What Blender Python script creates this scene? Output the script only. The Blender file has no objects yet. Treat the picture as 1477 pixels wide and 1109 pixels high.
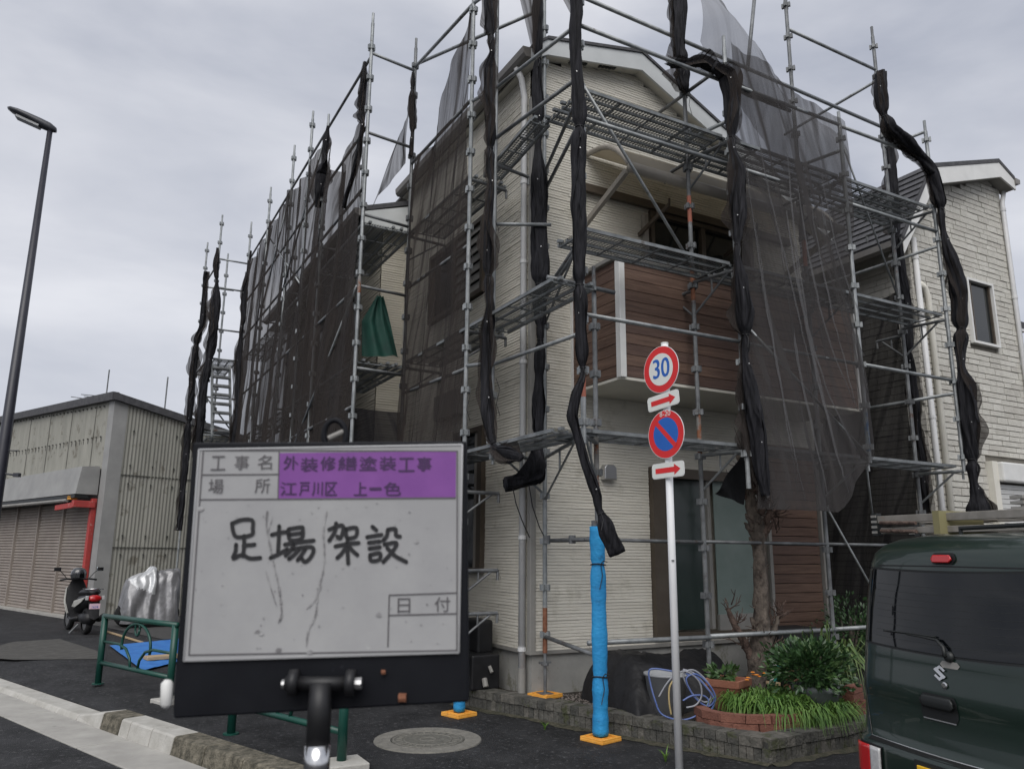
import bpy, math, random
from math import sin, cos, tan, pi, radians, sqrt, atan2, hypot
from mathutils import Vector, Matrix, noise

random.seed(7)
SC = bpy.context.scene
COL = SC.collection

# ------------------------------------------------------------------ camera
# world frame: the near corner of the house is the origin, +X runs along its front,
# +Y along its left side, Z is up (pavement at 0)
CAM = Vector((-4.282, -7.391, 1.6))
AZ, PITCH, ROLL, FPX, PW, PH = radians(28.6), radians(12.2), radians(0.45), 1126.0, 1477.0, 1109.0
fh = Vector((sin(AZ), cos(AZ), 0)); rh = Vector((cos(AZ), -sin(AZ), 0)); zup = Vector((0, 0, 1))
FW = fh*cos(PITCH) + zup*sin(PITCH)
u0 = -fh*sin(PITCH) + zup*cos(PITCH)
RT = rh*cos(ROLL) + u0*sin(ROLL)
UP = u0*cos(ROLL) - rh*sin(ROLL)
cd = bpy.data.cameras.new('camera'); cam = bpy.data.objects.new('camera', cd); COL.objects.link(cam)
cam.matrix_world = Matrix(((RT.x, UP.x, -FW.x, CAM.x), (RT.y, UP.y, -FW.y, CAM.y), (RT.z, UP.z, -FW.z, CAM.z), (0, 0, 0, 1)))
cd.sensor_width = 36.0; cd.lens = 36.0*FPX/PW; cd.clip_start = 0.05; cd.clip_end = 3000
cd.dof.use_dof = True; cd.dof.focus_distance = 9.0; cd.dof.aperture_fstop = 7.0
SC.camera = cam

# ------------------------------------------------------------------ sky, sun, exposure
SUN_EL, SUN_AZ = radians(48), radians(215)      # azimuth measured from +Y towards +X: high behind the viewer, veiled by cloud
world = bpy.data.worlds.new('World'); SC.world = world; world.use_nodes = True
nt = world.node_tree; nt.nodes.clear()
def wn(t, **k):
    n = nt.nodes.new(t)
    for a, b in k.items(): setattr(n, a, b)
    return n
sky = wn('ShaderNodeTexSky', sky_type='NISHITA', sun_disc=False, sun_elevation=SUN_EL, sun_rotation=SUN_AZ, air_density=1.0, dust_density=4.0, ozone_density=1.0)
hsv = wn('ShaderNodeHueSaturation'); hsv.inputs['Saturation'].default_value = 0.2; hsv.inputs['Value'].default_value = 1.0
nt.links.new(sky.outputs['Color'], hsv.inputs['Color'])
tc = wn('ShaderNodeTexCoord')
mp = wn('ShaderNodeMapping'); mp.inputs['Scale'].default_value = (1.0, 1.0, 2.6)
nt.links.new(tc.outputs['Generated'], mp.inputs['Vector'])
nz = wn('ShaderNodeTexNoise'); nz.inputs['Scale'].default_value = 2.3; nz.inputs['Detail'].default_value = 6; nz.inputs['Roughness'].default_value = 0.5; nz.inputs['Distortion'].default_value = 0.25
nt.links.new(mp.outputs['Vector'], nz.inputs['Vector'])
cr = wn('ShaderNodeValToRGB')
cr.color_ramp.elements[0].position = 0.32; cr.color_ramp.elements[0].color = (3.4, 3.7, 4.55, 1)
cr.color_ramp.elements[1].position = 0.72; cr.color_ramp.elements[1].color = (7.3, 7.4, 7.9, 1)
nt.links.new(nz.outputs['Fac'], cr.inputs['Fac'])
mx = wn('ShaderNodeMix', data_type='RGBA'); mx.inputs['Factor'].default_value = 0.72
nt.links.new(hsv.outputs['Color'], mx.inputs['A']); nt.links.new(cr.outputs['Color'], mx.inputs['B'])
bg = wn('ShaderNodeBackground'); bg.inputs['Strength'].default_value = 0.088
nt.links.new(mx.outputs['Result'], bg.inputs['Color'])
wo = wn('ShaderNodeOutputWorld'); nt.links.new(bg.outputs['Background'], wo.inputs['Surface'])

sd = bpy.data.lights.new('sun', 'SUN'); sd.energy = 1.3; sd.angle = radians(50); sd.color = (1, 0.97, 0.93)
sun = bpy.data.objects.new('sun', sd); COL.objects.link(sun)
sdir = Vector((sin(SUN_AZ)*cos(SUN_EL), cos(SUN_AZ)*cos(SUN_EL), sin(SUN_EL)))
sun.rotation_euler = sdir.to_track_quat('Z', 'Y').to_euler(); sun.location = sdir*60

SC.view_settings.view_transform = 'Standard'; SC.view_settings.look = 'None'
SC.view_settings.exposure = 0.58; SC.view_settings.gamma = 1.0; SC.view_settings.use_curve_mapping = False
SC.cycles.max_bounces = 8; SC.cycles.transparent_max_bounces = 24; SC.cycles.use_denoising = True

# ------------------------------------------------------------------ photograph pixel -> point on a known plane (for setting out)
def ray(x, y):
    return (FW*FPX + RT*(x - PW/2) - UP*(y - PH/2)).normalized()
def Pn(x, y, n, p0):
    d = ray(x, y); n = Vector(n); t = (Vector(p0) - CAM).dot(n)/d.dot(n); return CAM + d*t
def Pz(x, y, z): return Pn(x, y, (0, 0, 1), (0, 0, z))
def Py(x, y, yy): return Pn(x, y, (0, 1, 0), (0, yy, 0))
def Px(x, y, xx): return Pn(x, y, (1, 0, 0), (xx, 0, 0))

# ------------------------------------------------------------------ materials
def mat(name, c1, c2=None, rough=0.7, metal=0.0, scale=4.0, bump=0.0, bscale=60.0, stretch=(1, 1, 1), spec=0.5, detail=5, coat=0.0, ramp=(0.35, 0.7), spots=None, sscale=9.0, spos=0.62):
    m = bpy.data.materials.new(name); m.use_nodes = True
    t = m.node_tree; b = t.nodes['Principled BSDF']; L = t.links.new
    b.inputs['Roughness'].default_value = rough; b.inputs['Metallic'].default_value = metal
    b.inputs['Specular IOR Level'].default_value = spec; b.inputs['Coat Weight'].default_value = coat
    c1 = tuple(c1) + (1,)
    if c2 is None and spots is None: b.inputs['Base Color'].default_value = c1
    co = t.nodes.new('ShaderNodeTexCoord')
    geo = t.nodes.new('ShaderNodeNewGeometry')
    mp = t.nodes.new('ShaderNodeMapping'); mp.inputs['Scale'].default_value = stretch
    L(geo.outputs['Position'], mp.inputs['Vector'])
    out = None
    if c2 is not None:
        n = t.nodes.new('ShaderNodeTexNoise'); n.inputs['Scale'].default_value = scale; n.inputs['Detail'].default_value = detail; n.inputs['Roughness'].default_value = 0.62
        L(mp.outputs['Vector'], n.inputs['Vector'])
        r = t.nodes.new('ShaderNodeValToRGB'); r.color_ramp.elements[0].position = ramp[0]; r.color_ramp.elements[1].position = ramp[1]
        r.color_ramp.elements[0].color = c1; r.color_ramp.elements[1].color = tuple(c2) + (1,)
        L(n.outputs['Fac'], r.inputs['Fac']); out = r.outputs['Color']
    if spots is not None:
        n = t.nodes.new('ShaderNodeTexNoise'); n.inputs['Scale'].default_value = sscale; n.inputs['Detail'].default_value = 6; n.inputs['Roughness'].default_value = 0.7
        L(geo.outputs['Position'], n.inputs['Vector'])
        r = t.nodes.new('ShaderNodeValToRGB'); r.color_ramp.elements[0].position = spos; r.color_ramp.elements[1].position = spos + 0.08
        L(n.outputs['Fac'], r.inputs['Fac'])
        x = t.nodes.new('ShaderNodeMix'); x.data_type = 'RGBA'
        L(r.outputs['Color'], x.inputs['Factor'])
        if out is None: x.inputs['A'].default_value = c1
        else: L(out, x.inputs['A'])
        x.inputs['B'].default_value = tuple(spots) + (1,); out = x.outputs['Result']
    if out is not None: L(out, b.inputs['Base Color'])
    if bump:
        n = t.nodes.new('ShaderNodeTexNoise'); n.inputs['Scale'].default_value = bscale; n.inputs['Detail'].default_value = 4
        L(mp.outputs['Vector'], n.inputs['Vector'])
        bp = t.nodes.new('ShaderNodeBump'); bp.inputs['Strength'].default_value = bump; bp.inputs['Distance'].default_value = 0.02
        L(n.outputs['Fac'], bp.inputs['Height']); L(bp.outputs['Normal'], b.inputs['Normal'])
    return m

def alpha_mat(name, col, opac, var=0.2, uvscale=(14, 0.7), rough=0.9, cell=None):
    """open-weave cloth or pierced sheet: part of the light passes straight through; doubled creases pass less"""
    m = bpy.data.materials.new(name); m.use_nodes = True
    t = m.node_tree; b = t.nodes['Principled BSDF']; L = t.links.new
    b.inputs['Base Color'].default_value = tuple(col) + (1,); b.inputs['Roughness'].default_value = rough; b.inputs['Specular IOR Level'].default_value = 0.15
    uv = t.nodes.new('ShaderNodeUVMap'); mp = t.nodes.new('ShaderNodeMapping')
    mp.inputs['Scale'].default_value = (uvscale[0], uvscale[1], 1); L(uv.outputs['UV'], mp.inputs['Vector'])
    n = t.nodes.new('ShaderNodeTexNoise'); n.inputs['Scale'].default_value = 1.0; n.inputs['Detail'].default_value = 4; n.inputs['Roughness'].default_value = 0.6; n.inputs['Distortion'].default_value = 0.5
    L(mp.outputs['Vector'], n.inputs['Vector'])
    mr = t.nodes.new('ShaderNodeMapRange'); mr.inputs['From Min'].default_value = 0.42; mr.inputs['From Max'].default_value = 0.75
    mr.inputs['To Min'].default_value = opac; mr.inputs['To Max'].default_value = min(0.97, opac + var)
    L(n.outputs['Fac'], mr.inputs['Value'])
    wv = t.nodes.new('ShaderNodeTexWave'); wv.inputs['Scale'].default_value = 0.9; wv.inputs['Distortion'].default_value = 16.0; wv.inputs['Detail'].default_value = 4.0; wv.inputs['Detail Scale'].default_value = 0.9
    mp3 = t.nodes.new('ShaderNodeMapping'); mp3.inputs['Scale'].default_value = (uvscale[0]*.13, uvscale[1]*.4, 1); L(uv.outputs['UV'], mp3.inputs['Vector']); L(mp3.outputs['Vector'], wv.inputs['Vector'])
    cz = t.nodes.new('ShaderNodeMapRange'); cz.inputs['From Min'].default_value = 0.86; cz.inputs['From Max'].default_value = 1.0; cz.inputs['To Min'].default_value = 0.0; cz.inputs['To Max'].default_value = var*.65
    L(wv.outputs['Fac'], cz.inputs['Value'])
    ad = t.nodes.new('ShaderNodeMath'); ad.operation = 'ADD'; ad.use_clamp = True; L(mr.outputs['Result'], ad.inputs[0]); L(cz.outputs['Result'], ad.inputs[1])
    fac = ad.outputs['Value']
    if cell:
        v = t.nodes.new('ShaderNodeTexChecker'); v.inputs['Scale'].default_value = cell
        mp2 = t.nodes.new('ShaderNodeMapping'); mp2.inputs['Rotation'].default_value = (0, 0, 0.785); L(uv.outputs['UV'], mp2.inputs['Vector'])
        L(mp2.outputs['Vector'], v.inputs['Vector'])
        mr2 = t.nodes.new('ShaderNodeMapRange'); mr2.inputs['To Min'].default_value = 0.25; mr2.inputs['To Max'].default_value = 1.0
        L(v.outputs['Fac'], mr2.inputs['Value']); fac = mr2.outputs['Result']
    tr = t.nodes.new('ShaderNodeBsdfTransparent'); mix = t.nodes.new('ShaderNodeMixShader')
    L(fac, mix.inputs['Fac']); L(tr.outputs['BSDF'], mix.inputs[1]); L(b.outputs['BSDF'], mix.inputs[2])
    L(mix.outputs['Shader'], t.nodes['Material Output'].inputs['Surface'])
    return m

M = {}
M['asphalt'] = mat('asphalt', (0.007, 0.0075, 0.0085), (0.034, 0.0345, 0.037), rough=0.7, scale=2.2, bump=1.0, bscale=85, ramp=(0.35, 0.7), detail=10, spots=(0.085, 0.085, 0.088), sscale=21, spos=0.56, spec=0.35)
M['asphalt_old'] = mat('asphalt_old', (0.03, 0.03, 0.03), (0.085, 0.083, 0.08), rough=0.85, scale=90, bump=0.5, bscale=140, spots=(0.05, 0.05, 0.05), sscale=1.5)
M['concrete'] = mat('concrete', (0.30, 0.29, 0.27), (0.40, 0.39, 0.36), rough=0.85, scale=3, bump=0.25, bscale=90, spots=(0.2, 0.2, 0.185), sscale=4)
M['patch'] = mat('concrete_patch', (0.050, 0.048, 0.044), (0.085, 0.082, 0.075), rough=0.9, scale=6, bump=0.3, bscale=70)
M['kerb'] = mat('kerb_clean', (0.34, 0.33, 0.30), (0.46, 0.45, 0.42), rough=0.85, scale=5, bump=0.3, bscale=60, spots=(0.2, 0.19, 0.16), sscale=7)
M['kerb_dirty'] = mat('kerb_mossy', (0.045, 0.042, 0.03), (0.19, 0.17, 0.13), rough=0.95, scale=16, bump=0.8, bscale=50, ramp=(0.35, 0.68))
M['foundation'] = mat('foundation', (0.25, 0.25, 0.235), (0.34, 0.335, 0.315), rough=0.85, scale=2.5, bump=0.12, bscale=50, spots=(0.19, 0.185, 0.15), sscale=3.2, spos=0.57)
M['siding'] = mat('cream_siding', (0.62, 0.593, 0.52), (0.71, 0.683, 0.605), rough=0.75, scale=1.2, bump=0.35, bscale=35, stretch=(1, 1, 6), spots=(0.55, 0.525, 0.45), sscale=2.2, spos=0.56)
M['siding_far'] = mat('beige_siding', (0.50, 0.47, 0.40), (0.60, 0.565, 0.48), rough=0.8, scale=1.2, bump=0.3, bscale=30, stretch=(1, 1, 6))
M['trim'] = mat('pale_trim', (0.62, 0.62, 0.60), (0.72, 0.72, 0.70), rough=0.5, scale=3)
M['trim_grey'] = mat('grey_trim', (0.22, 0.215, 0.20), (0.28, 0.27, 0.25), rough=0.6, scale=3)
M['fascia'] = mat('fascia', (0.50, 0.52, 0.52), (0.58, 0.60, 0.60), rough=0.6, scale=2)
M['soffit'] = mat('soffit', (0.55, 0.53, 0.47), (0.62, 0.60, 0.53), rough=0.8, scale=2)
M['roof'] = mat('roof_slate', (0.045, 0.045, 0.05), (0.085, 0.085, 0.09), rough=0.75, scale=9, bump=0.3, bscale=40)
M['gutter'] = mat('gutter', (0.16, 0.15, 0.14), (0.22, 0.21, 0.195), rough=0.45, scale=3)
M['pipe'] = mat('pale_pipe', (0.58, 0.585, 0.59), (0.68, 0.68, 0.67), rough=0.45, scale=2)
M['pipe_cream'] = mat('cream_pipe', (0.62, 0.60, 0.53), (0.70, 0.68, 0.61), rough=0.5, scale=2)
M['wood'] = [mat('brown_board_%d' % i, c, d, rough=0.55, scale=5, bump=0.35, bscale=22, stretch=(0.5, 0.5, 9)) for i, (c, d) in enumerate([((0.088, 0.052, 0.038), (0.175, 0.108, 0.078)), ((0.075, 0.044, 0.033), (0.155, 0.094, 0.069)), ((0.105, 0.062, 0.045), (0.19, 0.118, 0.084)), ((0.085, 0.050, 0.039), (0.145, 0.09, 0.069))])]
M['bronze'] = mat('bronze_frame', (0.085, 0.068, 0.052), (0.11, 0.09, 0.07), rough=0.45, metal=0.3, scale=4)
M['canopy_metal'] = mat('canopy_metal', (0.27, 0.25, 0.22), (0.34, 0.315, 0.28), rough=0.45, metal=0.2, scale=3)
M['canopy_sheet'] = mat('canopy_sheet', (0.32, 0.30, 0.26), rough=0.4)
_t = M['canopy_sheet'].node_tree; _tl = _t.nodes.new('ShaderNodeBsdfTranslucent'); _tl.inputs['Color'].default_value = (0.42, 0.385, 0.32, 1)
_tr = _t.nodes.new('ShaderNodeBsdfTransparent'); _tr.inputs['Color'].default_value = (0.60, 0.56, 0.48, 1)
_m1 = _t.nodes.new('ShaderNodeMixShader'); _m1.inputs['Fac'].default_value = 0.35; _m2 = _t.nodes.new('ShaderNodeMixShader'); _m2.inputs['Fac'].default_value = 0.25
_t.links.new(_tl.outputs['BSDF'], _m1.inputs[1]); _t.links.new(_tr.outputs['BSDF'], _m1.inputs[2]); _t.links.new(_m1.outputs['Shader'], _m2.inputs[1])
_t.links.new(_t.nodes['Principled BSDF'].outputs['BSDF'], _m2.inputs[2]); _t.links.new(_m2.outputs['Shader'], _t.nodes['Material Output'].inputs['Surface'])
M['glass'] = mat('dark_glass', (0.012, 0.015, 0.016), rough=0.06, spec=0.6)
M['frosted_dark'] = mat('tinted_glass', (0.022, 0.034, 0.031), (0.032, 0.046, 0.042), rough=0.12, scale=1.5, spec=0.4)
M['frosted'] = mat('frosted_glass', (0.16, 0.21, 0.19), (0.21, 0.26, 0.24), rough=0.35, scale=2.0, bump=0.15, bscale=120, spec=0.4)
M['steel'] = mat('galvanised', (0.20, 0.215, 0.22), (0.36, 0.375, 0.38), rough=0.5, metal=0.45, scale=7, bump=0.12, bscale=40, spots=(0.11, 0.085, 0.07), sscale=8, spos=0.63)
M['steel_dark'] = mat('worn_steel', (0.11, 0.115, 0.12), (0.23, 0.24, 0.245), rough=0.55, metal=0.4, scale=6, bump=0.12, bscale=40, spots=(0.10, 0.06, 0.045), sscale=7, spos=0.6)
M['steel_rusty'] = mat('rusty_steel', (0.26, 0.26, 0.25), (0.17, 0.16, 0.15), rough=0.7, metal=0.25, scale=9, spots=(0.22, 0.085, 0.04), sscale=6, spos=0.5, bump=0.2, bscale=60)
M['rust'] = mat('rust', (0.16, 0.06, 0.03), (0.27, 0.12, 0.07), rough=0.85, scale=20, bump=0.3, bscale=80)
M['red_paint'] = mat('faded_red_band', (0.42, 0.12, 0.07), (0.33, 0.13, 0.09), rough=0.6, scale=12)
M['blue_paint'] = mat('blue_splashes', (0.22, 0.26, 0.28), (0.02, 0.10, 0.24), rough=0.5, metal=0.2, scale=12, ramp=(0.45, 0.56))
M['deck'] = mat('deck_steel', (0.13, 0.14, 0.145), (0.26, 0.275, 0.28), rough=0.55, metal=0.4, scale=6, spots=(0.1, 0.09, 0.08), sscale=6)
M['plate'] = alpha_mat('pierced_plate', (0.26, 0.275, 0.28), 0.5, cell=36.0, rough=0.6)
M['net'] = alpha_mat('black_net', (0.032, 0.027, 0.025), 0.66, var=0.30, uvscale=(9, 0.45))
M['net_thin'] = alpha_mat('thin_net', (0.046, 0.043, 0.043), 0.57, var=0.34, uvscale=(6, 0.4))
M['net_sheer'] = alpha_mat('sheer_net', (0.11, 0.11, 0.115), 0.50, var=0.12, uvscale=(5, 0.5))
M['net_dense'] = alpha_mat('doubled_net', (0.014, 0.013, 0.015), 0.84, var=0.12, uvscale=(6, 0.5))
M['bundle'] = mat('rolled_net', (0.004, 0.004, 0.006), (0.026, 0.026, 0.032), rough=0.8, scale=30, bump=0.9, bscale=34, stretch=(1, 1, 0.12), spec=0.3, ramp=(0.4, 0.8))
M['green_net'] = mat('green_sheet', (0.0, 0.028, 0.020), (0.001, 0.05, 0.034), rough=0.75, scale=4, bump=0.3, bscale=14)
M['foam'] = mat('blue_foam', (0.014, 0.22, 0.50), (0.02, 0.28, 0.58), rough=0.7, scale=5, bump=0.4, bscale=38, spots=(0.02, 0.17, 0.36), sscale=9, spos=0.6)
M['orange'] = mat('orange_plastic', (0.70, 0.31, 0.04), (0.82, 0.40, 0.07), rough=0.6, scale=12, spots=(0.45, 0.26, 0.1), sscale=15)
M['cord'] = mat('black_cord', (0.012, 0.012, 0.014), rough=0.7)
M['brick_dark'] = [mat('planter_brick_%d' % i, c, d, rough=0.95, scale=14, bump=0.7, bscale=45, spots=(0.055, 0.06, 0.03), sscale=5, spos=0.56) for i, (c, d) in enumerate([((0.06, 0.058, 0.05), (0.13, 0.125, 0.11)), ((0.045, 0.045, 0.04), (0.10, 0.096, 0.085)), ((0.075, 0.072, 0.062), (0.15, 0.14, 0.122))])]
M['mortar'] = mat('mortar', (0.035, 0.035, 0.032), (0.07, 0.07, 0.062), rough=0.95, scale=20, bump=0.5, bscale=60)
M['soil'] = mat('soil', (0.02, 0.016, 0.012), (0.055, 0.045, 0.035), rough=1, scale=25, bump=1.0, bscale=40)
M['gravel'] = mat('gravel', (0.10, 0.085, 0.075), (0.24, 0.21, 0.19), rough=0.9, scale=30, bump=0.3, bscale=60)
M['terra'] = mat('terracotta', (0.24, 0.095, 0.058), (0.32, 0.14, 0.09), rough=0.85, scale=9, bump=0.2, bscale=60, spots=(0.22, 0.1, 0.07), sscale=11)
M['red_brick'] = mat('red_brick', (0.15, 0.06, 0.042), (0.22, 0.095, 0.066), rough=0.9, scale=14, bump=0.5, bscale=50)
M['bark'] = mat('bark', (0.045, 0.036, 0.030), (0.17, 0.14, 0.115), rough=0.95, scale=15, bump=1.0, bscale=35, stretch=(1, 1, 0.6), spots=(0.22, 0.18, 0.14), sscale=14, spos=0.66)
M['bark_red'] = mat('bark_upper', (0.05, 0.032, 0.026), (0.15, 0.105, 0.085), rough=0.95, scale=15, bump=1.0, bscale=40)
M['grass'] = mat('grass_blades', (0.04, 0.11, 0.016), (0.13, 0.23, 0.04), rough=0.6, scale=9)
M['leaf'] = mat('dark_leaf', (0.018, 0.045, 0.018), (0.05, 0.11, 0.035), rough=0.4, scale=14)
M['leaf2'] = mat('mid_leaf', (0.03, 0.075, 0.022), (0.085, 0.15, 0.045), rough=0.45, scale=12)
M['leaf3'] = mat('strap_leaf', (0.05, 0.095, 0.03), (0.14, 0.19, 0.06), rough=0.45, scale=6)
M['flower'] = mat('orange_flower', (0.75, 0.25, 0.03), rough=0.6)
M['black'] = mat('black_plastic', (0.007, 0.007, 0.008), (0.014, 0.014, 0.016), rough=0.5, scale=10)
M['black_cloth'] = mat('black_sheet', (0.005, 0.005, 0.006), (0.012, 0.012, 0.014), rough=0.6, scale=5, bump=0.5, bscale=16)
M['shed'] = mat('shed_panel', (0.23, 0.228, 0.20), (0.31, 0.305, 0.27), rough=0.7, scale=1.6, stretch=(2, 2, 0.35), bump=0.1, bscale=30, spots=(0.15, 0.14, 0.115), sscale=2.6, spos=0.57)
M['shed_corner'] = mat('shed_corner', (0.25, 0.25, 0.245), (0.32, 0.32, 0.31), rough=0.6, scale=2)
M['shutter'] = mat('shutter', (0.24, 0.205, 0.18), (0.30, 0.262, 0.23), rough=0.6, scale=2, spots=(0.17, 0.145, 0.125), sscale=3)
M['red'] = mat('worn_red', (0.42, 0.045, 0.04), (0.33, 0.05, 0.045), rough=0.6, scale=8, spots=(0.45, 0.25, 0.22), sscale=14, spos=0.6)
M['lamp_pole'] = mat('lamp_pole', (0.018, 0.019, 0.028), (0.030, 0.030, 0.040), rough=0.4, scale=3)
M['lamp_head'] = mat('lamp_head', (0.03, 0.032, 0.04), rough=0.4)
M['lamp_lens'] = mat('lamp_lens', (0.20, 0.21, 0.22), rough=0.2)
M['green_fence'] = mat('green_paint', (0.004, 0.048, 0.036), (0.007, 0.062, 0.045), rough=0.4, scale=6, spots=(0.06, 0.11, 0.09), sscale=16, spos=0.66)
M['white'] = mat('white_paint', (0.74, 0.75, 0.76), (0.80, 0.80, 0.80), rough=0.45, scale=3)
M['sign_white'] = mat('sign_white', (0.66, 0.68, 0.64), (0.70, 0.71, 0.68), rough=0.5, scale=6)
M['sign_red'] = mat('sign_red', (0.60, 0.016, 0.018), (0.66, 0.022, 0.024), rough=0.5, scale=4)
M['sign_blue'] = mat('sign_blue', (0.01, 0.10, 0.42), (0.012, 0.115, 0.46), rough=0.5, scale=4)
M['board_black'] = mat('board_black', (0.003, 0.0035, 0.006), (0.007, 0.008, 0.011), rough=0.6, spec=0.2, scale=10, spots=(0.03, 0.032, 0.04), sscale=22, spos=0.66)
M['board_white'] = mat('board_white', (0.30, 0.30, 0.305), (0.37, 0.37, 0.37), rough=0.45, scale=6, spots=(0.42, 0.42, 0.42), sscale=38, spos=0.69)
M['board_line'] = mat('board_line', (0.09, 0.085, 0.09), rough=0.6)
M['smear'] = mat('dark_smear', (0.16, 0.155, 0.16), (0.42, 0.42, 0.42), rough=0.6, scale=60)
M['ink'] = mat('marker_ink', (0.010, 0.010, 0.012), rough=0.5)
M['ink_purple'] = mat('ink_on_tape', (0.045, 0.010, 0.075), rough=0.5)
M['tape'] = mat('purple_tape', (0.17, 0.045, 0.25), (0.205, 0.06, 0.29), rough=0.4, scale=14)
M['chrome'] = mat('chrome', (0.62, 0.62, 0.62), rough=0.18, metal=1.0)
M['chrome_dull'] = mat('satin_metal', (0.5, 0.5, 0.5), rough=0.35, metal=0.9)
M['van'] = mat('van_green', (0.006, 0.0165, 0.0115), (0.007, 0.0185, 0.013), rough=0.28, scale=3, coat=0.5, spec=0.5)
M['van_trim'] = mat('van_trim', (0.012, 0.014, 0.014), rough=0.5)
M['van_seam'] = mat('van_seam', (0.003, 0.004, 0.004), rough=0.6)
M['van_glass'] = mat('van_glass', (0.003, 0.004, 0.005), rough=0.03, spec=0.45)
M['tail_red'] = mat('tail_red', (0.42, 0.012, 0.014), rough=0.15, coat=0.6)
M['tail_clear'] = mat('tail_clear', (0.42, 0.42, 0.42), (0.55, 0.55, 0.55), rough=0.2, scale=60, coat=0.5)
M['plate_yellow'] = mat('plate_yellow', (0.74, 0.44, 0.02), rough=0.5)
M['tyre'] = mat('tyre', (0.012, 0.012, 0.013), rough=0.85)
M['alu'] = mat('ladder_alu', (0.24, 0.225, 0.20), (0.34, 0.32, 0.29), rough=0.6, metal=0.4, scale=9, spots=(0.28, 0.2, 0.15), sscale=12)
M['wood_pale'] = mat('pale_wood', (0.33, 0.24, 0.14), (0.45, 0.34, 0.21), rough=0.8, scale=5, stretch=(1, 8, 8))
M['strap'] = mat('yellow_strap', (0.22, 0.20, 0.10), rough=0.8)
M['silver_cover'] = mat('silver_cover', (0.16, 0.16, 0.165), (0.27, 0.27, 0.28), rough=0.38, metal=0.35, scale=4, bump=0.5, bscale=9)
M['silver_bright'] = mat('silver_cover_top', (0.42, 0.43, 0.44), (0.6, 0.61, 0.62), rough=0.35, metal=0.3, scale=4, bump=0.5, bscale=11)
M['pearl'] = mat('pearl_white', (0.46, 0.455, 0.42), rough=0.3, coat=0.6)
M['pink_plate'] = mat('pink_plate', (0.72, 0.52, 0.60), rough=0.5)
M['helmet'] = mat('helmet', (0.035, 0.037, 0.042), rough=0.18, coat=0.8)
M['mirror'] = mat('mirror', (0.55, 0.62, 0.66), rough=0.05, metal=1.0)
M['tarp'] = mat('blue_tarp', (0.02, 0.14, 0.46), (0.035, 0.20, 0.55), rough=0.6, scale=5, bump=0.3, bscale=9)
M['iron'] = mat('cast_iron', (0.10, 0.098, 0.085), (0.16, 0.155, 0.135), rough=0.8, metal=0.2, scale=20, bump=0.4, bscale=60)
M['iron_ring'] = mat('manhole_ring', (0.14, 0.135, 0.12), (0.21, 0.20, 0.175), rough=0.9, scale=12, bump=0.4, bscale=60)
M['tile'] = [mat('wall_tile_%d' % i, c, d, rough=0.85, scale=10, bump=0.5, bscale=40) for i, (c, d) in enumerate([((0.47, 0.455, 0.41), (0.57, 0.555, 0.50)), ((0.43, 0.415, 0.37), (0.52, 0.50, 0.455)), ((0.50, 0.485, 0.44), (0.61, 0.595, 0.54))])]
M['joint'] = mat('tile_joint', (0.14, 0.13, 0.11), (0.18, 0.165, 0.14), rough=0.95, scale=10)
M['hose_blue'] = mat('blue_hose', (0.08, 0.13, 0.33), (0.14, 0.19, 0.40), rough=0.4, scale=10)
M['hose_white'] = mat('white_hose', (0.27, 0.28, 0.31), rough=0.4)
M['hose_yellow'] = mat('yellow_hose', (0.42, 0.33, 0.16), rough=0.45)
M['bucket'] = mat('grey_bucket', (0.26, 0.27, 0.28), (0.33, 0.34, 0.35), rough=0.6, scale=6)
M['pot_grey'] = mat('grey_pot', (0.16, 0.18, 0.185), (0.22, 0.24, 0.245), rough=0.6, scale=6)
M['teal'] = mat('teal_plastic', (0.03, 0.24, 0.21), rough=0.5)
M['grommet'] = mat('grommet', (0.6, 0.6, 0.6), rough=0.4, metal=0.5)
M['wallplate'] = mat('blue_plate', (0.03, 0.08, 0.4), rough=0.5)

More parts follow.
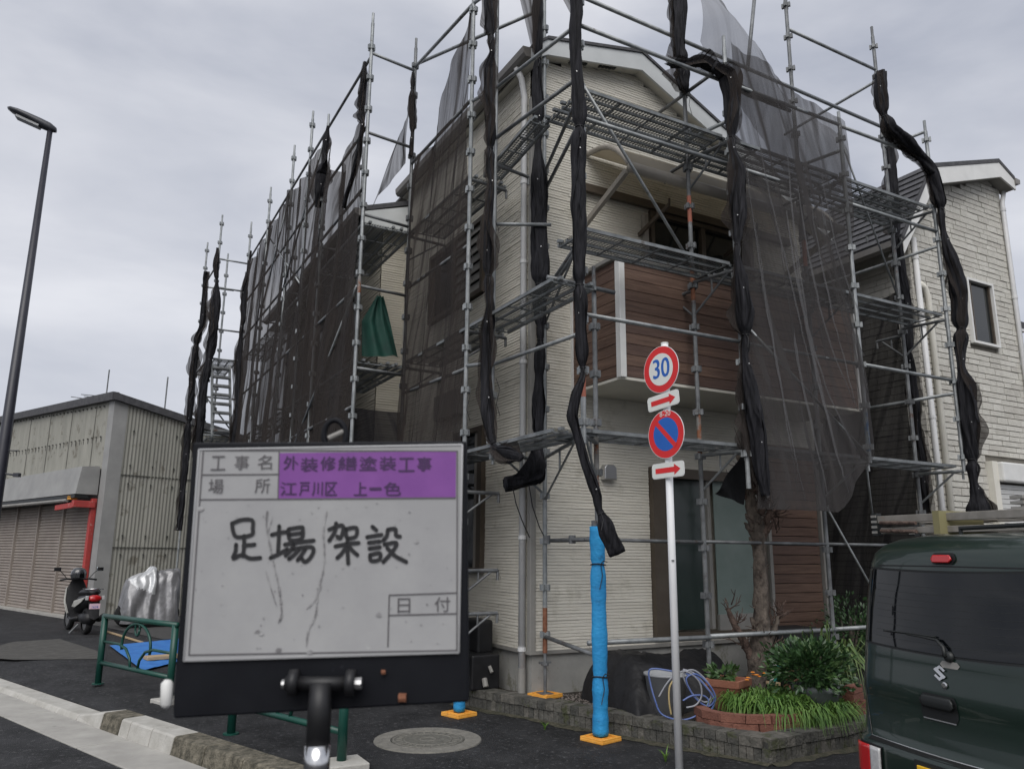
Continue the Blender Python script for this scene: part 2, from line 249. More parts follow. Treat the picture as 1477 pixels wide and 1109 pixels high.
# ------------------------------------------------------------------ mesh helpers
ORG = {}
class MB:
    """collects faces, then links them as ONE mesh object"""
    def __init__(s): s.v = []; s.f = []; s.uv = {}
    def add(s, vs, fs):
        k = len(s.v); s.v += [Vector(p) for p in vs]; s.f += [tuple(i + k for i in f) for f in fs]; return s
    def quad(s, a, b, c, d): return s.add([a, b, c, d], [(0, 1, 2, 3)])
    def box(s, c, d, ax=None, ay=None):
        """centre c, full sizes d, optional horizontal axes"""
        ax = Vector(ax).normalized() if ax is not None else Vector((1, 0, 0))
        ay = Vector(ay).normalized() if ay is not None else zup.cross(ax).normalized()
        az = ax.cross(ay); c = Vector(c)
        P = [c + ax*(i*d[0]/2) + ay*(j*d[1]/2) + az*(k*d[2]/2) for k in (-1, 1) for j in (-1, 1) for i in (-1, 1)]
        return s.add(P, [(0, 2, 3, 1), (4, 5, 7, 6), (0, 1, 5, 4), (2, 6, 7, 3), (0, 4, 6, 2), (1, 3, 7, 5)])
    def beam(s, a, b, w, h, up=(0, 0, 1)):
        a = Vector(a); b = Vector(b); x = (b - a); l = x.length; x.normalize()
        u = Vector(up); y = u.cross(x)
        if y.length < 1e-4: y = Vector((0, 1, 0)).cross(x)
        return s.box((a + b)/2, (l, w, h), x, y.normalized())
    def tube(s, pts, r, n=8, cap=True, radf=None):
        pts = [Vector(p) for p in pts]; rs = r if isinstance(r, (list, tuple)) else [r]*len(pts)
        k0 = len(s.v); prev = None
        for i, p in enumerate(pts):
            d = (pts[min(i+1, len(pts)-1)] - pts[max(i-1, 0)]).normalized()
            if prev is None:
                u = Vector((0, 0, 1)) if abs(d.z) < 0.9 else Vector((1, 0, 0))
                a = d.cross(u).normalized()
            else:
                a = (prev - d*prev.dot(d)); a = a.normalized() if a.length > 1e-5 else d.orthogonal().normalized()
            prev = a; b = d.cross(a)
            for j in range(n):
                t = 2*pi*j/n; rr = rs[i]*(radf(i, j, t) if radf else 1)
                s.v.append(p + a*cos(t)*rr + b*sin(t)*rr)
        for i in range(len(pts)-1):
            for j in range(n):
                q = k0 + i*n; j2 = (j+1) % n
                s.f.append((q+j, q+j2, q+n+j2, q+n+j))
        if cap:
            s.f.append(tuple(k0 + j for j in range(n))[::-1]); s.f.append(tuple(k0 + (len(pts)-1)*n + j for j in range(n)))
        return s
    def prism(s, poly, ext):
        """planar polygon (3-D points) pushed along ext"""
        n = len(poly); e = Vector(ext); P = [Vector(p) for p in poly]
        return s.add(P + [p + e for p in P], [tuple(range(n))[::-1], tuple(range(n, 2*n))] + [(i, (i+1) % n, n+(i+1) % n, n+i) for i in range(n)])
    def lathe(s, c, prof, n=20, ax=(0, 0, 1), a0=0, a1=2*pi):
        c = Vector(c); z = Vector(ax).normalized(); x = z.orthogonal().normalized(); y = z.cross(x); k = len(s.v)
        full = abs(a1 - a0 - 2*pi) < 1e-6; m = n if full else n + 1
        for r, h in prof:
            for j in range(m):
                t = a0 + (a1-a0)*j/n; s.v.append(c + z*h + x*cos(t)*r + y*sin(t)*r)
        for i in range(len(prof)-1):
            for j in range(n):
                j2 = (j+1) % m; q = k + i*m; s.f.append((q+j, q+j2, q+m+j2, q+m+j))
        return s
    def grid(s, P, nu, nv, uv=None):
        k = len(s.v)
        for j in range(nv+1):
            for i in range(nu+1):
                s.v.append(Vector(P(i/nu, j/nv)))
                if uv: s.uv[k + j*(nu+1) + i] = uv(i/nu, j/nv)
        for j in range(nv):
            for i in range(nu):
                q = k + j*(nu+1) + i; s.f.append((q, q+1, q+nu+2, q+nu+1))
        return s
    def mesh(s, name, m, smooth=False, org=(0, 0, 0)):
        me = bpy.data.meshes.new(name); o = Vector(org)
        me.from_pydata([v - o for v in s.v], [], s.f)
        if s.uv:
            l = me.uv_layers.new(name='UVMap'); 
            for lp in me.loops: l.data[lp.index].uv = s.uv.get(lp.vertex_index, (0, 0))
        for x in (m if isinstance(m, (list, tuple)) else [m]): me.materials.append(x)
        if smooth: me.polygons.foreach_set('use_smooth', [True]*len(me.polygons))
        me.update(); return me
    def build(s, name, m, parent=None, smooth=False, bevel=0, kind=None):
        org = ORG.get(parent.name, Vector()) if parent else Vector()
        o = bpy.data.objects.new(name, s.mesh(name, m, smooth, org)); COL.objects.link(o)
        if parent: o.parent = parent; ORG[o.name] = org
        else: ORG[o.name] = Vector()
        if bevel:
            b = o.modifiers.new('bevel', 'BEVEL'); b.width = bevel; b.segments = 2; b.limit_method = 'ANGLE'; b.angle_limit = radians(40)
        if kind: o['kind'] = kind
        return o
def put(name, me, parent, loc, rot=None, scale=None):
    """one more object that shares the mesh me"""
    o = bpy.data.objects.new(name, me); COL.objects.link(o); o.parent = parent
    loc = Vector(loc); o.location = loc - ORG[parent.name] if parent else loc
    if rot is not None:
        o.rotation_mode = 'QUATERNION'; o.rotation_quaternion = rot
    if scale is not None: o.scale = scale
    ORG[o.name] = loc
    return o
def tag(o, label, cat, group=None, kind=None):
    o['label'] = label; o['category'] = cat
    if group: o['group'] = group
    if kind: o['kind'] = kind
    return o
def thing(name, label, cat, loc=(0, 0, 0), group=None, kind=None):
    o = bpy.data.objects.new(name, None); COL.objects.link(o); o.location = loc; ORG[o.name] = Vector(loc); o.empty_display_size = 0.2
    return tag(o, label, cat, group, kind)
def axes_quat(x, y=None, z=None):
    x = Vector(x).normalized()
    if z is None: z = x.cross(Vector(y)).normalized()
    z = Vector(z).normalized(); y = z.cross(x).normalized(); z = x.cross(y)
    return Matrix((x, y, z)).transposed().to_quaternion()
def text_mb(s, size, origin, xd, yd, extrude=0.0, shear=0.0, fit=None, align='CENTER'):
    """lettering as flat faces; origin is the middle of the line"""
    c = bpy.data.curves.new('t', 'FONT'); c.body = s; c.size = size; c.shear = shear; c.align_x = align; c.align_y = 'CENTER'; c.extrude = extrude
    c.resolution_u = 4
    ob = bpy.data.objects.new('t', c); COL.objects.link(ob)
    dg = bpy.context.evaluated_depsgraph_get(); me = bpy.data.meshes.new_from_object(ob.evaluated_get(dg))
    xs = [v.co.x for v in me.vertices] or [0, 1]; w = max(xs) - min(xs); k = fit/w if fit and w > 0 else 1
    o = Vector(origin); xd = Vector(xd); yd = Vector(yd); zd = xd.cross(yd)
    mb = MB(); mb.add([o + xd*v.co.x*k + yd*v.co.y + zd*v.co.z for v in me.vertices], [tuple(p.vertices) for p in me.polygons])
    bpy.data.objects.remove(ob); bpy.data.curves.remove(c); bpy.data.meshes.remove(me)
    return mb
def ribbon(mb, pts, w, nrm):
    """flat pen stroke along pts (3-D) of width w on a plane with normal nrm"""
    pts = [Vector(p) for p in pts]; nrm = Vector(nrm); L = []; R = []
    for i, p in enumerate(pts):
        d = (pts[min(i+1, len(pts)-1)] - pts[max(i-1, 0)]).normalized(); q = nrm.cross(d).normalized()*w/2
        L.append(p + q); R.append(p - q)
    for i in range(len(pts)-1): mb.quad(R[i], R[i+1], L[i+1], L[i])
    for p in (pts[0], pts[-1]):
        a = nrm.orthogonal().normalized(); b = nrm.cross(a)
        mb.add([p + (a*cos(2*pi*k/10) + b*sin(2*pi*k/10))*w/2 for k in range(10)], [tuple(range(10))])
    return mb
def rnd(a, b): return a + (b - a)*random.random()

# ------------------------------------------------------------------ the ground
RD = Vector((-sin(radians(20)), cos(radians(20)), 0))        # along the street
RN = Vector((RD.y, -RD.x, 0))                                # across it, towards the house
def rp(n, t, z=0): return RN*n + RD*t + Vector((0, 0, z))
g = MB()
g.grid(lambda u, v: (-150 + 300*u, -150 + 300*v, -0.12), 2, 2)
road = tag(g.build('road', M['asphalt']), 'dark wet asphalt road at the bottom left of the kerb', 'road', kind='structure')
# pavement sheet with a rounded street corner
edge = [rp(-2.0, 60), rp(-2.0, 8), rp(-2.0, 3.6), rp(-2.78, 3.0), rp(-2.76, 0.3), rp(-2.70, -0.9), rp(-2.45, -1.9), rp(-1.9, -2.8), Vector((-0.6, -3.28, 0)), Vector((1.0, -3.36, 0)), Vector((5, -3.5, 0)), Vector((60, -5, 0))]
mb = MB(); mb.add([Vector((60, 80, 0))] + edge, [(0, i, i+1) for i in range(1, len(edge))])
tag(mb.build('pavement', M['asphalt']), 'wet black asphalt pavement between the kerb and the house', 'pavement', kind='structure')
# gutter slabs
gut = thing('gutter_strip', 'pale concrete gutter strip along the foot of the kerb', 'gutter', (0, 0, 0), kind='structure')
t = -1.6
while t < 16:
    l = 1.96
    mb = MB(); a = rp(-3.47, t + .01, -0.116); 
    for (n0, n1, z0, z1) in ((-3.50, -3.04, -0.108, -0.116),):
        mb.prism([rp(n0, t+.008, z0), rp(n1, t+.008, z1), rp(n1, t+l-.008, z1), rp(n0, t+l-.008, z0)], (0, 0, -0.1))
    mb.build('gutter_slab', M['concrete'], gut, bevel=0.006); t += l
# kerb stones: clean pale ones beyond the drop, mossy ones near the camera
kerb = thing('kerb', 'kerb stones stepping from pale clean ones to mossy dark ones', 'kerb', (0, 0, 0), kind='structure')
def kerb_stone(n0, n1, t0, t1, zt0, zt1, m, nb=0.03):
    mb = MB()
    A = [rp(n0, t0, -0.14), rp(n0+nb, t0, zt0-.015), rp(n0+nb+.015, t0, zt0), rp(n1, t0, zt0), rp(n1, t0, -.14)]
    B = [rp(n0, t1, -0.14), rp(n0+nb, t1, zt1-.015), rp(n0+nb+.015, t1, zt1), rp(n1, t1, zt1), rp(n1, t1, -.14)]
    n = 5
    mb.add(A + B, [tuple(range(n)), tuple(range(n, 2*n))[::-1]] + [(i, n+i, n+(i+1) % n, (i+1) % n) for i in range(n)])
    o = mb.build('kerb_stone', m, kerb, bevel=0.008)
    return o
t = -1.35
for l, m in ((.58, 'kerb_dirty'), (.58, 'kerb_dirty'), (.58, 'kerb_dirty'), (.58, 'kerb_dirty'), (.55, 'kerb_dirty'), (.42, 'kerb'), (.44, 'kerb'), (.2, 'kerb'), (.42, 'kerb_dirty')):
    kerb_stone(-3.05, -2.79, t, t + l - .012, 0.03, 0.03, M[m]); t += l
kerb_stone(-3.05, -2.79, t, t + .6, 0.03, -0.07, M['kerb']); t += .612
while t < 30: kerb_stone(-3.05, -2.79, t, t + .59, -0.07, -0.07, M['kerb']); t += .6
# the lowered crossing: pavement ramps down to the low kerb there
mb = MB(); mb.quad(rp(-2.792, 3.6, -.066), rp(-2.0, 3.6, .0), rp(-2.0, 60, .0), rp(-2.792, 60, -.066)); mb.add([rp(-2.792, 3.6, -.066), rp(-2.78, 3.0, 0), rp(-2.0, 3.6, 0)], [(0, 1, 2)])
tag(mb.build('driveway_ramp', M['asphalt']), 'sloping asphalt crossing behind the lowered kerb at far left', 'ramp', kind='structure')
# lighter patch and forecourt in front of the shed
mb = MB(); mb.add([Pz(x, y, .008) for x, y in ((-60, 945), (20, 925), (86, 921), (140, 938), (146, 950), (20, 951))], [(0, 5, 4, 3, 2, 1)])
tag(mb.build('pavement_patch', M['patch']), 'brownish concrete patch let into the asphalt before the shed', 'patch', kind='structure')
mb = MB(); mb.add([rp(.5, 9.2, .01), rp(.8, 14, .01), rp(6, 14, .01), rp(6, 8.6, .01)], [(0, 3, 2, 1)])
tag(mb.build('forecourt', M['asphalt_old']), 'worn grey forecourt under the covered motorcycle', 'forecourt', kind='structure')
mb = MB(); a, b = Pz(150, 909, .02), Pz(205, 926, .02); mb.beam(a, b, .05, .02); 
tag(mb.build('edge_strip', M['wood_pale']), 'thin pale timber strip edging the shed forecourt', 'edging')

# ------------------------------------------------------------------ main house
H = thing('house', 'cream ribbed two storey house with brown balcony inside the scaffold', 'house', (0, 0, 0.19))
HZ = 0.19
def gable_top(x):
    P = [(-.3, 7.40), (.11, 7.72), (1.56, 8.02), (5.0, 6.33)]
    for (a, za), (b, zb) in zip(P, P[1:]):
        if a <= x <= b: return za + (zb-za)*(x-a)/(b-a)
    return 6.0
def siding(ax, off, sgn, a0, a1, z0, z1, opens, topf=None, pitch=.034, proud=.0088):
    """horizontal ribs: every course leans out a little towards its foot"""
    mb = MB(); z = z0; i = 0
    while z < z1 - 1e-4:
        zt = min(z + pitch, z1); ints = [(a0, a1)]
        for (o0, o1, p0, p1) in opens:
            if p0 < (z+zt)/2 < p1:
                new = []
                for (s, e) in ints:
                    if o1 <= s or o0 >= e: new.append((s, e)); continue
                    if o0 > s: new.append((s, o0))
                    if o1 < e: new.append((o1, e))
                ints = new
        if topf:
            new = []
            for (s, e) in ints:
                k = 24; run = None
                for q in range(k):
                    xa = s + (e-s)*q/k; xb = s + (e-s)*(q+1)/k
                    ok = topf((xa+xb)/2) > zt
                    if ok and run is None: run = xa
                    if not ok and run is not None: new.append((run, xa)); run = None
                if run is not None: new.append((run, e))
            ints = new
        seg = []
        for (s, e) in ints:
            q = s
            while q < e - 1e-4:
                l = rnd(.22, .75); q2 = e if q + l > e - .12 else q + l; seg.append((q, q2)); q = q2
        for (s, e) in seg:
            def P(a, d, zz): return (a, off + sgn*d, zz) if ax == 'x' else (off + sgn*d, a, zz)
            pr = proud*rnd(.55, 1.35)
            hz_ = pitch*rnd(.73, .86); vs = [P(s, pr, z), P(e, pr, z), P(e, pr*.8, z + hz_), P(s, pr*.8, z + hz_), P(e, -.002, z + hz_ + .003), P(s, -.002, z + hz_ + .003), P(s, -.002, z), P(e, -.002, z), P(e, -.002, zt), P(s, -.002, zt)]
            mb.add(vs, [(0, 1, 2, 3), (3, 2, 4, 5), (5, 4, 8, 9), (6, 7, 1, 0)])
        z = zt; i += 1
    return mb
DOOR = (1.60, 3.42, .66, 2.62); W2 = (1.72, 3.55, 4.55, 5.92); BP = (3.5, 4.46, .66, 2.95)
mb = siding('x', 0, -1, 0.04, 4.5, .60, 8.0, [DOOR, W2, BP], lambda x: gable_top(x) - .16)
mb.build('front_siding', M['siding'], H, kind='stuff')
LW = (1.2, 3.0, 4.9, 5.95); LD = (1.1, 1.95, 1.37, 3.14)
siding('y', 0, -1, 0.04, 4.2, .60, 7.42, [LW, LD]).build('side_siding', M['siding'], H, kind='stuff')
# solid body behind the siding, with recesses left dark
mb = MB(); mb.prism([(.14, .16, .55), (4.5, .16, .55), (4.5, .16, 6.4), (1.56, .16, 7.85), (.14, .16, 7.5)], (0, 10.6, 0))
mb.build('wall', M['siding_far'], H)
for (x0, x1, z0, z1) in (DOOR, W2): pass
mb = MB()
mb.prism([(.012, .012, HZ-.1), (4.5, .012, HZ-.1), (4.5, .012, .575), (.012, .012, .575)], (0, 10.8, 0))
mb.prism([(-.39, 4.22, HZ-.1), (.05, 4.22, HZ-.1), (.05, 4.22, .575), (-.39, 4.22, .575)], (0, 6.6, 0))
mb.build('foundation', M['foundation'], H)
mb = MB(); mb.box((2.24, -.012, .59), (4.56, .045, .035)); mb.box((-.012, 2.1, .59), (.045, 4.2, .035)); mb.build('base_flashing', M['trim_grey'], H)
mb = MB(); mb.box((.0, .0, 3.8), (.07, .07, 6.4)); mb.build('corner_trim', M['trim_grey'], H, bevel=.006)
# back block, standing a little further out on the left
siding('y', -.4, -1, 4.22, 10.9, .6, 7.0, [(5.2, 6.2, 4.9, 6.0), (7.4, 8.6, 4.9, 6.0), (6.0, 8.0, 1.4, 2.6)], pitch=.05, proud=.012).build('side_siding', M['siding_far'], H, kind='stuff')
siding('x', 4.2, -1, -.4, .0, .6, 7.0, [], pitch=.04, proud=.01).build('front_siding', M['siding_far'], H, kind='stuff')
mb = MB(); mb.prism([(-.385, 4.24, .58), (.05, 4.24, .58), (.05, 4.24, 6.98), (-.385, 4.24, 6.98)], (0, 6.6, 0)); mb.build('wall', M['siding_far'], H)
for (y0, y1, z0, z1) in ((5.2, 6.2, 4.9, 6.0), (7.4, 8.6, 4.9, 6.0), (6.0, 8.0, 1.4, 2.6)):
    mb = MB(); c = ((y0+y1)/2, (z0+z1)/2)
    for yy in (y0+.025, y1-.025, c[0]): mb.box((-.42, yy, c[1]), (.06, .05, z1-z0))
    for zz in (z0+.025, z1-.025): mb.box((-.42, c[0], zz), (.058, y1-y0-.1, .05))
    w = mb.build('window', M['bronze'], H); mb = MB(); mb.box((-.405, c[0], c[1]), (.012, y1-y0-.1, z1-z0-.1)); mb.build('pane', M['glass'], w)
# roof: gambrel-cut gable, ribbed sheets, pale barge boards
VP = [(-.12, 7.53), (.11, 7.73), (1.56, 8.04), (5.0, 6.34)]
mb = MB()
for (a, za), (b, zb) in zip(VP, VP[1:]):
    mb.prism([(a, -.20, za+.01), (b, -.20, zb+.01), (b, -.20, zb+.05), (a, -.20, za+.05)], (0, 4.3 if a < 0 else 11.4, 0))
mb.build('roof', M['roof'], H)
mb = MB()
for (a, za), (b, zb), d0, d1 in zip(VP, VP[1:], (.14, .20, .24), (.20, .24, .22)):
    mb.prism([(a, -.18, za-d0), (b, -.18, zb-d1), (b, -.18, zb+.007), (a, -.18, za+.007)], (0, .03, 0))
mb.build('barge_board', M['fascia'], H)
mb = MB()
for (a, za), (b, zb), d0, d1 in zip(VP, VP[1:], (.14, .20, .24), (.20, .24, .22)):
    mb.prism([(a, -.15, za-d0+.03), (b, -.15, zb-d1+.03), (b, -.15, zb-d1+.045), (a, -.15, za-d0+.045)], (0, .17, 0))
mb.build('soffit', M['soffit'], H)
for x in (.5, .95, 3.1, 3.4):
    z = gable_top(x); mb = MB(); 
    for q in range(5): mb.box((x + q*.055, -.085, gable_top(x+q*.055)-.19), (.04, .05, .012), (1, 0, (gable_top(x+.2)-gable_top(x))/.2))
    mb.build('soffit_vent', M['van_trim'], H)
# left eave with gutter
mb = MB(); mb.prism([(-.10, -.14, 7.40), (-.0, -.14, 7.40), (-.0, -.14, 7.43), (-.10, -.14, 7.43)], (0, 4.3, 0)); mb.build('soffit', M['soffit'], H)
mb = MB(); mb.prism([(-.12, -.17, 7.55), (-.23, -.17, 7.54), (-.22, -.17, 7.46), (-.19, -.17, 7.42), (-.12, -.17, 7.42)], (0, 4.35, 0)); mb.build('gutter', M['gutter'], H)
# back block eave
mb = MB(); mb.prism([(-.85, 4.0, 6.95), (.3, 4.0, 7.35), (.3, 4.0, 7.43), (-.85, 4.0, 7.03)], (0, 7.2, 0)); mb.build('roof', M['roof'], H)
mb = MB(); mb.prism([(-.83, 4.01, 6.72), (-.05, 4.01, 6.72), (-.05, 4.01, 7.20), (-.83, 4.01, 6.945)], (0, .03, 0)); mb.prism([(-.83, 4.05, 6.72), (-.40, 4.05, 6.74), (-.40, 4.05, 6.76), (-.83, 4.05, 6.74)], (0, 7.0, 0)); mb.build('fascia', M['fascia'], H)
mb = MB(); mb.prism([(-.85, 4.02, 7.0), (-.95, 4.02, 6.99), (-.94, 4.02, 6.9), (-.85, 4.02, 6.87)], (0, 7.1, 0)); mb.build('gutter', M['gutter'], H)
# downpipe by the corner
mb = MB(); mb.tube([(-.055, .10, .42), (-.055, .10, 7.05), (-.10, .10, 7.3), (-.17, .10, 7.42)], .038, 12)
dp = mb.build('downpipe', M['pipe'], H, smooth=True)
for z in (.6, 1.75, 2.4, 3.7, 4.9, 5.9): MB().tube([(-.055, .10, z), (-.055, .10, z+.04)], .046, 12).build('pipe_clip', M['pipe'], dp)
MB().tube([(-.055, .10, .17), (-.055, .10, .43)], .042, 12).build('drain_socket', M['trim_grey'], dp)
# sliding garden door: dark frame, one clear and one frosted leaf
w = MB(); x0, x1, z0, z1 = DOOR
w.box((x0+.09, -.03, (z0+z1)/2), (.17, .10, z1-z0)).box((x0+.215, -.015, (z0+z1)/2), (.07, .07, z1-z0)).box((x1-.04, -.02, (z0+z1)/2), (.075, .08, z1-z0)).box(((x0+x1)/2, -.02, z0+.03), (x1-x0-.08, .09, .06)).box(((x0+x1)/2, -.02, z1-.06), (x1-x0-.08, .09, .12))
w = w.build('sliding_door', M['bronze'], H)
MB().box((x0+.56, .035, (z0+z1)/2), (.66, .01, z1-z0-.16)).build('pane', M['frosted_dark'], w)
MB().box((x1-.44, .012, (z0+z1)/2+.05), (.72, .01, z1-z0-.26)).build('frosted_pane', M['frosted'], w)
MB().box((x0+.91, .0, (z0+z1)/2), (.05, .05, z1-z0-.16)).box((x1-.06-.04, .0, (z0+z1)/2), (.04, .05, z1-z0-.16)).box((x1-.46, .0, z0+.15), (.70, .045, .18)).build('sash', M['trim_grey'], w)
mb = MB()
for k in range(46): mb.box((x1-.62, .03, z0+.28+k*.036), (.30, .006, .016))
mb.build('blind', M['trim'], w, kind='stuff')
# brown board panel right of it
bp = MB(); x0, x1, z0, z1 = BP; bp.box(((x0+x1)/2, .05, (z0+z1)/2), (x1-x0, .03, z1-z0)); pan = bp.build('board_panel', M['van_trim'], H)
z = z0
while z < z1:
    MB().box(((x0+x1)/2, .0, z+.056), (x1-x0-.06, .05, .112)).build('board', random.choice(M['wood']), pan, bevel=.004); z += .119
MB().box((x0-.01, -.02, (z0+z1)/2), (.05, .09, z1-z0)).box((x1+.01, -.02, (z0+z1)/2), (.045, .09, z1-z0)).build('panel_edge', M['trim_grey'], pan)
# vent hood
v = MB(); c = Vector((.99, 0, 2.52))
v.prism([c + Vector((sx*.085, 0, sz)) for sx, sz in ((-1, -.09), (1, -.09), (1, .05), (.6, .085), (-.6, .085), (-1, .05))], (0, -.10, 0)); v.build('vent_hood', M['chrome_dull'], H, bevel=.012)
# balcony: brown boards, pale corner, soffit
XB0, XB1, YB, ZB0, ZB1 = .54, 4.28, -.93, 3.42, 4.72
B = MB().box(((XB0+XB1)/2, YB/2, (ZB0+ZB1)/2), (XB1-XB0-.05, -YB-.05, ZB1-ZB0-.04)).build('balcony', M['trim_grey'], H)
z = ZB0 + .01; pitch = .1205
while z < ZB1 - .08:
    xs = [XB0+.045, XB0 + 1.9 + rnd(-.01, .01), XB1-.02]
    for a, b in zip(xs, xs[1:]): MB().box(((a+b)/2, YB, z+pitch/2-.003), (b-a-.004, .03, pitch-.0045)).build('board', random.choice(M['wood']), B, bevel=.003)
    MB().box((XB0, (YB)/2, z+pitch/2-.003), (.03, -YB-.05, pitch-.0045)).build('board', random.choice(M['wood']), B, bevel=.003)
    z += pitch
MB().box((XB0+.01, YB-.003, (ZB0+ZB1)/2-.01), (.075, .085, ZB1-ZB0)).build('corner_post', M['trim'], B, bevel=.006)
MB().box((XB1, YB-.003, (ZB0+ZB1)/2-.01), (.06, .08, ZB1-ZB0)).build('corner_post', M['trim'], B, bevel=.006)
MB().box((XB0-.005, -.03, (ZB0+ZB1)/2), (.04, .05, ZB1-ZB0)).build('wall_trim', M['trim'], B)
MB().box(((XB0+XB1)/2, YB-.005, ZB1+.02), (XB1-XB0+.08, .12, .05)).box((XB0-.005, YB/2, ZB1+.022), (.12, -YB-.05, .05)).build('coping', M['trim_grey'], B, bevel=.01)
MB().box(((XB0+XB1)/2, YB/2-.005, ZB0-.012), (XB1-XB0+.02, -YB+.01, .03)).build('soffit', M['soffit'], B)
# upstairs window
def window_x(parent, x0, x1, z0, z1, y, fm, mull=True):
    mb = MB(); cx, cz = (x0+x1)/2, (z0+z1)/2
    for xx in (x0+.03, x1-.03): mb.box((xx, y-.02, cz), (.06, .08, z1-z0))
    if mull: mb.box((cx, y-.015, cz), (.07, .065, z1-z0-.1))
    for zz in (z0+.03, z1-.03): mb.box((cx, y-.02, zz), (x1-x0-.12, .078, .06))
    w = mb.build('window', fm, parent)
    for s in ((-1, 1) if mull else (0,)):
        a = cx + s*(x1-x0)/4; MB().box((a, y+.02, cz), ((x1-x0)/2-.1 if mull else x1-x0-.12, .012, z1-z0-.12)).build('pane', M['glass'], w)
    return w
window_x(H, 1.72, 3.5, 4.55, 5.92, 0.0, M['bronze'])
# curved balcony canopy on wall arms
cz0, cy = 5.86, -.90
K = MB().grid(lambda u, v: (.77 + 3.43*u, -.03 + (cy+.03)*v, 6.45 - .10*v - .46*v**3), 1, 12).build('canopy', M['canopy_sheet'], H, smooth=True)
sol = K.modifiers.new('thick', 'SOLIDIFY'); sol.thickness = .012
for x in (.77, 4.2): MB().tube([(x, -.03 + (cy+.03)*v, 6.45 - .10*v - .46*v**3 + .0) for v in [k/12 for k in range(13)]], .034, 8).build('end_arch', M['canopy_metal'], K, smooth=True)
for x in (1.4, 2.1, 2.8, 3.5): MB().tube([(x, -.05 + (cy+.05)*v, 6.43 - .10*v - .46*v**3 - .02) for v in [k/12 for k in range(13)]], .016, 6).build('rib', M['canopy_metal'], K, smooth=True)
MB().tube([(.73, cy-.03, 5.86), (4.24, cy-.03, 5.86)], .062, 14).build('front_beam', M['canopy_metal'], K, smooth=True)
MB().beam((.66, -.06, 5.98), (4.24, -.06, 5.98), .06, .10).build('wall_plate', M['bronze'], K)
for x in (.72, 4.16): MB().beam((x, -.03, 5.50), (x, cy+.02, 5.83), .05, .065).build('arm', M['canopy_metal'], K)
for x in (1.55, 3.0): MB().beam((x, -.02, 5.55), (x, -.62, 5.72), .03, .05).beam((x, -.62, 5.72), (x, -.62, 5.80), .02, .02).beam((x, -.4, 5.66), (x, -.4, 5.75), .02, .02).build('laundry_arm', M['bronze'], K)
MB().box((1.62, -.06, 5.2), (.06, .07, 1.25)).build('canopy_post', M['canopy_metal'], K)
# side windows: shuttered pair upstairs, narrow one below
y0, y1, z0, z1 = LW
mb = MB()
for yy in (y0+.03, y1-.03, (y0+y1)/2): mb.box((-.01, yy, (z0+z1)/2), (.10, .06, z1-z0))
for zz in (z0+.03, z1-.03): mb.box((-.01, (y0+y1)/2, zz), (.098, y1-y0-.12, .06))
w = mb.build('window', M['bronze'], H)
MB().box((.03, (y0+y1)/2, (z0+z1)/2), (.012, y1-y0-.1, z1-z0-.1)).build('pane', M['glass'], w)
for ya, yb in ((y0+.07, (y0+y1)/2-.04),):
    for k in range(7):
        MB().box((-.025, (ya+yb)/2, z0+.13+k*.135), (.012, yb-ya, .125), (1, 0, -.25)).build('louvre', M['trim_grey'], w)
y0, y1, z0, z1 = LD
mb = MB()
mb.box((-.02, y0+.06, (z0+z1)/2), (.10, .12, z1-z0)); mb.box((-.02, y1-.04, (z0+z1)/2), (.10, .08, z1-z0))
for zz in (z0+.03, z1-.03): mb.box((-.02, (y0+y1)/2, zz), (.098, y1-y0-.2, .06))
w = mb.build('window', M['bronze'], H); MB().box((.02, (y0+y1)/2, (z0+z1)/2), (.012, y1-y0-.2, z1-z0-.1)).build('pane', M['glass'], w)
MB().box((-.01, y0+.2, (z0+z1)/2), (.04, .14, z1-z0-.12)).build('shutter_case', M['canopy_metal'], w)
# meter boxes on the left wall, behind the net
MB().box((-.06, 2.15, 3.55), (.12, .75, .34)).build('eave_box', M['trim_grey'], H, bevel=.01)

# ------------------------------------------------------------------ neighbouring tiled house on the right
N = thing('house', 'tiled stone look house with white downpipes at the right edge', 'house', (6.6, -.3, 0))
NX0, NX1, NY = 6.6, 9.46, -.3
NP = [(q.x, q.z) for q in (Py(x, y, NY-.25) for x, y in ((1303, 347), (1345, 243), (1441, 236), (1464, 262)))]
NX1 = NP[3][0] - .10
def ntop(x):
    for (a, za), (b, zb) in zip(NP, NP[1:]):
        if a <= x <= b: return za + (zb-za)*(x-a)/(b-a)
    return 6
mb = MB(); mb.prism([(NX0+.02, NY+.02, -.1), (NX1-.02, NY+.02, -.1), (NX1-.02, NY+.02, ntop(NX1)-.15), (NP[2][0]-.02, NY+.02, NP[2][1]-.15), (NP[1][0], NY+.02, NP[1][1]-.15), (NX0+.02, NY+.02, ntop(NX0)-.15)], (0, 9, 0)); mb.build('wall', M['joint'], N)
NW = (7.95, 8.68, 4.95, 6.05); NS = (7.95, 9.4, -.1, 3.05)
UNIT = {}
def unit_tile(i):
    if i not in UNIT:
        mb = MB(); mb.prism([(-.5, 0, -.5), (.5, 0, -.5), (.5, 0, .5), (-.5, 0, .5)], (0, 1, 0))
        P = mb.v; 
        for k in range(4): P[k].x *= .985; P[k].z *= .93
        UNIT[i] = mb.mesh('wall_tile', M['tile'][i])
    return UNIT[i]
tiles = []
z = 0.1
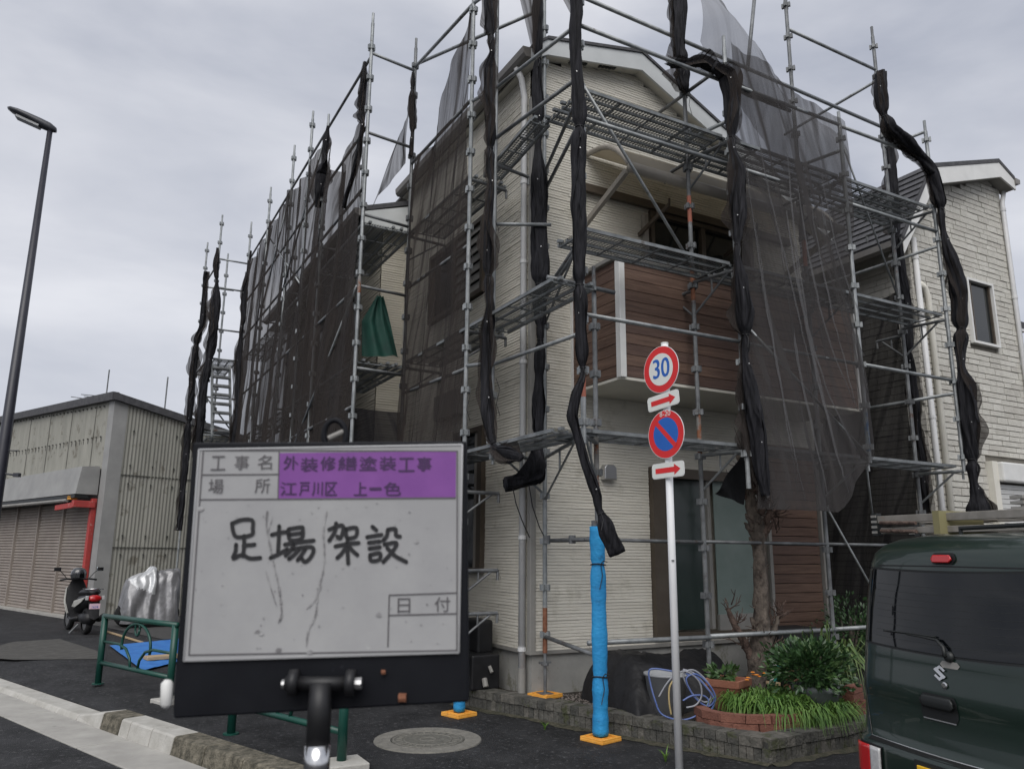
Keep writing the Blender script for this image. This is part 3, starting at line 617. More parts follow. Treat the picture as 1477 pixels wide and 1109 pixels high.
while z < 8.5:
    h = random.choice((.088, .088, .088, .12)); x = NX0 + rnd(-.3, 0)
    while x < NX1:
        l = random.choice((.2, .29, .29, .38, .46)); a, b = max(x, NX0), min(x + l, NX1)
        top = min(ntop(a), ntop(b)) - .25
        hit = any(a < o[1] and b > o[0] and z < o[3] and z+h > o[2] for o in (NW, NS))
        for o in (NW, NS):
            if a < o[1] and b > o[0] and z < o[3] and z+h > o[2]:
                if a < o[0]: b = o[0]
                elif b > o[1]: a = o[1]
                else: b = a
        if b - a > .03 and z + h < top + .12: tiles.append((a, b, z, z + h))
        x += l
    z += h
vis = sorted(tiles, key=lambda q: -(q[1]-q[0])*(q[3]-q[2])*(2 if q[2] > 2.0 else 0.2) / (1 + .02*q[2]))[:300]
vset = set(vis); rest = MB()
for q in tiles:
    a, b, zz, zt = q
    if q in vset:
        put('wall_tile', unit_tile(random.choice((0, 0, 1, 2))), N, ((a+b)/2, NY - rnd(.012, .022), (zz+zt)/2), scale=(b-a-.008, .05, zt-zz-.008))
    else:
        d = rnd(.012, .022); rest.prism([(a+.004, NY-d, zz+.004), (b-.004, NY-d, zz+.004), (b-.004, NY-d, zt-.004), (a+.004, NY-d, zt-.004)], (0, .04, 0))
rest.build('wall_tiles', M['tile'][0], N, kind='stuff')
# left flank: same courses, joined
mb = MB(); z = .1
while z < 6.5:
    h = random.choice((.088, .088, .12)); y = NY + rnd(-.3, 0)
    while y < 5.5:
        l = random.choice((.2, .29, .38, .46)); a, b = max(y, NY-.012), y + l; d = rnd(.01, .02)
        if b - a > .05: mb.prism([(NX0-d, a+.004, z+.004), (NX0-d, b-.004, z+.004), (NX0-d, b-.004, z+h-.004), (NX0-d, a+.004, z+h-.004)], (.04, 0, 0))
        y += l
    z += h
mb.build('flank_tiles', M['tile'][1], N, kind='stuff')
rf = MB()
for (a, za), (b, zb) in zip(NP, NP[1:]): rf.prism([(a, NY-.26, za+.02), (b, NY-.26, zb+.02), (b, NY-.26, zb+.09), (a, NY-.26, za+.09)], (0, 9.2, 0))
rf = rf.build('roof', M['roof'], N)
# courses of slates on the steep slope that shows
(a, za), (b, zb) = NP[0], NP[1]; L_ = hypot(b-a, zb-za); nrow = 11
for r in range(nrow):
    f0, f1 = r/nrow, (r+1)/nrow; y = NY - .24; off = (r % 2)*.22
    nx, nz = -(zb-za)/L_, (b-a)/L_
    while y < 3.4:
        l = .45; mb = MB()
        p0 = Vector((a+(b-a)*f0 + nx*.028, y+.004, za+.09+(zb-za)*f0 + nz*.028)); p1 = Vector((a+(b-a)*f1+.004*nx, y+.004, za+.09+(zb-za)*f1+.004*nz))
        p2 = p1 + Vector((0, l-.008, 0)); p3 = p0 + Vector((0, l-.008, 0))
        mb.prism([p0, p1, p2, p3], (-nx*.016, 0, -nz*.016)); mb.build('slate', M['roof'], rf); y += l
mb = MB()
for (a, za), (b, zb), d0, d1 in zip(NP, NP[1:], (.20, .27, .25), (.30, .25, .16)): mb.prism([(a, NY-.25, za-d0), (b, NY-.25, zb-d1), (b, NY-.25, zb+.015), (a, NY-.25, za+.015)], (0, .03, 0))
mb.build('barge_board', M['trim'], N)
mb = MB()
for (a, za), (b, zb), d0, d1 in zip(NP, NP[1:], (.20, .27, .25), (.30, .25, .16)): mb.prism([(a, NY-.22, za-d0+.02), (b, NY-.22, zb-d1+.02), (b, NY-.22, zb-d1+.04), (a, NY-.22, za-d0+.04)], (0, .24, 0))
mb.build('soffit', M['trim_grey'], N)
mb = MB(); mb.prism([(NP[0][0]+.02, NY-.24, NP[0][1]+.04), (NP[0][0]-.10, NY-.24, NP[0][1]+.03), (NP[0][0]-.09, NY-.24, NP[0][1]-.06), (NP[0][0]+.02, NY-.24, NP[0][1]-.08)], (0, 9, 0)); mb.build('gutter', M['gutter'], N)
mb = MB(); mb.prism([(NP[3][0]-.02, NY-.28, NP[3][1]+.05), (NP[3][0]+.11, NY-.28, NP[3][1]+.04), (NP[3][0]+.10, NY-.28, NP[3][1]-.04), (NP[3][0]-.02, NY-.28, NP[3][1]-.06)], (0, 9, 0)); mb.build('gutter', M['gutter'], N)
p = MB(); p.tube([(NP[3][0]-.03, NY-.06, NP[3][1]-.12), (NX1+.03, NY-.06, NP[3][1]-.22), (NX1-.03, NY-.06, NP[3][1]-.36), (NX1-.03, NY-.06, -.1)], .038, 10); p = p.build('downpipe', M['pipe'], N, smooth=True)
for z in (7.5, 5.9, 4.3, 2.8): MB().tube([(NX1-.03, NY-.06, z), (NX1-.03, NY-.06, z+.05)], .046, 10).build('pipe_clip', M['pipe'], p)
p = MB(); p.tube([(6.66, NY-.06, 6.45), (6.66, NY-.06, -.1)], .042, 10); p.build('downpipe', M['pipe'], N, smooth=True)
p = MB(); p.tube([(6.70, NY-.06, 5.72), (6.80, NY-.07, 5.66), (6.86, NY-.07, 5.5), (6.86, NY-.07, -.1)], .044, 10); p.build('drain_pipe', M['pipe_cream'], N, smooth=True)
for z in (6.1, 5.0, 3.6): MB().tube([(6.66, NY-.06, z), (6.66, NY-.06, z+.05)], .05, 10).build('pipe_clip', M['pipe'], N)
x0, x1, z0, z1 = NW; mb = MB()
mb.box((x0+.02, NY-.02, (z0+z1)/2), (.04, .1, z1-z0)).box((x1-.02, NY-.02, (z0+z1)/2), (.04, .1, z1-z0)).box(((x0+x1)/2, NY-.02, z0+.02), (x1-x0-.08, .098, .04)).box(((x0+x1)/2, NY-.02, z1-.02), (x1-x0-.08, .098, .04))
w = mb.build('window', M['trim'], N)
mb = MB(); mb.box((x0+.15, NY-.0, (z0+z1)/2), (.03, .05, z1-z0-.09)).box((x1-.06, NY-.0, (z0+z1)/2), (.035, .05, z1-z0-.09)); mb.build('sash', M['bronze'], w)
MB().box(((x0+x1)/2, NY+.012, (z0+z1)/2), (x1-x0-.09, .012, z1-z0-.09)).build('pane', M['glass'], w)
# roller shutter low on the right
x0, x1, z0, z1 = NS; mb = MB()
s = MB().box((x0+.07, NY-.05, (z0+z1)/2), (.14, .12, z1-z0)).build('roller_shutter', M['pipe_cream'], N)
MB().box((x0+.78, NY-.09, z1-.16), (1.28, .2, .30)).build('shutter_box', M['trim'], s, bevel=.025)
mb = MB(); z = z1 - .34
while z > .1: mb.box((x0+.78, NY-.03, z-.035), (1.24, .03, .066), (1, 0, 0), (0, 1, .15)); z -= .075
mb.build('slats', M['trim'], s, kind='stuff')

# a further house past the right edge
FX = thing('house', 'far tan house with dark roof peeping past the right downpipe', 'house', (16.5, 6, 0))
mb = MB(); mb.prism([(14.6, 5.5, -.1), (20, 5.5, -.1), (20, 5.5, 8.3), (14.6, 5.5, 8.3)], (0, 6, 0)); mb.build('wall', mat('tan_tile', (0.42, 0.31, 0.20), (0.52, 0.40, 0.27), rough=.85, scale=4, stretch=(1, 1, 6)), FX)
mb = MB()
z = 4.
while z < 8.2: mb.prism([(14.58, 5.485, z+.008), (19, 5.485, z+.008), (19, 5.485, z+.10), (14.58, 5.485, z+.10)], (0, .02, 0)); z += .11
mb.build('cladding', mat('tan_tile_proud', (0.45, 0.34, 0.22), (0.55, 0.43, 0.30), rough=.85, scale=6), FX, kind='stuff')
mb = MB(); mb.prism([(14.2, 5.1, 8.3), (20.4, 5.1, 8.3), (20.4, 5.1, 8.55), (14.2, 5.1, 8.55)], (0, 7, 0)); mb.build('roof', M['roof'], FX)
mb = MB(); mb.prism([(14.15, 5.05, 8.22), (20.4, 5.05, 8.22), (20.4, 5.05, 8.3), (14.15, 5.05, 8.3)], (0, .06, 0)); mb.build('gutter', M['pipe'], FX)

# ------------------------------------------------------------------ corrugated shed down the street
S0 = Vector((-3.80, 13.9, 0))
SH = thing('shed', 'corrugated pale shed with roller shutters and a red corner post', 'shed', S0)
def sp(a, b, z): return S0 + RD*a + RN*b + Vector((0, 0, z))     # a along the shuttered front, b along the flank
def corr(parent, org, ax, nrm, w, z0, z1, pitch, amp, m, topf=None):
    n = max(6, int(w/pitch*6)); mb = MB(); k = len(mb.v)
    for i in range(n+1):
        a = w*i/n; d = amp*sin(2*pi*a/pitch); zt = topf(a) if topf else z1
        mb.v.append(org + ax*a + nrm*d + Vector((0, 0, z0))); mb.v.append(org + ax*a + nrm*d + Vector((0, 0, zt)))
    mb.f += [(2*i, 2*i+2, 2*i+3, 2*i+1) for i in range(n)]
    return mb.build('wall_panel', m, parent, smooth=True)
nf = -RN; ns = -RD
ftop = lambda a: 5.30 + .045*a
stop = lambda b: 5.32 - .19*b
mb = MB(); mb.prism([sp(.05, .05, -.1), sp(.05, 8, -.1), sp(.05, 8, 3.6), sp(.05, .05, 5.2)], RD*12); mb.build('wall', M['shed_corner'], SH)
for i in range(14): corr(SH, sp(.32 + i*.8, -.0, 0) + nf*.012*(i % 2), RD, nf, .80, 3.55, 5.4, .10, .010, M['shed'], lambda a, i=i: ftop(.3 + i*.8 + a))
for i in range(9):
    for z0, z1 in ((-.05, 1.68), (1.68, 3.42), (3.42, 0)):
        corr(SH, sp(-.0, .30 + i*.72, 0) + ns*(.012*(i % 2) + .008*(z0 > 1) + .008*(z0 > 3)), RN, ns, .74, z0 - (.03 if z0 > 1 else 0), z1, .088, .011, M['shed'], (lambda b, i=i: stop(.3 + i*.72 + b) - .05) if z1 == 0 else None)
mb = MB()
for z in (1.67, 3.41): mb.box(sp(-.03, 3.6, z), (6.6, .012, .016), RN)
mb.build('sheet_lap', M['mortar'], SH)
mb = MB(); mb.prism([sp(.30, -.03, -.05), sp(-.03, -.03, -.05), sp(-.03, .30, -.05), sp(.0, .30, -.05), sp(.0, .0, -.05), sp(.3, .0, -.05)], (0, 0, 5.27)); mb.build('corner_trim', M['shed_corner'], SH)
mb = MB(); mb.prism([sp(-.12, -.14, 5.2), sp(-.12, -.14, 5.40), sp(12, -.14, 5.85), sp(12, -.14, 5.65)], RN*.16); mb.prism([sp(-.14, -.1, 5.22), sp(-.14, -.1, 5.40), sp(-.14, 8, 3.88), sp(-.14, 8, 3.70)], RD*.16)
mb.build('roof_edge', M['roof'], SH)
mb = MB(); mb.prism([sp(.02, .02, 5.36), sp(.02, 8, 3.84), sp(12, 8, 4.3), sp(12, .02, 5.8)], (0, 0, .03)); mb.build('roof', M['roof'], SH)
mb = MB(); mb.prism([sp(.45, -.50, 2.92), sp(.45, -.42, 3.58), sp(.45, .0, 3.62), sp(.45, .0, 2.92)], RD*11.5); mb.build('sign_fascia', M['shed_corner'], SH)
mb = MB(); mb.box(sp(6.2, -.38, 2.86), (11.6, .30, .07), RD); mb.build('shutter_housing', M['van_trim'], SH)
mb = MB(); mb.tube([sp(.9, -.50, 2.78), sp(12, -.50, 2.80)], .045, 8); mb.build('awning_tube', M['trim_grey'], SH)
for i in range(6):
    a0 = .62 + i*1.75; fr = MB()
    fr.box(sp(a0+1.70, -.03, 1.4), (.07, .09, 2.9), RD)
    sh = fr.build('shutter', M['shutter'], SH); mb = MB(); z = -.04
    while z < 2.75:
        A = sp(a0, 0, z); B_ = sp(a0+1.66, 0, z)
        mb.add([A, B_, B_ + nf*.026 + Vector((0, 0, .028)), A + nf*.026 + Vector((0, 0, .028)), A + nf*.022 + Vector((0, 0, .062)), B_ + nf*.022 + Vector((0, 0, .062)), A + Vector((0, 0, .078)), B_ + Vector((0, 0, .078))], [(0, 1, 2, 3), (3, 2, 5, 4), (4, 5, 7, 6)]); z += .078
    mb.build('slats', M['shutter'], sh, kind='stuff')
rp_ = MB().box(sp(.47, -.06, 1.4), (.14, .12, 2.85), RD).box(sp(.42, -.30, 2.68), (.13, .5, .16), RD).beam(sp(.5, -.47, 2.66), sp(1.7, -.47, 2.62), .05, .13)
rp_.build('red_frame', M['red'], SH, bevel=.01)
MB().box(sp(.75, -.45, 2.84), (.22, .16, .10), RD).build('amber_lamp', M['orange'], SH, bevel=.01)
mb = MB(); mb.box(sp(6, -.12, .02), (11, .22, .06), RD); mb.build('sill', M['concrete'], SH)
# bolt heads on the flank sheets
mb = MB()
for zz in (1.5, 1.95, 3.2, 3.65, 4.5):
    for q in range(12): mb.box(sp(-.035, .5 + q*.55, zz), (.03, .03, .035), RN).box(sp(-.033, .5 + q*.55, zz-.05), (.012, .006, .08), RN)
mb.build('bolts', M['mortar'], SH, kind='stuff')
mb = MB()
for q in range(40):
    mb.box(sp(.6 + q*.27, -.03, 4.36 + .018*q*.27), (.03, .03, .03), RD).box(sp(.6 + q*.27, -.02, 4.29 + .018*q*.27), (.012, .008, .10), RD)
    mb.box(sp(.6 + q*.27, -.03, 5.13 + .045*q*.27), (.03, .03, .03), RD)
mb.build('bolts', M['mortar'], SH, kind='stuff')
def antenna(p, h, label, big):
    a = thing('antenna', label, 'antenna', p)
    MB().tube([p, p + Vector((0, 0, h))], .022, 6).build('mast', M['steel_dark'], a)
    if big:
        mb = MB(); b0 = p + Vector((0, 0, h*.35)); mb.tube([b0 - RN*.5 - RD*.7, b0 + RN*.5 + RD*.7], .014, 5); mb.tube([b0 + RD*.5 - RN*.8 + Vector((0, 0, .08)), b0 + RD*.5 + RN*.8 + Vector((0, 0, .08))], .012, 5)
        for q in range(-3, 4): c = b0 + (RN*.5 + RD*.7)*(q/3); mb.tube([c - RN*.4 + RD*.15, c + RN*.4 - RD*.15], .012, 5)
        mb.build('yagi', M['steel_dark'], a)
    return a
antenna(sp(4.6, 1.5, 5.45), 1.5, 'television aerial with crossbars on the long shed roof edge', True)
antenna(sp(1.5, 1.9, 5.0), 1.35, 'bare thin mast just behind the shed roof corner', False)
wp = thing('wall_sign', 'small blue and white plate on the shed fascia at far left', 'sign', sp(7.3, -.53, 3.0))
MB().box(sp(7.3, -.52, 3.02), (.62, .03, .42), RD).build('plate', M['white'], wp); MB().box(sp(7.25, -.538, 2.98), (.42, .012, .26), RD).build('panel', M['wallplate'], wp)
# low tiled roof seen through the scaffold foot of the ladder
BK = thing('house', 'low pale house with rust red roof behind the scaffold ladder', 'house', (-1.0, 21, 0))
mb = MB(); mb.prism([sp(4.5, 3.2, -.1), sp(4.5, 12, -.1), sp(4.5, 12, 4.9), sp(4.5, 3.2, 4.9)], RD*5); mb.build('wall', M['shed'], BK)
mb = MB(); mb.prism([sp(4.2, 2.9, 4.85), sp(4.2, 12.3, 4.85), sp(7, 12.3, 5.6), sp(7, 2.9, 5.6)], (0, 0, .12)); mb.build('roof', M['red_brick'], BK)

# ------------------------------------------------------------------ planter edging of small bricks
P0, P1, P2 = Vector((-.52, .80, 0)), Vector((.66, -2.60, 0)), Vector((4.2, -2.30, 0))
PL = thing('planter', 'low planter edge of narrow dark weathered bricks with mossy tops', 'planter', P1)
def brick_mesh(i, l, h, t):
    mb = MB(); mb.box((0, 0, 0), (l, t, h)); j = .0016
    for v in mb.v: v += Vector((rnd(-j, j), rnd(-j, j), rnd(-j, j)))
    return mb.mesh('brick', M['brick_dark'][i])
LOW = [brick_mesh(i, .058, .115, .09) for i in (0, 1, 2, 1)]; TOP = [brick_mesh(i, .095, .075, .21) for i in (0, 1, 2, 0)]
for A, B_, zb in ((P0, P1, 0.0), (P1, P2, 0.0)):
    d = (B_ - A); L_ = d.length; d.normalize(); inn = zup.cross(d).normalized()
    mid = (A + B_)/2
    if inn.dot(Vector((2, 0, 0)) - mid) < 0: inn = -inn
    q = axes_quat(d, z=zup)
    n = int(L_/.064)
    for k in range(n): put('brick', random.choice(LOW), PL, A + d*(.032 + k*.064) + inn*(.05 + rnd(-.004, .004)) + Vector((0, 0, .055)), q, (1, 1, rnd(.97, 1.03)))
    n = int(L_/.101)
    for k in range(n): put('brick', random.choice(TOP), PL, A + d*(.05 + k*.101) + inn*(.10 + rnd(-.005, .005)) + Vector((0, 0, .152 + rnd(-.003, .003))), q)
    mb = MB(); mb.prism([A + inn*.02 + Vector((0, 0, -.1)), B_ + inn*.02 + Vector((0, 0, -.1)), B_ + inn*.17 + Vector((0, 0, -.1)), A + inn*.17 + Vector((0, 0, -.1))], (0, 0, .262)); mb.build('mortar_bed', M['mortar'], PL)
mb = MB(); mb.add([P0 + Vector((.1, 0, .15)), P1 + Vector((.1, .1, .15)), P2 + Vector((0, .1, .15)), Vector((4.2, .3, .17)), Vector((0, .3, .17)), Vector((-.3, 1.1, .17))], [(0, 1, 2, 3, 4, 5)])
tag(mb.build('planting_bed', M['soil']), 'dark bare soil inside the planter in front of the house', 'soil', kind='structure')
mb = MB(); mb.prism([Vector((-3.2, 0, 0)) + Vector((2.55, 1.2, 0)), Vector((-.45, 11, 0)), Vector((.2, 11, 0)), Vector((.2, .5, 0)), Vector((-.35, .75, 0))], (0, 0, .15)); tag(mb.build('side_strip', M['soil']), 'narrow strip of soil along the left wall of the house', 'soil', kind='structure')
# moss and dirt gathered along the foot of the planter
mb = MB()
for A, B_ in ((P0, P1), (P1, P2)):
    d = (B_ - A).normalized(); out = d.cross(zup).normalized(); 
    if out.dot(Vector((2, 0, 0)) - A) > 0: out = -out
    L_ = (B_ - A).length; N_ = int(L_/.06); k0 = len(mb.v)
    for k in range(N_+1): mb.v += [A + d*L_*k/N_ + Vector((0, 0, .016)), A + d*L_*k/N_ + out*(.07 + .06*noise.noise(Vector((k*.35, A.x, 0))) + .03*noise.noise(Vector((k*1.3, 3, 0)))) + Vector((0, 0, .004))]
    mb.f += [(k0+2*k, k0+2*k+1, k0+2*k+3, k0+2*k+2) for k in range(N_)]
tag(mb.build('dirt_strip', mat('mossy_dirt', (0.030, 0.032, 0.018), (0.085, 0.075, 0.052), rough=.95, scale=18, bump=.8, bscale=60)), 'mossy dirt gathered along the foot of the planter bricks', 'dirt', kind='structure')
# gravel by the corner
mb = MB()
for k in range(900):
    p = Vector((rnd(.18, 1.15), rnd(-1.25, -.1), .165)); 
    if p.x*.2 - p.y > 1.3 or p.x < -p.y*.38 - .02: continue
    r = rnd(.009, .02); q = rnd(0, 3)
    mb.add([p + Vector((cos(q)*r, sin(q)*r, 0)), p + Vector((cos(q+2)*r, sin(q+2)*r, r*.3)), p + Vector((cos(q+4.2)*r, sin(q+4.2)*r, 0)), p + Vector((0, 0, r*rnd(.7, 1.2)))], [(0, 1, 3), (1, 2, 3), (2, 0, 3)])
tag(mb.build('gravel', M['gravel'], kind='stuff'), 'pinkish grey gravel scattered by the orange corner pad', 'gravel', kind='stuff')

# ------------------------------------------------------------------ scaffold
SF = thing('scaffold', 'galvanised steel scaffold wrapped around the cream house', 'scaffold', (0, -1.3, 0))
mb = MB(); mb.tube([(0, 0, -.022), (0, 0, .022)], .033, 10)
for k in range(4):
    a = k*pi/2 + .3; mb.box((cos(a)*.043, sin(a)*.043, 0), (.026, .034, .062), (cos(a), sin(a), 0))
SOCK = [mb.mesh('wedge_socket', m) for m in (M['steel'], M['steel_dark'])]
nsock = [0]
def standard(x, y, z0, z1, m='steel', s0=None, band=None, lean=(0, 0), pin=True):
    mb = MB(); top = Vector((x + lean[0], y + lean[1], z1)); bot = Vector((x, y, z0)); d = top - bot
    mb.tube([bot, top - d*(.16/d.length)] if pin else [bot, top], .0243, 10)
    if pin: mb.tube([top - d*(.2/d.length), top], .0195, 8)
    o = mb.build('standard', M[m], SF, smooth=False)
    z = (s0 if s0 is not None else z0 + .25)
    while z < z1 - .15:
        if nsock[0] < 297:
            nsock[0] += 1; f = (z - z0)/(z1 - z0)
            put('wedge_socket', SOCK[0 if m == 'steel' else 1], o, bot + d*f, Matrix.Rotation(rnd(0, .3), 3, 'Z').to_quaternion())
        z += .475
    if band:
        for (a, b, bm) in band:
            MB().tube([bot + d*((a-z0)/(z1-z0)), bot + d*((b-z0)/(z1-z0))], .0252, 10).build('paint_band', M[bm], o)
    return o
def pipe(a, b, m='steel', r=.0215, name='ledger'):
    return MB().tube([a, b], r, 8).build(name, M[m], SF, smooth=True)
def jack(x, y, z):
    mb = MB(); mb.tube([(x, y, z+.03), (x, y, z+.5)], .017, 8); mb.box((x, y, z+.033), (.13, .13, .008)); mb.tube([(x, y, z+.30), (x, y, z+.33)], .04, 8); mb.beam((x-.07, y, z+.33), (x+.07, y, z+.33), .02, .02)
    return mb.build('screw_jack', M['steel_dark'], SF)
# legs that reach the ground
standard(-.05, -1.31, .02, 4.40, 'steel_dark', .45, [(2.2, 2.75, 'steel_rusty')])
standard(.09, -.13, .60, 9.3, 'steel', .78, [(.6, 1.05, 'rust')]); jack(.09, -.13, .175)
for x, top, bd in ((1.43, 9.3, [(2.62, 3.1, 'steel_rusty'), (4.35, 4.75, 'rust'), (5.28, 5.6, 'red_paint')]), (3.28, 9.3, [(5.1, 5.5, 'red_paint')]), (5.06, 9.12, None)):
    standard(x, -1.1, .45, top, 'steel_dark', .72, bd); jack(x, -1.1, .15)
standard(-.71, .22, .02, 9.3, 'steel', .5)
standard(-.71, 2.17, .02, 8.95, 'steel_dark', 2.8)
standard(-1.40, 2.08, .02, 9.05, 'steel', 2.8, [(4.9, 5.2, 'steel_rusty')])
for y, top in ((4.25, 8.62), (5.38, 9.28), (6.75, 9.28), (8.9, 9.33), (11.1, 9.37)): standard(-1.40, y, .02, top, 'steel', 3.3)
for y in (4.25, 6.75, 8.9): standard(-.78, y, .02, 8.2, 'steel_dark', 4.5)
for x, y, top in ((-2.07, 11.1, 9.4), (-2.13, 13.07, 9.4), (-1.75, 12.0, 8.8)): standard(x, y, .02, top, 'steel', 3.0)
# upper legs that start on the first lift
standard(-.42, -1.65, 2.56, 9.3, 'steel', 2.75, [(2.98, 3.2, 'red_paint')])
standard(1.55, -1.65, 2.25, 7.36, 'steel', 2.6)
standard(3.42, -1.65, 2.62, 6.97, 'steel', 2.8, [(2.75, 3.2, 'blue_paint')])
standard(5.17, -1.65, 2.62, 7.36, 'steel', 2.8)
standard(-.60, -.20, 2.55, 9.3, 'steel', 2.75)
# rails along the front
for z in (3.76, 5.76, 6.78):
    for a, b in ((-.42, 1.55), (1.55, 3.42), (3.42, 5.17)): pipe((a, -1.65, z), (b, -1.65, z + rnd(-.015, .015)))
for a, b in ((-.05, 1.43), (1.43, 3.28), (3.28, 5.06)):
    pipe((a, -1.13, .80), (b, -1.13, .80 + rnd(-.02, .02)), r=.024); pipe((a, -1.1, 1.735), (b, -1.1, 1.73), 'steel_dark', .018)
pipe((-.4, -1.12, 7.64), (5.06, -1.12, 7.5), r=.0235); pipe((3.28, -1.1, 8.44), (5.06, -1.1, 8.42))
pipe((.09, -.13, .76), (-.05, -1.31, .70), 'steel_dark'); pipe((.09, -.16, 1.735), (-.05, -1.31, 1.735), 'steel_dark'); pipe((-.62, -1.36, 4.17), (.16, -1.36, 4.15), 'steel_dark', .024)
for k in range(3): MB().tube([(-.02+.16*k - .12, -.55-.22*k, 1.70), (-.02 + .16*k-.12, -.55-.22*k, 1.78)], .036, 10).build('coupler', M['steel_dark'], SF)
# rails round the corner and along the left
pipe((-.60, -.20, 3.56), (-.42, -1.65, 3.58)); pipe((-.71, .22, 3.62), (-.60, -.20, 3.58)); pipe((-.60, -.2, 5.16), (.0, -.42, 5.2)); pipe((.09, -.13, 5.74), (-.42, -1.65, 5.72), 'steel_dark'); pipe((.09, -.13, 4.5), (-.42, -1.65, 4.5), 'steel_dark')
pipe((-.71, .22, 6.86), (-.60, -.2, 6.84)); pipe((-.60, -.2, 6.84), (-.42, -1.65, 6.8)); pipe((-.60, -.2, 6.2), (-.42, -1.65, 6.2), 'steel_dark'); pipe((-.71, .22, 8.2), (-.42, -1.65, 7.9))
pipe((-.71, 2.17, 8.48), (-.71, .22, 8.2), r=.0235); pipe((-.71, 2.17, 8.52), (.09, -.13, 8.2), r=.0235)
for z in (6.95, 5.1, 3.65, 1.9): pipe((-.71, 2.17, z), (-.71, .22, z - .06), 'steel_dark')
for z in (8.42, 7.2, 6.0, 5.0, 3.9): pipe((-1.40, 2.08, z), (-.71, 2.17, z), 'steel' if z > 8 else 'steel_dark')
for z in (8.36, 7.3, 6.4, 5.0, 3.4):
    pipe((-1.40, 2.08, z), (-1.40, 5.38, z + .0), 'steel_dark'); pipe((-1.40, 5.38, z), (-1.40, 11.1, z), 'steel_dark')
for z in (8.3, 7.6, 6.6, 5.9, 5.0, 4.2): pipe((-2.07, 11.1, z), (-1.40, 11.1, z)); 
for z in (8.2, 5.9, 4.4): pipe((-2.07, 11.1, z), (-2.13, 13.07, z)); pipe((-2.13, 13.07, z), (-1.4, 13.0, z))
for y in (4.25, 6.75, 8.9):
    for z in (6.3, 4.1): pipe((-1.4, y, z), (-.6, y, z), 'steel_dark')
# right-hand return
for z, y1 in ((5.56, 1.5), (7.2, -1.1), (3.6, 1.5), (8.25, .6)): pipe((5.17 if z < 8 else 5.06, -1.65 if z < 8 else -1.1, z), (5.06, y1, z))
pipe((3.42, -1.65, 6.45), (3.28, -1.1, 6.45)); pipe((1.55, -1.65, 6.3), (1.43, -1.1, 6.3)); pipe((1.55, -1.65, 7.0), (1.43, -.6, 6.9), 'steel_dark')
# braces
def brace(a, b, r=.0165): pipe(a, b, 'steel', r, 'brace')
brace((-.40, -1.69, 6.08), (1.46, -1.14, 4.66)); brace((1.6, -1.68, 3.95), (3.36, -1.68, 2.7)); brace((3.28, -1.14, 2.15), (4.3, -1.14, .75), .012); brace((3.42, -1.6, 2.7), (4.0, -1.2, 1.9), .012)
brace((3.42, -1.62, 6.7), (5.0, -1.12, 5.0), .012); brace((-1.4, 5.38, 6.0), (-1.4, 9, 8.3)); brace((-1.4, 11.1, 4.2), (-2.07, 11.1, 5.0)); brace((-1.43, 2.1, 5.0), (-1.43, 5.4, 3.0)); brace((-1.42, 4.25, 8.3), (-1.42, 6.75, 6.4)); brace((-1.42, 6.75, 8.3), (-1.42, 8.9, 6.4))
a, b = Py(1078, 102, -1.12), Py(1089, -10, -1.12); pipe(a, b, 'steel_dark', .024, 'brace')
# brackets
def bracket(p, q, m='steel', drop=.38, knee=True):
    p = Vector(p); q = Vector(q); mb = MB(); mb.tube([p, q], .0205, 8); d = (q - p)
    if knee: mb.tube([p + Vector((0, 0, -drop)), p + d*.85], .013, 6); mb.tube([p + d*.45, p + d*.45 + Vector((0, 0, -drop*.48))], .011, 6)
    mb.tube([q, q + Vector((0, 0, -.10))], .016, 6)
    return mb.build('bracket', M[m], SF)
for x, xo in ((1.43, 1.55), (3.28, 3.42), (5.06, 5.17)):
    for z, m in ((2.63, 'steel'), (4.56, 'steel_dark'), (6.05, 'steel_dark')): bracket((x, -1.1, z), (xo, -1.63, z), m)
    for z in (4.47, 6.02): bracket((x, -1.1, z), (x-.02, -.72, z), 'steel_dark', .3, z < 5)
bracket((-.05, -1.31, 2.63), (-.42, -1.65, 2.63)); bracket((.09, -.13, 2.62), (-.42, -1.62, 2.62), drop=.45); bracket((.09, -.13, 2.60), (-.58, -.2, 2.6)); bracket((.09, -.13, 4.42), (-.42, -1.62, 4.44), 'steel_dark', .3)
bracket((.09, -.13, 5.98), (-.42, -1.62, 6.0), 'steel_dark', .3, False)
for z, m in ((2.24, 'steel_dark'), (1.42, 'steel_dark'), (.98, 'steel_dark')): bracket((-.71, .22, z), (-.28, .24, z), m, .25)
bracket((-.60, -.2, 5.88), (-.12, -.12, 5.88), 'steel_dark', .2, False); bracket((-.71, .22, 5.86), (-.2, .28, 5.86), 'steel_dark', .3, False); bracket((-.71, .22, 4.02), (-.2, .26, 4.02), 'steel_dark', .3)
for z in (5.86, 4.0, 2.5): bracket((-.71, 2.17, z), (-.15, 2.22, z), 'steel_dark', .35)
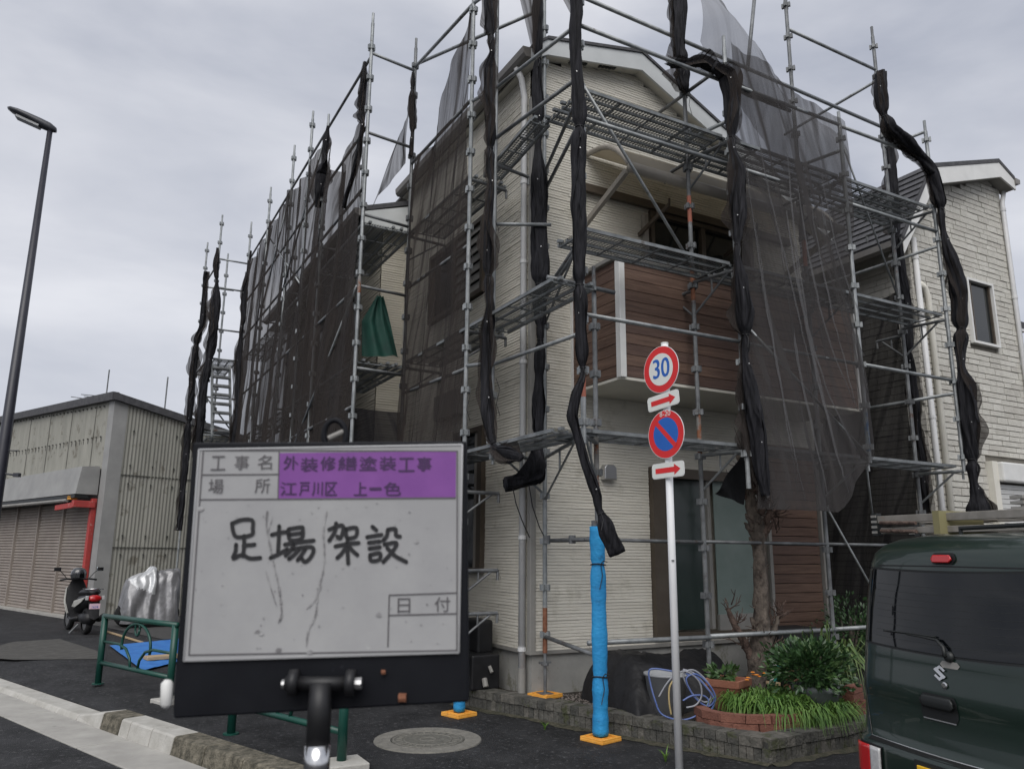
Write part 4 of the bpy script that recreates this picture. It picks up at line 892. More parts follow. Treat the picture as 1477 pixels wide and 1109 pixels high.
# deck boards: frame, ribs, pierced sheet
def deck_mesh(L_, w):
    mb = MB()
    for s in (-1, 1): mb.box((0, s*(w/2-.011), -.015), (L_, .022, .034))
    nr = 3 if w > .35 else 2
    for k in range(1, nr): mb.box((0, -w/2 + w*k/nr, -.016), (L_, .018, .026))
    for k in range(5): mb.box((-L_/2 + .02 + (L_-.04)*k/4, 0, -.029), (.018, w-.05, .014))
    for sx in (-1, 1):
        for sy in (-1, 1): mb.box((sx*(L_/2+.02), sy*w*.33, .0), (.06, .035, .03))
    fr = mb.mesh('deck_board', M['deck'])
    mb = MB(); mb.grid(lambda u, v: (-L_/2 + L_*u, -w/2+.02 + (w-.04)*v, .0), 1, 1, lambda u, v: (u*L_, v*w)); pl = mb.mesh('pierced_sheet', M['plate'])
    return fr, pl
DK = {}
def deck(a, b, w):
    a = Vector(a); b = Vector(b); L_ = round((b-a).length - .08, 2); k = (L_, w)
    if k not in DK: DK[k] = deck_mesh(*k)
    q = axes_quat(b - a, z=zup - (b-a).normalized()*((b-a).normalized().z)); o = put('deck_board', DK[k][0], SF, (a+b)/2, q); s = put('pierced_sheet', DK[k][1], o, (a+b)/2)
    return o
FB = ((-.42, 1.49), (1.49, 3.35), (3.35, 5.11))
for a, b in FB:
    deck((a, -1.37, 2.70), (b, -1.37, 2.70), .50)
    deck((a, -1.41, 4.62), (b, -1.41, 4.62), .50)
    deck((a, -1.45, 6.10), (b, -1.45, 6.10), .40); deck((a, -1.09, 6.10), (b, -1.09, 6.10), .24)
for z in (2.68, 4.08):
    deck((-.46, -1.62, z), (-.46, .20, z), .50); deck((-.46, .24, z), (-.46, 2.15, z), .50)
deck((-.45, .24, 5.93), (-.45, 2.15, 5.93), .50)
deck((-.45, -.98, 6.08), (-.45, .20, 5.93), .24)
for z in (5.92, 4.02, 2.5):
    deck((-1.12, 2.1, z), (-1.12, 4.2, z), .50); deck((-.76, 2.1, z), (-.76, 4.1, z), .24)
    for y in (4.28, 6.5, 8.7): deck((-1.12, y, z), (-1.12, y + 2.15, z), .50)
deck((-1.72, 11.1, 5.9), (-1.72, 13.0, 5.9), .5); deck((-1.72, 11.1, 4.1), (-1.72, 13.0, 4.1), .5)
# stair ladder at the far end
a0, a1 = Py(306, 627, 10.9), Py(318, 525, 10.9); b0, b1 = Py(334, 627, 10.9), Py(322, 525, 10.9)
b0 = a0 + (b0-a0); mb = MB(); w0 = Vector((.36, 0, 0))
mb.beam(a0, a1 - w0*.5, .03, .06); mb.beam(a0 + w0*1.1, a1 + w0*.55, .03, .06)
st = mb.build('stair', M['steel'], SF)
for k in range(8):
    f = (k+.5)/8; p = a0.lerp(a1 - w0*.5, f); MB().box(p + w0*.52, (.36, .16, .05)).build('tread', M['steel_dark'], st)
# ties for the cords hanging at couplers
mb = MB()
for p in ((-.71, .2, 3.4), (-.6, -.22, 5.2), (-.58, -.25, 3.4), (-.71, .2, 5.0), (1.45, -1.12, 7.0), (1.47, -1.12, 6.4)):
    p = Vector(p); mb.tube([p, p + Vector((.03, -.03, -.12)), p + Vector((-.02, -.05, -.28)), p + Vector((.03, -.04, -.4))], .004, 4)
mb.build('tie_cords', M['cord'], SF, kind='stuff')

# foam sleeves and orange pads under the legs
def pad(x, y, z, label, rot=.0):
    o = thing('base_pad', label, 'base pad', (x, y, z), 'orange pads under scaffold legs'); mb = MB(); ax = Vector((cos(rot), sin(rot), 0)); ay = zup.cross(ax)
    c = Vector((x, y, z)); mb.box(c + Vector((0, 0, .012)), (.26, .26, .024), ax)
    mb.build('plate', M['orange'], o, bevel=.005); mb = MB()
    for s in (-1, 1): mb.box(c + ax*s*.115 + Vector((0, 0, .03)), (.026, .256, .016), ax); mb.box(c + ay*s*.115 + Vector((0, 0, .03)), (.20, .026, .016), ax)
    for s in (-1, 1): mb.box(c + ax*s*.055 + Vector((0, 0, .028)), (.012, .2, .012), ax); mb.box(c + ay*s*.055 + Vector((0, 0, .0285)), (.095, .012, .012), ax)
    mb.build('rim', M['orange'], o, bevel=.003)
pad(-.05, -1.31, .0, 'orange plastic pad below the tall blue foam wrapped leg', .25)
pad(.09, -.13, .172, 'orange plastic pad on the planter bricks at the house corner', .3)
pad(-.71, .22, .0, 'orange plastic pad on the pavement beside the whiteboard', .3)
def foam(pts, r, label, cords):
    pts = [Vector(p) for p in pts]; o = thing('foam_sleeve', label, 'foam sleeve', pts[0], 'blue foam on scaffold legs')
    P = []; R = []
    n = 40
    for i in range(n+1):
        f = i/n*(len(pts)-1); k = min(int(f), len(pts)-2); p = pts[k].lerp(pts[k+1], f-k); P.append(p)
        rr = r*(1 + .05*sin(i*.7) + .03*sin(i*1.9))
        for c in cords:
            if abs(p.z - c) < .03: rr *= .84
        R.append(rr)
    MB().tube(P, R, 14, radf=lambda i, j, t: 1 + .05*sin(3*t + i*.12)).build('sleeve', M['foam'], o, smooth=True)
    for c in cords:
        k = min(range(n+1), key=lambda i: abs(P[i].z - c)); mb = MB(); p = P[k]
        mb.tube([p + Vector((cos(q*.5)*r*.98, sin(q*.5)*r*.98, .006*sin(q))) for q in range(13)], .006, 5)
        e = p + Vector((-.25, -.97, 0))*r*1.05; mb.tube([e, e + Vector((.01, -.01, -.10)), e + Vector((-.03, -.02, -.22))], .0045, 4); mb.tube([e, e + Vector((.02, -.01, .03)), e + Vector((.06, -.02, .02))], .0045, 4)
        mb.build('tie_cord', M['cord'], o)
    return o
foam([(-.05, -1.31, .045), (-.05, -1.31, .5), (-.055, -1.315, 1.2), (-.05, -1.31, 1.85)], .069, 'tall blue foam sleeve on the scaffold leg beside the planter', (.55, 1.52))
foam([(-.71, .22, .045), (-.71, .22, .8), (-.71, .22, 1.5)], .058, 'short visible end of blue foam sleeve below the whiteboard', (.5,))

# ------------------------------------------------------------------ netting
def furl(label, pts, ties=(), seed=0, m='bundle', depth=7.3, pleat=.22, loose=True):
    """a net rolled up along a pole: pts = (point, width in metres)"""
    rg = random.Random(seed); P = [Vector(p) for p, w in pts]; W = [w*.88 for p, w in pts]
    o = thing('rolled_net', label, 'rolled net', P[0], 'black nets rolled up along the poles')
    L_ = [0]
    for a, b in zip(P, P[1:]): L_.append(L_[-1] + (b-a).length)
    n = max(12, int(L_[-1]/.035)); Q = []; R = []
    for i in range(n+1):
        s = L_[-1]*i/n; k = 0
        while k < len(P)-2 and L_[k+1] < s: k += 1
        f = (s - L_[k])/max(1e-5, L_[k+1]-L_[k])
        f2 = f*f*(3-2*f)
        q = P[k].lerp(P[k+1], f); r = (W[k] + (W[k+1]-W[k])*f2)/2
        q += Vector((noise.noise(Vector((s*1.7, seed, 0))), noise.noise(Vector((s*1.7, seed, 9))), 0))*.022
        for t in ties:
            dd = abs(s - t*L_[-1]); r *= 1 - .45*math.exp(-(dd/.05)**2)
        Q.append(q); R.append(max(.012, r*(1 + .16*noise.noise(Vector((s*3.1, seed*3.3, 4))))))
    ph = [rg.uniform(0, 6.28) for _ in range(4)]
    def rf(i, j, t):
        s = L_[-1]*i/n
        a = t + .9*noise.noise(Vector((s*1.1, seed, 2))) + .5*s
        c = 1 - abs(sin(2.5*a + ph[0]))*1.1 + .6*(1 - abs(sin(4*a + ph[1] + .8*s))) + .9*noise.noise(Vector((s*2.2, cos(a)*2.6, sin(a)*2.6 + seed)))
        flat = 1 + .22*cos(2*(t - ph[2] - .6*s))
        return max(.35, flat*(1 + pleat*c*.9 + .16*noise.noise(Vector((s*7, cos(t)*3, sin(t)*3 + seed)))))
    body = MB().tube(Q, [r*.80 for r in R], 40, radf=rf)
    def flap(mb, base, wid, lift, sd):
        k0 = len(mb.v); nc = 7; prev = None
        for i, p in enumerate(Q):
            d = (Q[min(i+1, n)] - Q[max(i-1, 0)]).normalized()
            if prev is None:
                u = Vector((0, 0, 1)) if abs(d.z) < 0.9 else Vector((1, 0, 0)); a = d.cross(u).normalized()
            else:
                a = prev - d*prev.dot(d); a = a.normalized() if a.length > 1e-5 else d.orthogonal().normalized()
            prev = a; b = d.cross(a); s = L_[-1]*i/n
            th = base + .55*s*(1 if sd % 2 else -1) + 1.3*noise.noise(Vector((s*1.3, sd, seed)))
            pin = R[i]/(max(R)+1e-6)
            ww = wid*(1 + .5*noise.noise(Vector((s*2.4, sd + 3, seed))))
            for c in range(nc):
                e = (c/(nc-1) - .5)*2; t = th + e*ww
                r = R[i]*(.84 + lift*pin*abs(e)**2*(1 + 1.2*noise.noise(Vector((s*4.5, e*1.5, sd + seed)))) + .10*noise.noise(Vector((s*8, e*2, sd*2 + seed))))
                mb.v.append(p + a*cos(t)*r + b*sin(t)*r)
        for i in range(n):
            for c in range(nc-1):
                q = k0 + i*nc + c; mb.f.append((q, q+1, q+nc+1, q+nc))
    for q in range(4): flap(body, ph[q % 4] + q*1.57, .75, .22, q)
    body.build('cloth', M[m], o, smooth=True)
    if L_[-1] > 1.2 and loose:
        lo = MB(); flap(lo, ph[1] + 2.2, .5, .95, 7); flap(lo, ph[2], .45, 1.1, 8)
        for i in range(len(lo.v)): lo.uv[i] = (lo.v[i].x*3 + lo.v[i].y, lo.v[i].z)
        lo.build('loose_edge', M['net'], o, smooth=True)
    for t in ties:
        k = min(range(n+1), key=lambda i: abs(L_[-1]*i/n - t*L_[-1])); p = Q[k]; r = R[k]*1.12
        d = (Q[min(k+1, n)] - Q[max(k-1, 0)]).normalized(); a = d.orthogonal().normalized(); b = d.cross(a)
        mb = MB(); mb.tube([p + (a*cos(q*.5236) + b*sin(q*.5236))*r for q in range(13)], .006, 5)
        e = p - fh*r; mb.tube([e, e + Vector((.01, -.02, -.06)), e + Vector((-.02, -.03, -.15))], .004, 4); mb.build('tie_cord', M['cord'], o)
    # eyelets along the hem
    mb = MB()
    for i in range(7, n, 23):
        p = Q[i] + (-fh*.93 + rh*rg.uniform(-.45, .45))*R[i]*1.02; mb.lathe(p, [(.003, 0), (.006, 0), (.006, .002), (.003, .002)], 8, -fh)
    mb.build('eyelets', M['grommet'], o, kind='stuff')
    return o
def on_y(y, depth, lst): return [(Py(px, py, y), w*depth/FPX) for px, py, w in lst]
def on_x(x, depth, lst): return [(Px(px, py, x), w*depth/FPX) for px, py, w in lst]
# corner post C: hangs past the first lift down to the blue sleeve
furl('long rolled net on the corner pole drooping onto the blue sleeve', on_y(-1.76, 7.0, [(829, -30, 20), (830, 40, 20), (832, 90, 20), (834, 160, 24), (836, 240, 23), (834, 300, 24), (836, 390, 24), (838, 440, 22), (838, 500, 20), (840, 545, 12), (832, 570, 18), (826, 600, 18), (832, 625, 15), (843, 665, 16), (852, 690, 16), (861, 715, 14), (863, 733, 12), (869, 745, 20), (878, 768, 24), (887, 790, 24), (890, 799, 23)]), (.285, .56, .70, .935), 1, loose=False)
furl('rolled net tight against the wall corner pole with a knotted clump below', on_y(-.30, 8.2, [(776, -30, 22), (775, 60, 20), (776, 110, 18), (777, 160, 22), (776, 210, 12), (776, 260, 26), (779, 330, 26), (779, 400, 26), (779, 462, 22), (779, 470, 14), (779, 500, 20), (778, 532, 18), (778, 540, 14), (777, 580, 22), (777, 625, 22), (777, 648, 17), (777, 655, 20), (775, 672, 32), (773, 686, 30), (764, 690, 22), (752, 692, 22), (740, 696, 22), (729, 698, 22)]), (.17, .30, .61, .71, .875), 2, loose=False)
_k = ORG and MB().grid(lambda u, v: Py(766 + 14*u - 30*v*(1-u), 650 + 42*v, -.36) + Vector((0, -.06*sin(pi*v), .02*sin(9*u))), 14, 14)
_o = [q for q in COL.objects if q.name.startswith('rolled_net') and q.get('label', '').startswith('rolled net tight')][0]; _k.build('loose_corner', M['bundle'], _o, smooth=True)
furl('slim rolled net left of the pale downpipe with its end tucked sideways', on_x(-.72, 7.6, [(706, -30, 20), (707, 40, 22), (711, 75, 10), (706, 100, 20), (706, 190, 20), (706, 245, 17), (708, 262, 11), (706, 300, 16), (704, 380, 20), (707, 440, 14), (702, 480, 18), (701, 545, 18), (702, 590, 20), (707, 630, 14), (714, 648, 16), (735, 655, 22), (752, 660, 12)]), (.13, .36, .60, .9), 3)
furl('short thick rolled net hanging from the top above the gable', on_y(-1.2, 8.4, [(981, -30, 24), (980, 30, 22), (981, 70, 20), (983, 100, 30), (985, 125, 20), (990, 135, 10)]), (.78,), 4)
furl('rolled net edging the spread front net from gable to tree top', on_y(-1.74, 7.6, [(1030, 95, 18), (1046, 108, 26), (1054, 150, 24), (1056, 200, 16), (1056, 215, 11), (1064, 250, 26), (1066, 300, 28), (1064, 340, 18), (1063, 370, 12), (1068, 410, 24), (1074, 450, 28), (1076, 500, 16), (1074, 512, 12), (1082, 560, 26), (1092, 620, 30), (1098, 670, 26), (1104, 715, 16)]), (.19, .45, .66), 5, pleat=.3)
furl('rolled net on the right pole ending in a flared tail over the van', on_y(-1.74, 8.6, [(1270, 105, 18), (1271, 140, 22), (1274, 165, 18), (1283, 185, 22), (1308, 205, 26), (1332, 228, 22), (1347, 250, 22), (1355, 290, 24), (1359, 320, 14), (1362, 332, 11), (1374, 380, 26), (1384, 430, 28), (1386, 480, 22), (1386, 530, 12), (1392, 560, 26), (1399, 620, 30), (1402, 660, 24), (1404, 696, 12), (1408, 712, 22), (1411, 735, 38), (1413, 747, 42)]), (.10, .36, .62, .89), 6, pleat=.3)
furl('dark rolled net behind the right inner pole beside the white drainpipes', on_y(-.98, 9.3, [(1280, 185, 16), (1286, 240, 18), (1290, 300, 20), (1296, 370, 16), (1303, 420, 18), (1310, 470, 16), (1312, 520, 14), (1320, 590, 16), (1330, 670, 16), (1336, 750, 14)]), (.3, .6), 7)
furl('thin rolled net at the top of the tall left pole', on_x(-1.46, 9.0, [(527, 90, 6), (526, 115, 12), (521, 150, 12), (520, 168, 12), (524, 178, 6), (516, 225, 11), (505, 270, 8), (497, 300, 7)]), (.32,), 8)
furl('pinched rolled net at the top of the pole between two bays', on_x(-.76, 9.6, [(596, 105, 6), (595, 130, 10), (594, 160, 12), (594, 168, 12), (594, 200, 7), (592, 225, 7)]), (.2, .75), 9)
furl('bunched rolled net at the second left pole above the black sheets', on_x(-1.46, 10.5, [(473, 182, 6), (470, 205, 13), (469, 222, 9), (470, 228, 8), (464, 250, 22), (462, 275, 20), (458, 300, 9)]), (.38,), 10)
furl('rolled net on the farthest left pole against the pale sky', on_y(11.2, 16, [(297, 392, 8), (295, 430, 9), (292, 470, 10), (284, 490, 11), (279, 530, 11), (274, 590, 10), (268, 660, 10), (263, 720, 9), (258, 765, 10)]), (.3, .6), 11)
furl('wavy rolled net on the outer pole beside the stair ladder', on_y(10.9, 15.5, [(314, 358, 5), (311, 380, 11), (312, 398, 9), (313, 405, 6), (311, 440, 17), (305, 500, 15), (300, 530, 13), (294, 560, 13), (290, 600, 15), (286, 660, 13)]), (.16,), 12)
furl('rolled net right of the stair ladder on the near far-end pole', on_y(10.7, 15.5, [(362, 362, 4), (358, 384, 4), (353, 420, 10), (351, 460, 9), (347, 480, 6), (346, 520, 12), (343, 600, 12), (337, 640, 10)]), (.4,), 13)

def net(label, P, nu, nv, su, sv, m, nrm, amp=.04, freq=7.0, seed=0, group='black nets spread over the scaffold', name='spread_net', cat='net', drift=.6):
    nrm = Vector(nrm)
    def Q(u, v):
        p = Vector(P(u, v)); s = u*su; h = v*sv
        f = sin(freq*s + drift*h*2 + 2*noise.noise(Vector((s*.8, h*.35, seed)))) * (.4 + .6*noise.noise(Vector((s*1.3, h*.3, seed+5)))**2*2)
        f += 1.3*noise.noise(Vector((s*3.2 + h*.35, h*.4, seed+2))) + .45*noise.noise(Vector((s*9 + h, h*1.1, seed+8)))
        return p + nrm*amp*f*1.25
    o = MB().grid(Q, nu, nv, lambda u, v: (u*su + .25*v*sv, v*sv)).build(name, M[m], None, smooth=True)
    return tag(o, label, cat, group)
# left side, first bay: slanting top edge, whole wall covered
def Pn1(u, v):
    y = .25 + 1.92*u; top = 8.2 - 1.15*min(1, u*1.6) - .25*u; return Vector((-.735, y, .35 + (top - .35)*v))
net('tall black net over the left wall below the slanting top corner', Pn1, 46, 60, 1.9, 7.8, 'net', (-1, 0, 0), .045, 8, 1)
# left side beyond
bays = [(2.12, 4.22, lambda u: 8.2 - 3.2*u*(1-u)*1.3 if u < .5 else 8.2 - 3.2*u*(1-u)*1.3, 'black net with a deep dip at its top beside the tall pole', 2),
        (4.22, 6.72, lambda u: 8.3 - .25*sin(pi*u), 'black wrinkled net on the second left bay under bunched cloth', 3),
        (6.72, 8.88, lambda u: 8.33 - .12*sin(pi*u), 'black wrinkled net on the third left bay', 4),
        (8.88, 11.05, lambda u: 8.3 - .15*sin(pi*u), 'black wrinkled net on the last left bay next to the stair ladder', 5)]
for y0, y1, tf, lab, sd_ in bays:
    net(lab, (lambda u, v, y0=y0, y1=y1, tf=tf: Vector((-1.43, y0 + (y1-y0)*u, .35 + (tf(u) - .35)*v))), 44, 56, y1-y0, 7.9, 'net', (-1, 0, 0), .055, 7, sd_)
# second, inner layer that darkens the lower two thirds there
net('dense black net hung inside the left scaffold bays', lambda u, v: Vector((-.92, 4.3 + 6.7*u, .4 + 5.9*v)), 60, 30, 6.7, 5.9, 'net_thin', (-1, 0, 0), .05, 5, 6)
# return of the net between the double poles, and the green sheet
def Pg(u, v):
    a = Py(522, 513, 2.25).lerp(Py(575, 517, 2.25), u); b = Py(544, 426, 2.25).lerp(Py(552, 428, 2.25), u); c = Py(523, 462, 2.25).lerp(Py(564, 470, 2.25), u); q = (a.lerp(c, v*2) if v < .5 else c.lerp(b, v*2-1)); return q + Vector((0, -.10*sin(pi*u)*(1-v), -.02*sin(5*u)*(1-v)))
o = MB().grid(lambda u, v: Pg(u, v) + Vector((0, .03*sin(14*u+3*v), 0)), 24, 20).build('green_sheet', M['green_net'], None, smooth=True); tag(o, 'green sheet hung in a triangle between the two left poles', 'sheet')
net('dark net low between the double poles below the green sheet', lambda u, v: Vector((-1.38 + .66*u, 2.2, .4 + 3.0*v)), 20, 24, .66, 3, 'net_dense', (0, -1, 0), .03, 8, 7)
def Pt(u, v):
    a = Px(536, 300, -.78).lerp(Px(583, 235, -.78), u); b = Px(575, 200, -.78).lerp(Px(590, 158, -.78), u); return a.lerp(b, v)
net('small triangular grey net flap left of the pole with pinched cloth', Pt, 14, 14, .9, 1.3, 'net_thin', (-1, 0, 0), .03, 6, 8)
# front: net over the right half
def Pf(u, v):
    x = 1.60 + 1.80*u; bot = 2.05 if u < .62 else 2.05 + (u-.62)/.38*.64; top = 7.28 - .5*u
    p = Vector((x, -1.70, bot + (top-bot)*v)); p.y -= .12*sin(pi*u)*max(0, .35-v)*2; return p
net('grey black see-through net over the front right of the house', Pf, 60, 70, 1.8, 5.2, 'net_thin', (0, -1, 0), .05, 6, 9, drift=1.1)
# long folds fanning down the front net, each a doubled strip of the cloth
_n = [q for q in COL.objects if q.get('label', '').startswith('grey black see-through')][0]
mb = MB(); rf_ = random.Random(21)
for k in range(13):
    u0 = rf_.uniform(.02, .75); v0 = rf_.uniform(.55, .97); du = rf_.uniform(.16, .5); v1 = max(.02, v0 - rf_.uniform(.35, .85)); w = rf_.uniform(.004, .013); bow = rf_.uniform(-.05, .05)
    L_, R_ = [], []
    for i in range(25):
        f = i/24; u = u0 + du*f**1.3 + bow*sin(pi*f) + .012*noise.noise(Vector((f*5, k, 0))); v = v0 + (v1-v0)*f
        if u > .99: break
        ww = w*sin(pi*min(1, f*1.0+.02))**.6*(1 + .8*noise.noise(Vector((f*4, k, 7)))); p = Pf(u, v) + Vector((0, -.035 - .012*rf_.random(), 0))
        L_.append(p + Vector((-ww, 0, 0))); R_.append(p + Vector((ww, -.01, 0)))
    k0 = len(mb.v)
    for a, b in zip(L_, R_): mb.uv[len(mb.v)] = (k*.3, a.z); mb.v.append(a); mb.uv[len(mb.v)] = (k*.3+.02, a.z); mb.v.append(b)
    mb.f += [(k0+2*i, k0+2*i+1, k0+2*i+3, k0+2*i+2) for i in range(len(L_)-1)]
mb.build('fold', M['net_sheer'], _n, smooth=True, kind='stuff')
# the piece thrown over the top rail above it
TOPC = [(985, -25), (1035, -8), (1062, 30), (1092, 72), (1118, 118), (1146, 152), (1176, 172), (1206, 190)]
BOTC = [(1010, 60), (1040, 105), (1062, 140), (1088, 185), (1112, 225), (1142, 262), (1176, 275), (1205, 288)]
def cv(c, u):
    f = u*(len(c)-1); k = min(int(f), len(c)-2); f -= k; return (c[k][0] + (c[k+1][0]-c[k][0])*f, c[k][1] + (c[k+1][1]-c[k][1])*f)
def Ps(u, v):
    a = Py(*cv(BOTC, u), -1.55); b = Py(*cv(TOPC, u), -1.2); p = a.lerp(b, v); p.y -= .18*sin(pi*v); return p
net('pale grey net billowing over the top rail right of the gable', Ps, 40, 24, 3.0, 1.6, 'net_sheer', (0, -1, .3), .03, 5, 10)
def roll_h(label, pts, seed): return furl(label, pts, (), seed, pleat=.3)
roll_h('bunched net dragged along the sloping rail below the billowing net', on_y(-1.6, 8.0, [(968, 92, 18), (990, 92, 14), (1010, 88, 22), (1035, 100, 20), (1055, 118, 16), (1080, 135, 12), (1110, 148, 10), (1140, 160, 6)]), 14)
def Pc(u, v):
    a = Py(828, 30, -1.72).lerp(Py(838, 44, -1.72), u); b = Py(792, -30, -1.4).lerp(Py(834, -30, -1.6), u); return a.lerp(b, v)
net('small dark net flap at the very top beside the corner pole', Pc, 14, 14, .4, .6, 'net', (0, -1, 0), .02, 12, 11)
def Pc2(u, v):
    a = Py(768, 76, -.45).lerp(Py(772, 80, -.45), u); b = Py(742, -30, -.45).lerp(Py(784, -30, -.45), u); return a.lerp(b, v)
net('narrow net flap at the top left of the wall corner pole', Pc2, 14, 14, .4, .6, 'net', (0, -1, 0), .02, 12, 12)
# right flank of the scaffold
net('dense black net closing the passage beside the tiled house', lambda u, v: Vector((5.14, -1.02 + 3.6*u, .2 + 4.9*v - .25*u*v)), 40, 40, 3.6, 4.9, 'net_dense', (1, 0, 0), .04, 6, 13)
net('dense black net across the back of the passage', lambda u, v: Vector((4.5 + .66*u, 2.4, .2 + 4.7*v)), 10, 20, .7, 4.7, 'net_dense', (0, -1, 0), .03, 6, 15)
# small black sheet behind the tree and its frame
o = MB().grid(lambda u, v: Py(1032 + 42*u - 0*v, 712 + 16*u - 70*u*v*1.15 - 0*v, -1.05) + Vector((0, .02*sin(9*u+4*v), 0)), 12, 12).build('black_sheet', M['black_cloth'], None, smooth=True)
tag(o, 'black triangular sheet corner tied behind the tree top', 'sheet')
# cords hanging from the knotted clump
def cord(label, pts): tag(MB().tube(pts, .006, 5).build('cord', M['cord'], None, smooth=True), label, 'cord')
cord('long cord from the rolled net end to the downpipe', [Py(740, 705, -.35), Py(744, 725, -.30), Py(752, 748, -.25), Py(758, 762, -.2), Py(764, 775, -.17)])
cord('cord from the knotted clump to the corner pole', [Py(763, 700, -.35), Py(768, 730, -.3), Py(778, 760, -.22), Py(787, 778, -.18)])

# ------------------------------------------------------------------ street furniture
# lamp post
LP = Pz(-36, 929, 0)
L_ = thing('street_lamp', 'tall dark street lamp leaning over the shed at far left', 'street lamp', LP)
LH = 9.75
mb = MB(); mb.tube([LP, LP + Vector((0, 0, 2.0)), LP + Vector((0, 0, LH))], [.115, .105, .048], 16); mb.build('pole', M['lamp_pole'], L_, smooth=True)
hd = (-rh*.95 + fh*-.25).normalized(); sd_ = zup.cross(hd)
hp = LP + Vector((0, 0, LH)); mb = MB()
P = [(-.12, .05, .05), (.0, .09, .095), (.2, .12, .10), (.45, .15, .085), (.65, .15, .07), (.80, .11, .05), (.87, .05, .025)]
n = 14; k0 = 0
for d, w, h in P:
    for j in range(n):
        t = 2*pi*j/n; mb.v.append(hp + hd*d*.9 + sd_*cos(t)*w + Vector((0, 0, .04 + d*.34 + sin(t)*h)))
for i in range(len(P)-1):
    for j in range(n): mb.f.append((i*n+j, i*n+(j+1) % n, (i+1)*n+(j+1) % n, (i+1)*n+j))
mb.f += [tuple(range(n))[::-1], tuple((len(P)-1)*n + j for j in range(n))]
mb.build('lamp_head', M['lamp_head'], L_, smooth=True)
MB().box(hp + hd*.40 + Vector((0, 0, .10)), (.46, .17, .06), hd + Vector((0, 0, .37))).build('lens', M['lamp_lens'], L_, bevel=.01)
bp_ = LP + Vector((0, 0, 3.35)); MB().tube([bp_ - rh*.25, bp_ + rh*.27], .012, 6).tube([bp_ + rh*.1 - Vector((0, 0, .42)), bp_ + rh*.3 - Vector((0, 0, .44))], .02, 6).box(bp_ + rh*.31 - Vector((0, 0, .44)), (.10, .08, .07), rh).build('bracket', M['lamp_head'], L_)

# green guard rails
def guard(a, b, label):
    a = Vector(a); b = Vector(b); d = (b-a).normalized(); w = (b-a).length; up = zup
    o = thing('guard_rail', label, 'guard rail', a, 'green guard rails along the kerb')
    for p in (a, b): MB().tube([p + up*.0, p + up*.80], .038, 12).build('post', M['green_fence'], o, smooth=True)
    MB().tube([a + up*.80 - d*.04, b + up*.80 + d*.04], .030, 10).build('top_rail', M['green_fence'], o, smooth=True)
    MB().tube([a + up*.25, b + up*.25], .026, 10).build('bottom_rail', M['green_fence'], o, smooth=True)
    c = (a+b)/2; mb = MB()
    mb.tube([c - d*.36*cos(q) + up*(.50 + .26*sin(q)) for q in [pi*k/14 for k in range(-1, 16)]], .016, 8)
    for s in (-1, 1): mb.tube([c + d*s*(w/2-.02) + up*.50, c + d*s*.42 + up*.50, c + d*s*.24 + up*.46, c + d*s*.12 + up*.36, c + d*s*.09 + up*.25], .016, 8)
    mb.build('ornament', M['green_fence'], o, smooth=True)
    mb = MB(); mb.tube([c + d*.055*cos(q) + up*(.70 + .075*sin(q)) for q in [2*pi*k/14 for k in range(15)]], .013, 6); mb.build('ring', M['green_fence'], o, smooth=True)
    for p in (a, b): MB().tube([p + up*.0, p + up*.012], .07, 12).build('base_collar', M['green_fence'], o)
    return o
guard(Pz(141, 986, 0), Pz(243, 1012, 0), 'whole green guard rail in front of the blue tarp')
ge = Pz(492, 1106, 0); guard(ge + RD*1.62, ge, 'green guard rail mostly hidden behind the whiteboard')
mb = MB(); mb.box(ge + Vector((0, -.02, .0)), (.34, .3, .10)); tag(mb.build('footing', M['kerb'], bevel=.01), 'small concrete footing at the base of the nearest green post', 'footing')
mb = MB(); mb.box(Pz(243, 1012, 0) + Vector((.02, -.02, .0)), (.34, .3, .07), RD); tag(mb.build('footing', M['kerb'], bevel=.01), 'small concrete footing under the whole green rail end post', 'footing')

# road sign
SP = Pz(980, 1112, 0)
SG = thing('road_sign', 'white pole with round 30 sign above a blue no parking disc', 'road sign', SP)
MB().tube([SP, SP + Vector((0, 0, 3.34))], .0303, 16).build('pole', M['white'], SG, smooth=True)
MB().tube([SP + Vector((0, 0, 3.34)), SP + Vector((0, 0, 3.352))], .032, 16).build('pole_cap', M['trim'], SG)
# faces turned towards the oncoming street: normal points back past the camera's left
sn = (-fh*cos(radians(55)) - rh*sin(radians(55))).normalized(); sx = zup.cross(sn).normalized()
def sframe(c, x, y, d=0): return c + sx*x + zup*y + sn*d
def disc(parent, c, r, d, m, name, th=.0):
    mb = MB(); n = 48
    if th: mb.prism([sframe(c, r*cos(2*pi*k/n), r*sin(2*pi*k/n), d) for k in range(n)], -sn*th)
    else: mb.add([sframe(c, r*cos(2*pi*k/n), r*sin(2*pi*k/n), d) for k in range(n)], [tuple(range(n))])
    return mb.build(name, m, parent)
def dpole(z): return SP + Vector((0, 0, z)) + sn*.045
def signx(px, z):
    p = Pn(px, 600, sn, dpole(z)); return (p - dpole(z)).dot(sx)
c = dpole(3.115) + sx*signx(956, 3.1); d = disc(SG, c, .20, .004, M['white'], 'speed_disc', .004)
disc(d, c, .196, .0050, M['sign_red'], 'red_ring'); disc(d, c, .137, .0060, M['sign_white'], 'white_face')
text_mb('30', .235, sframe(c, -.002, .0, .0072), sx*.86, zup).build('numeral', M['sign_blue'], d)
t = text_mb('30', .235, sframe(c, .006, .002, .0071), sx*.86, zup); t.build('numeral', M['sign_blue'], d)
c2 = dpole(2.565) + sx*signx(960, 2.5); d2 = disc(SG, c2, .20, .004, M['white'], 'parking_disc', .004)
disc(d2, c2, .196, .0050, M['sign_red'], 'red_ring'); disc(d2, c2, .138, .0060, M['sign_blue'], 'blue_face')
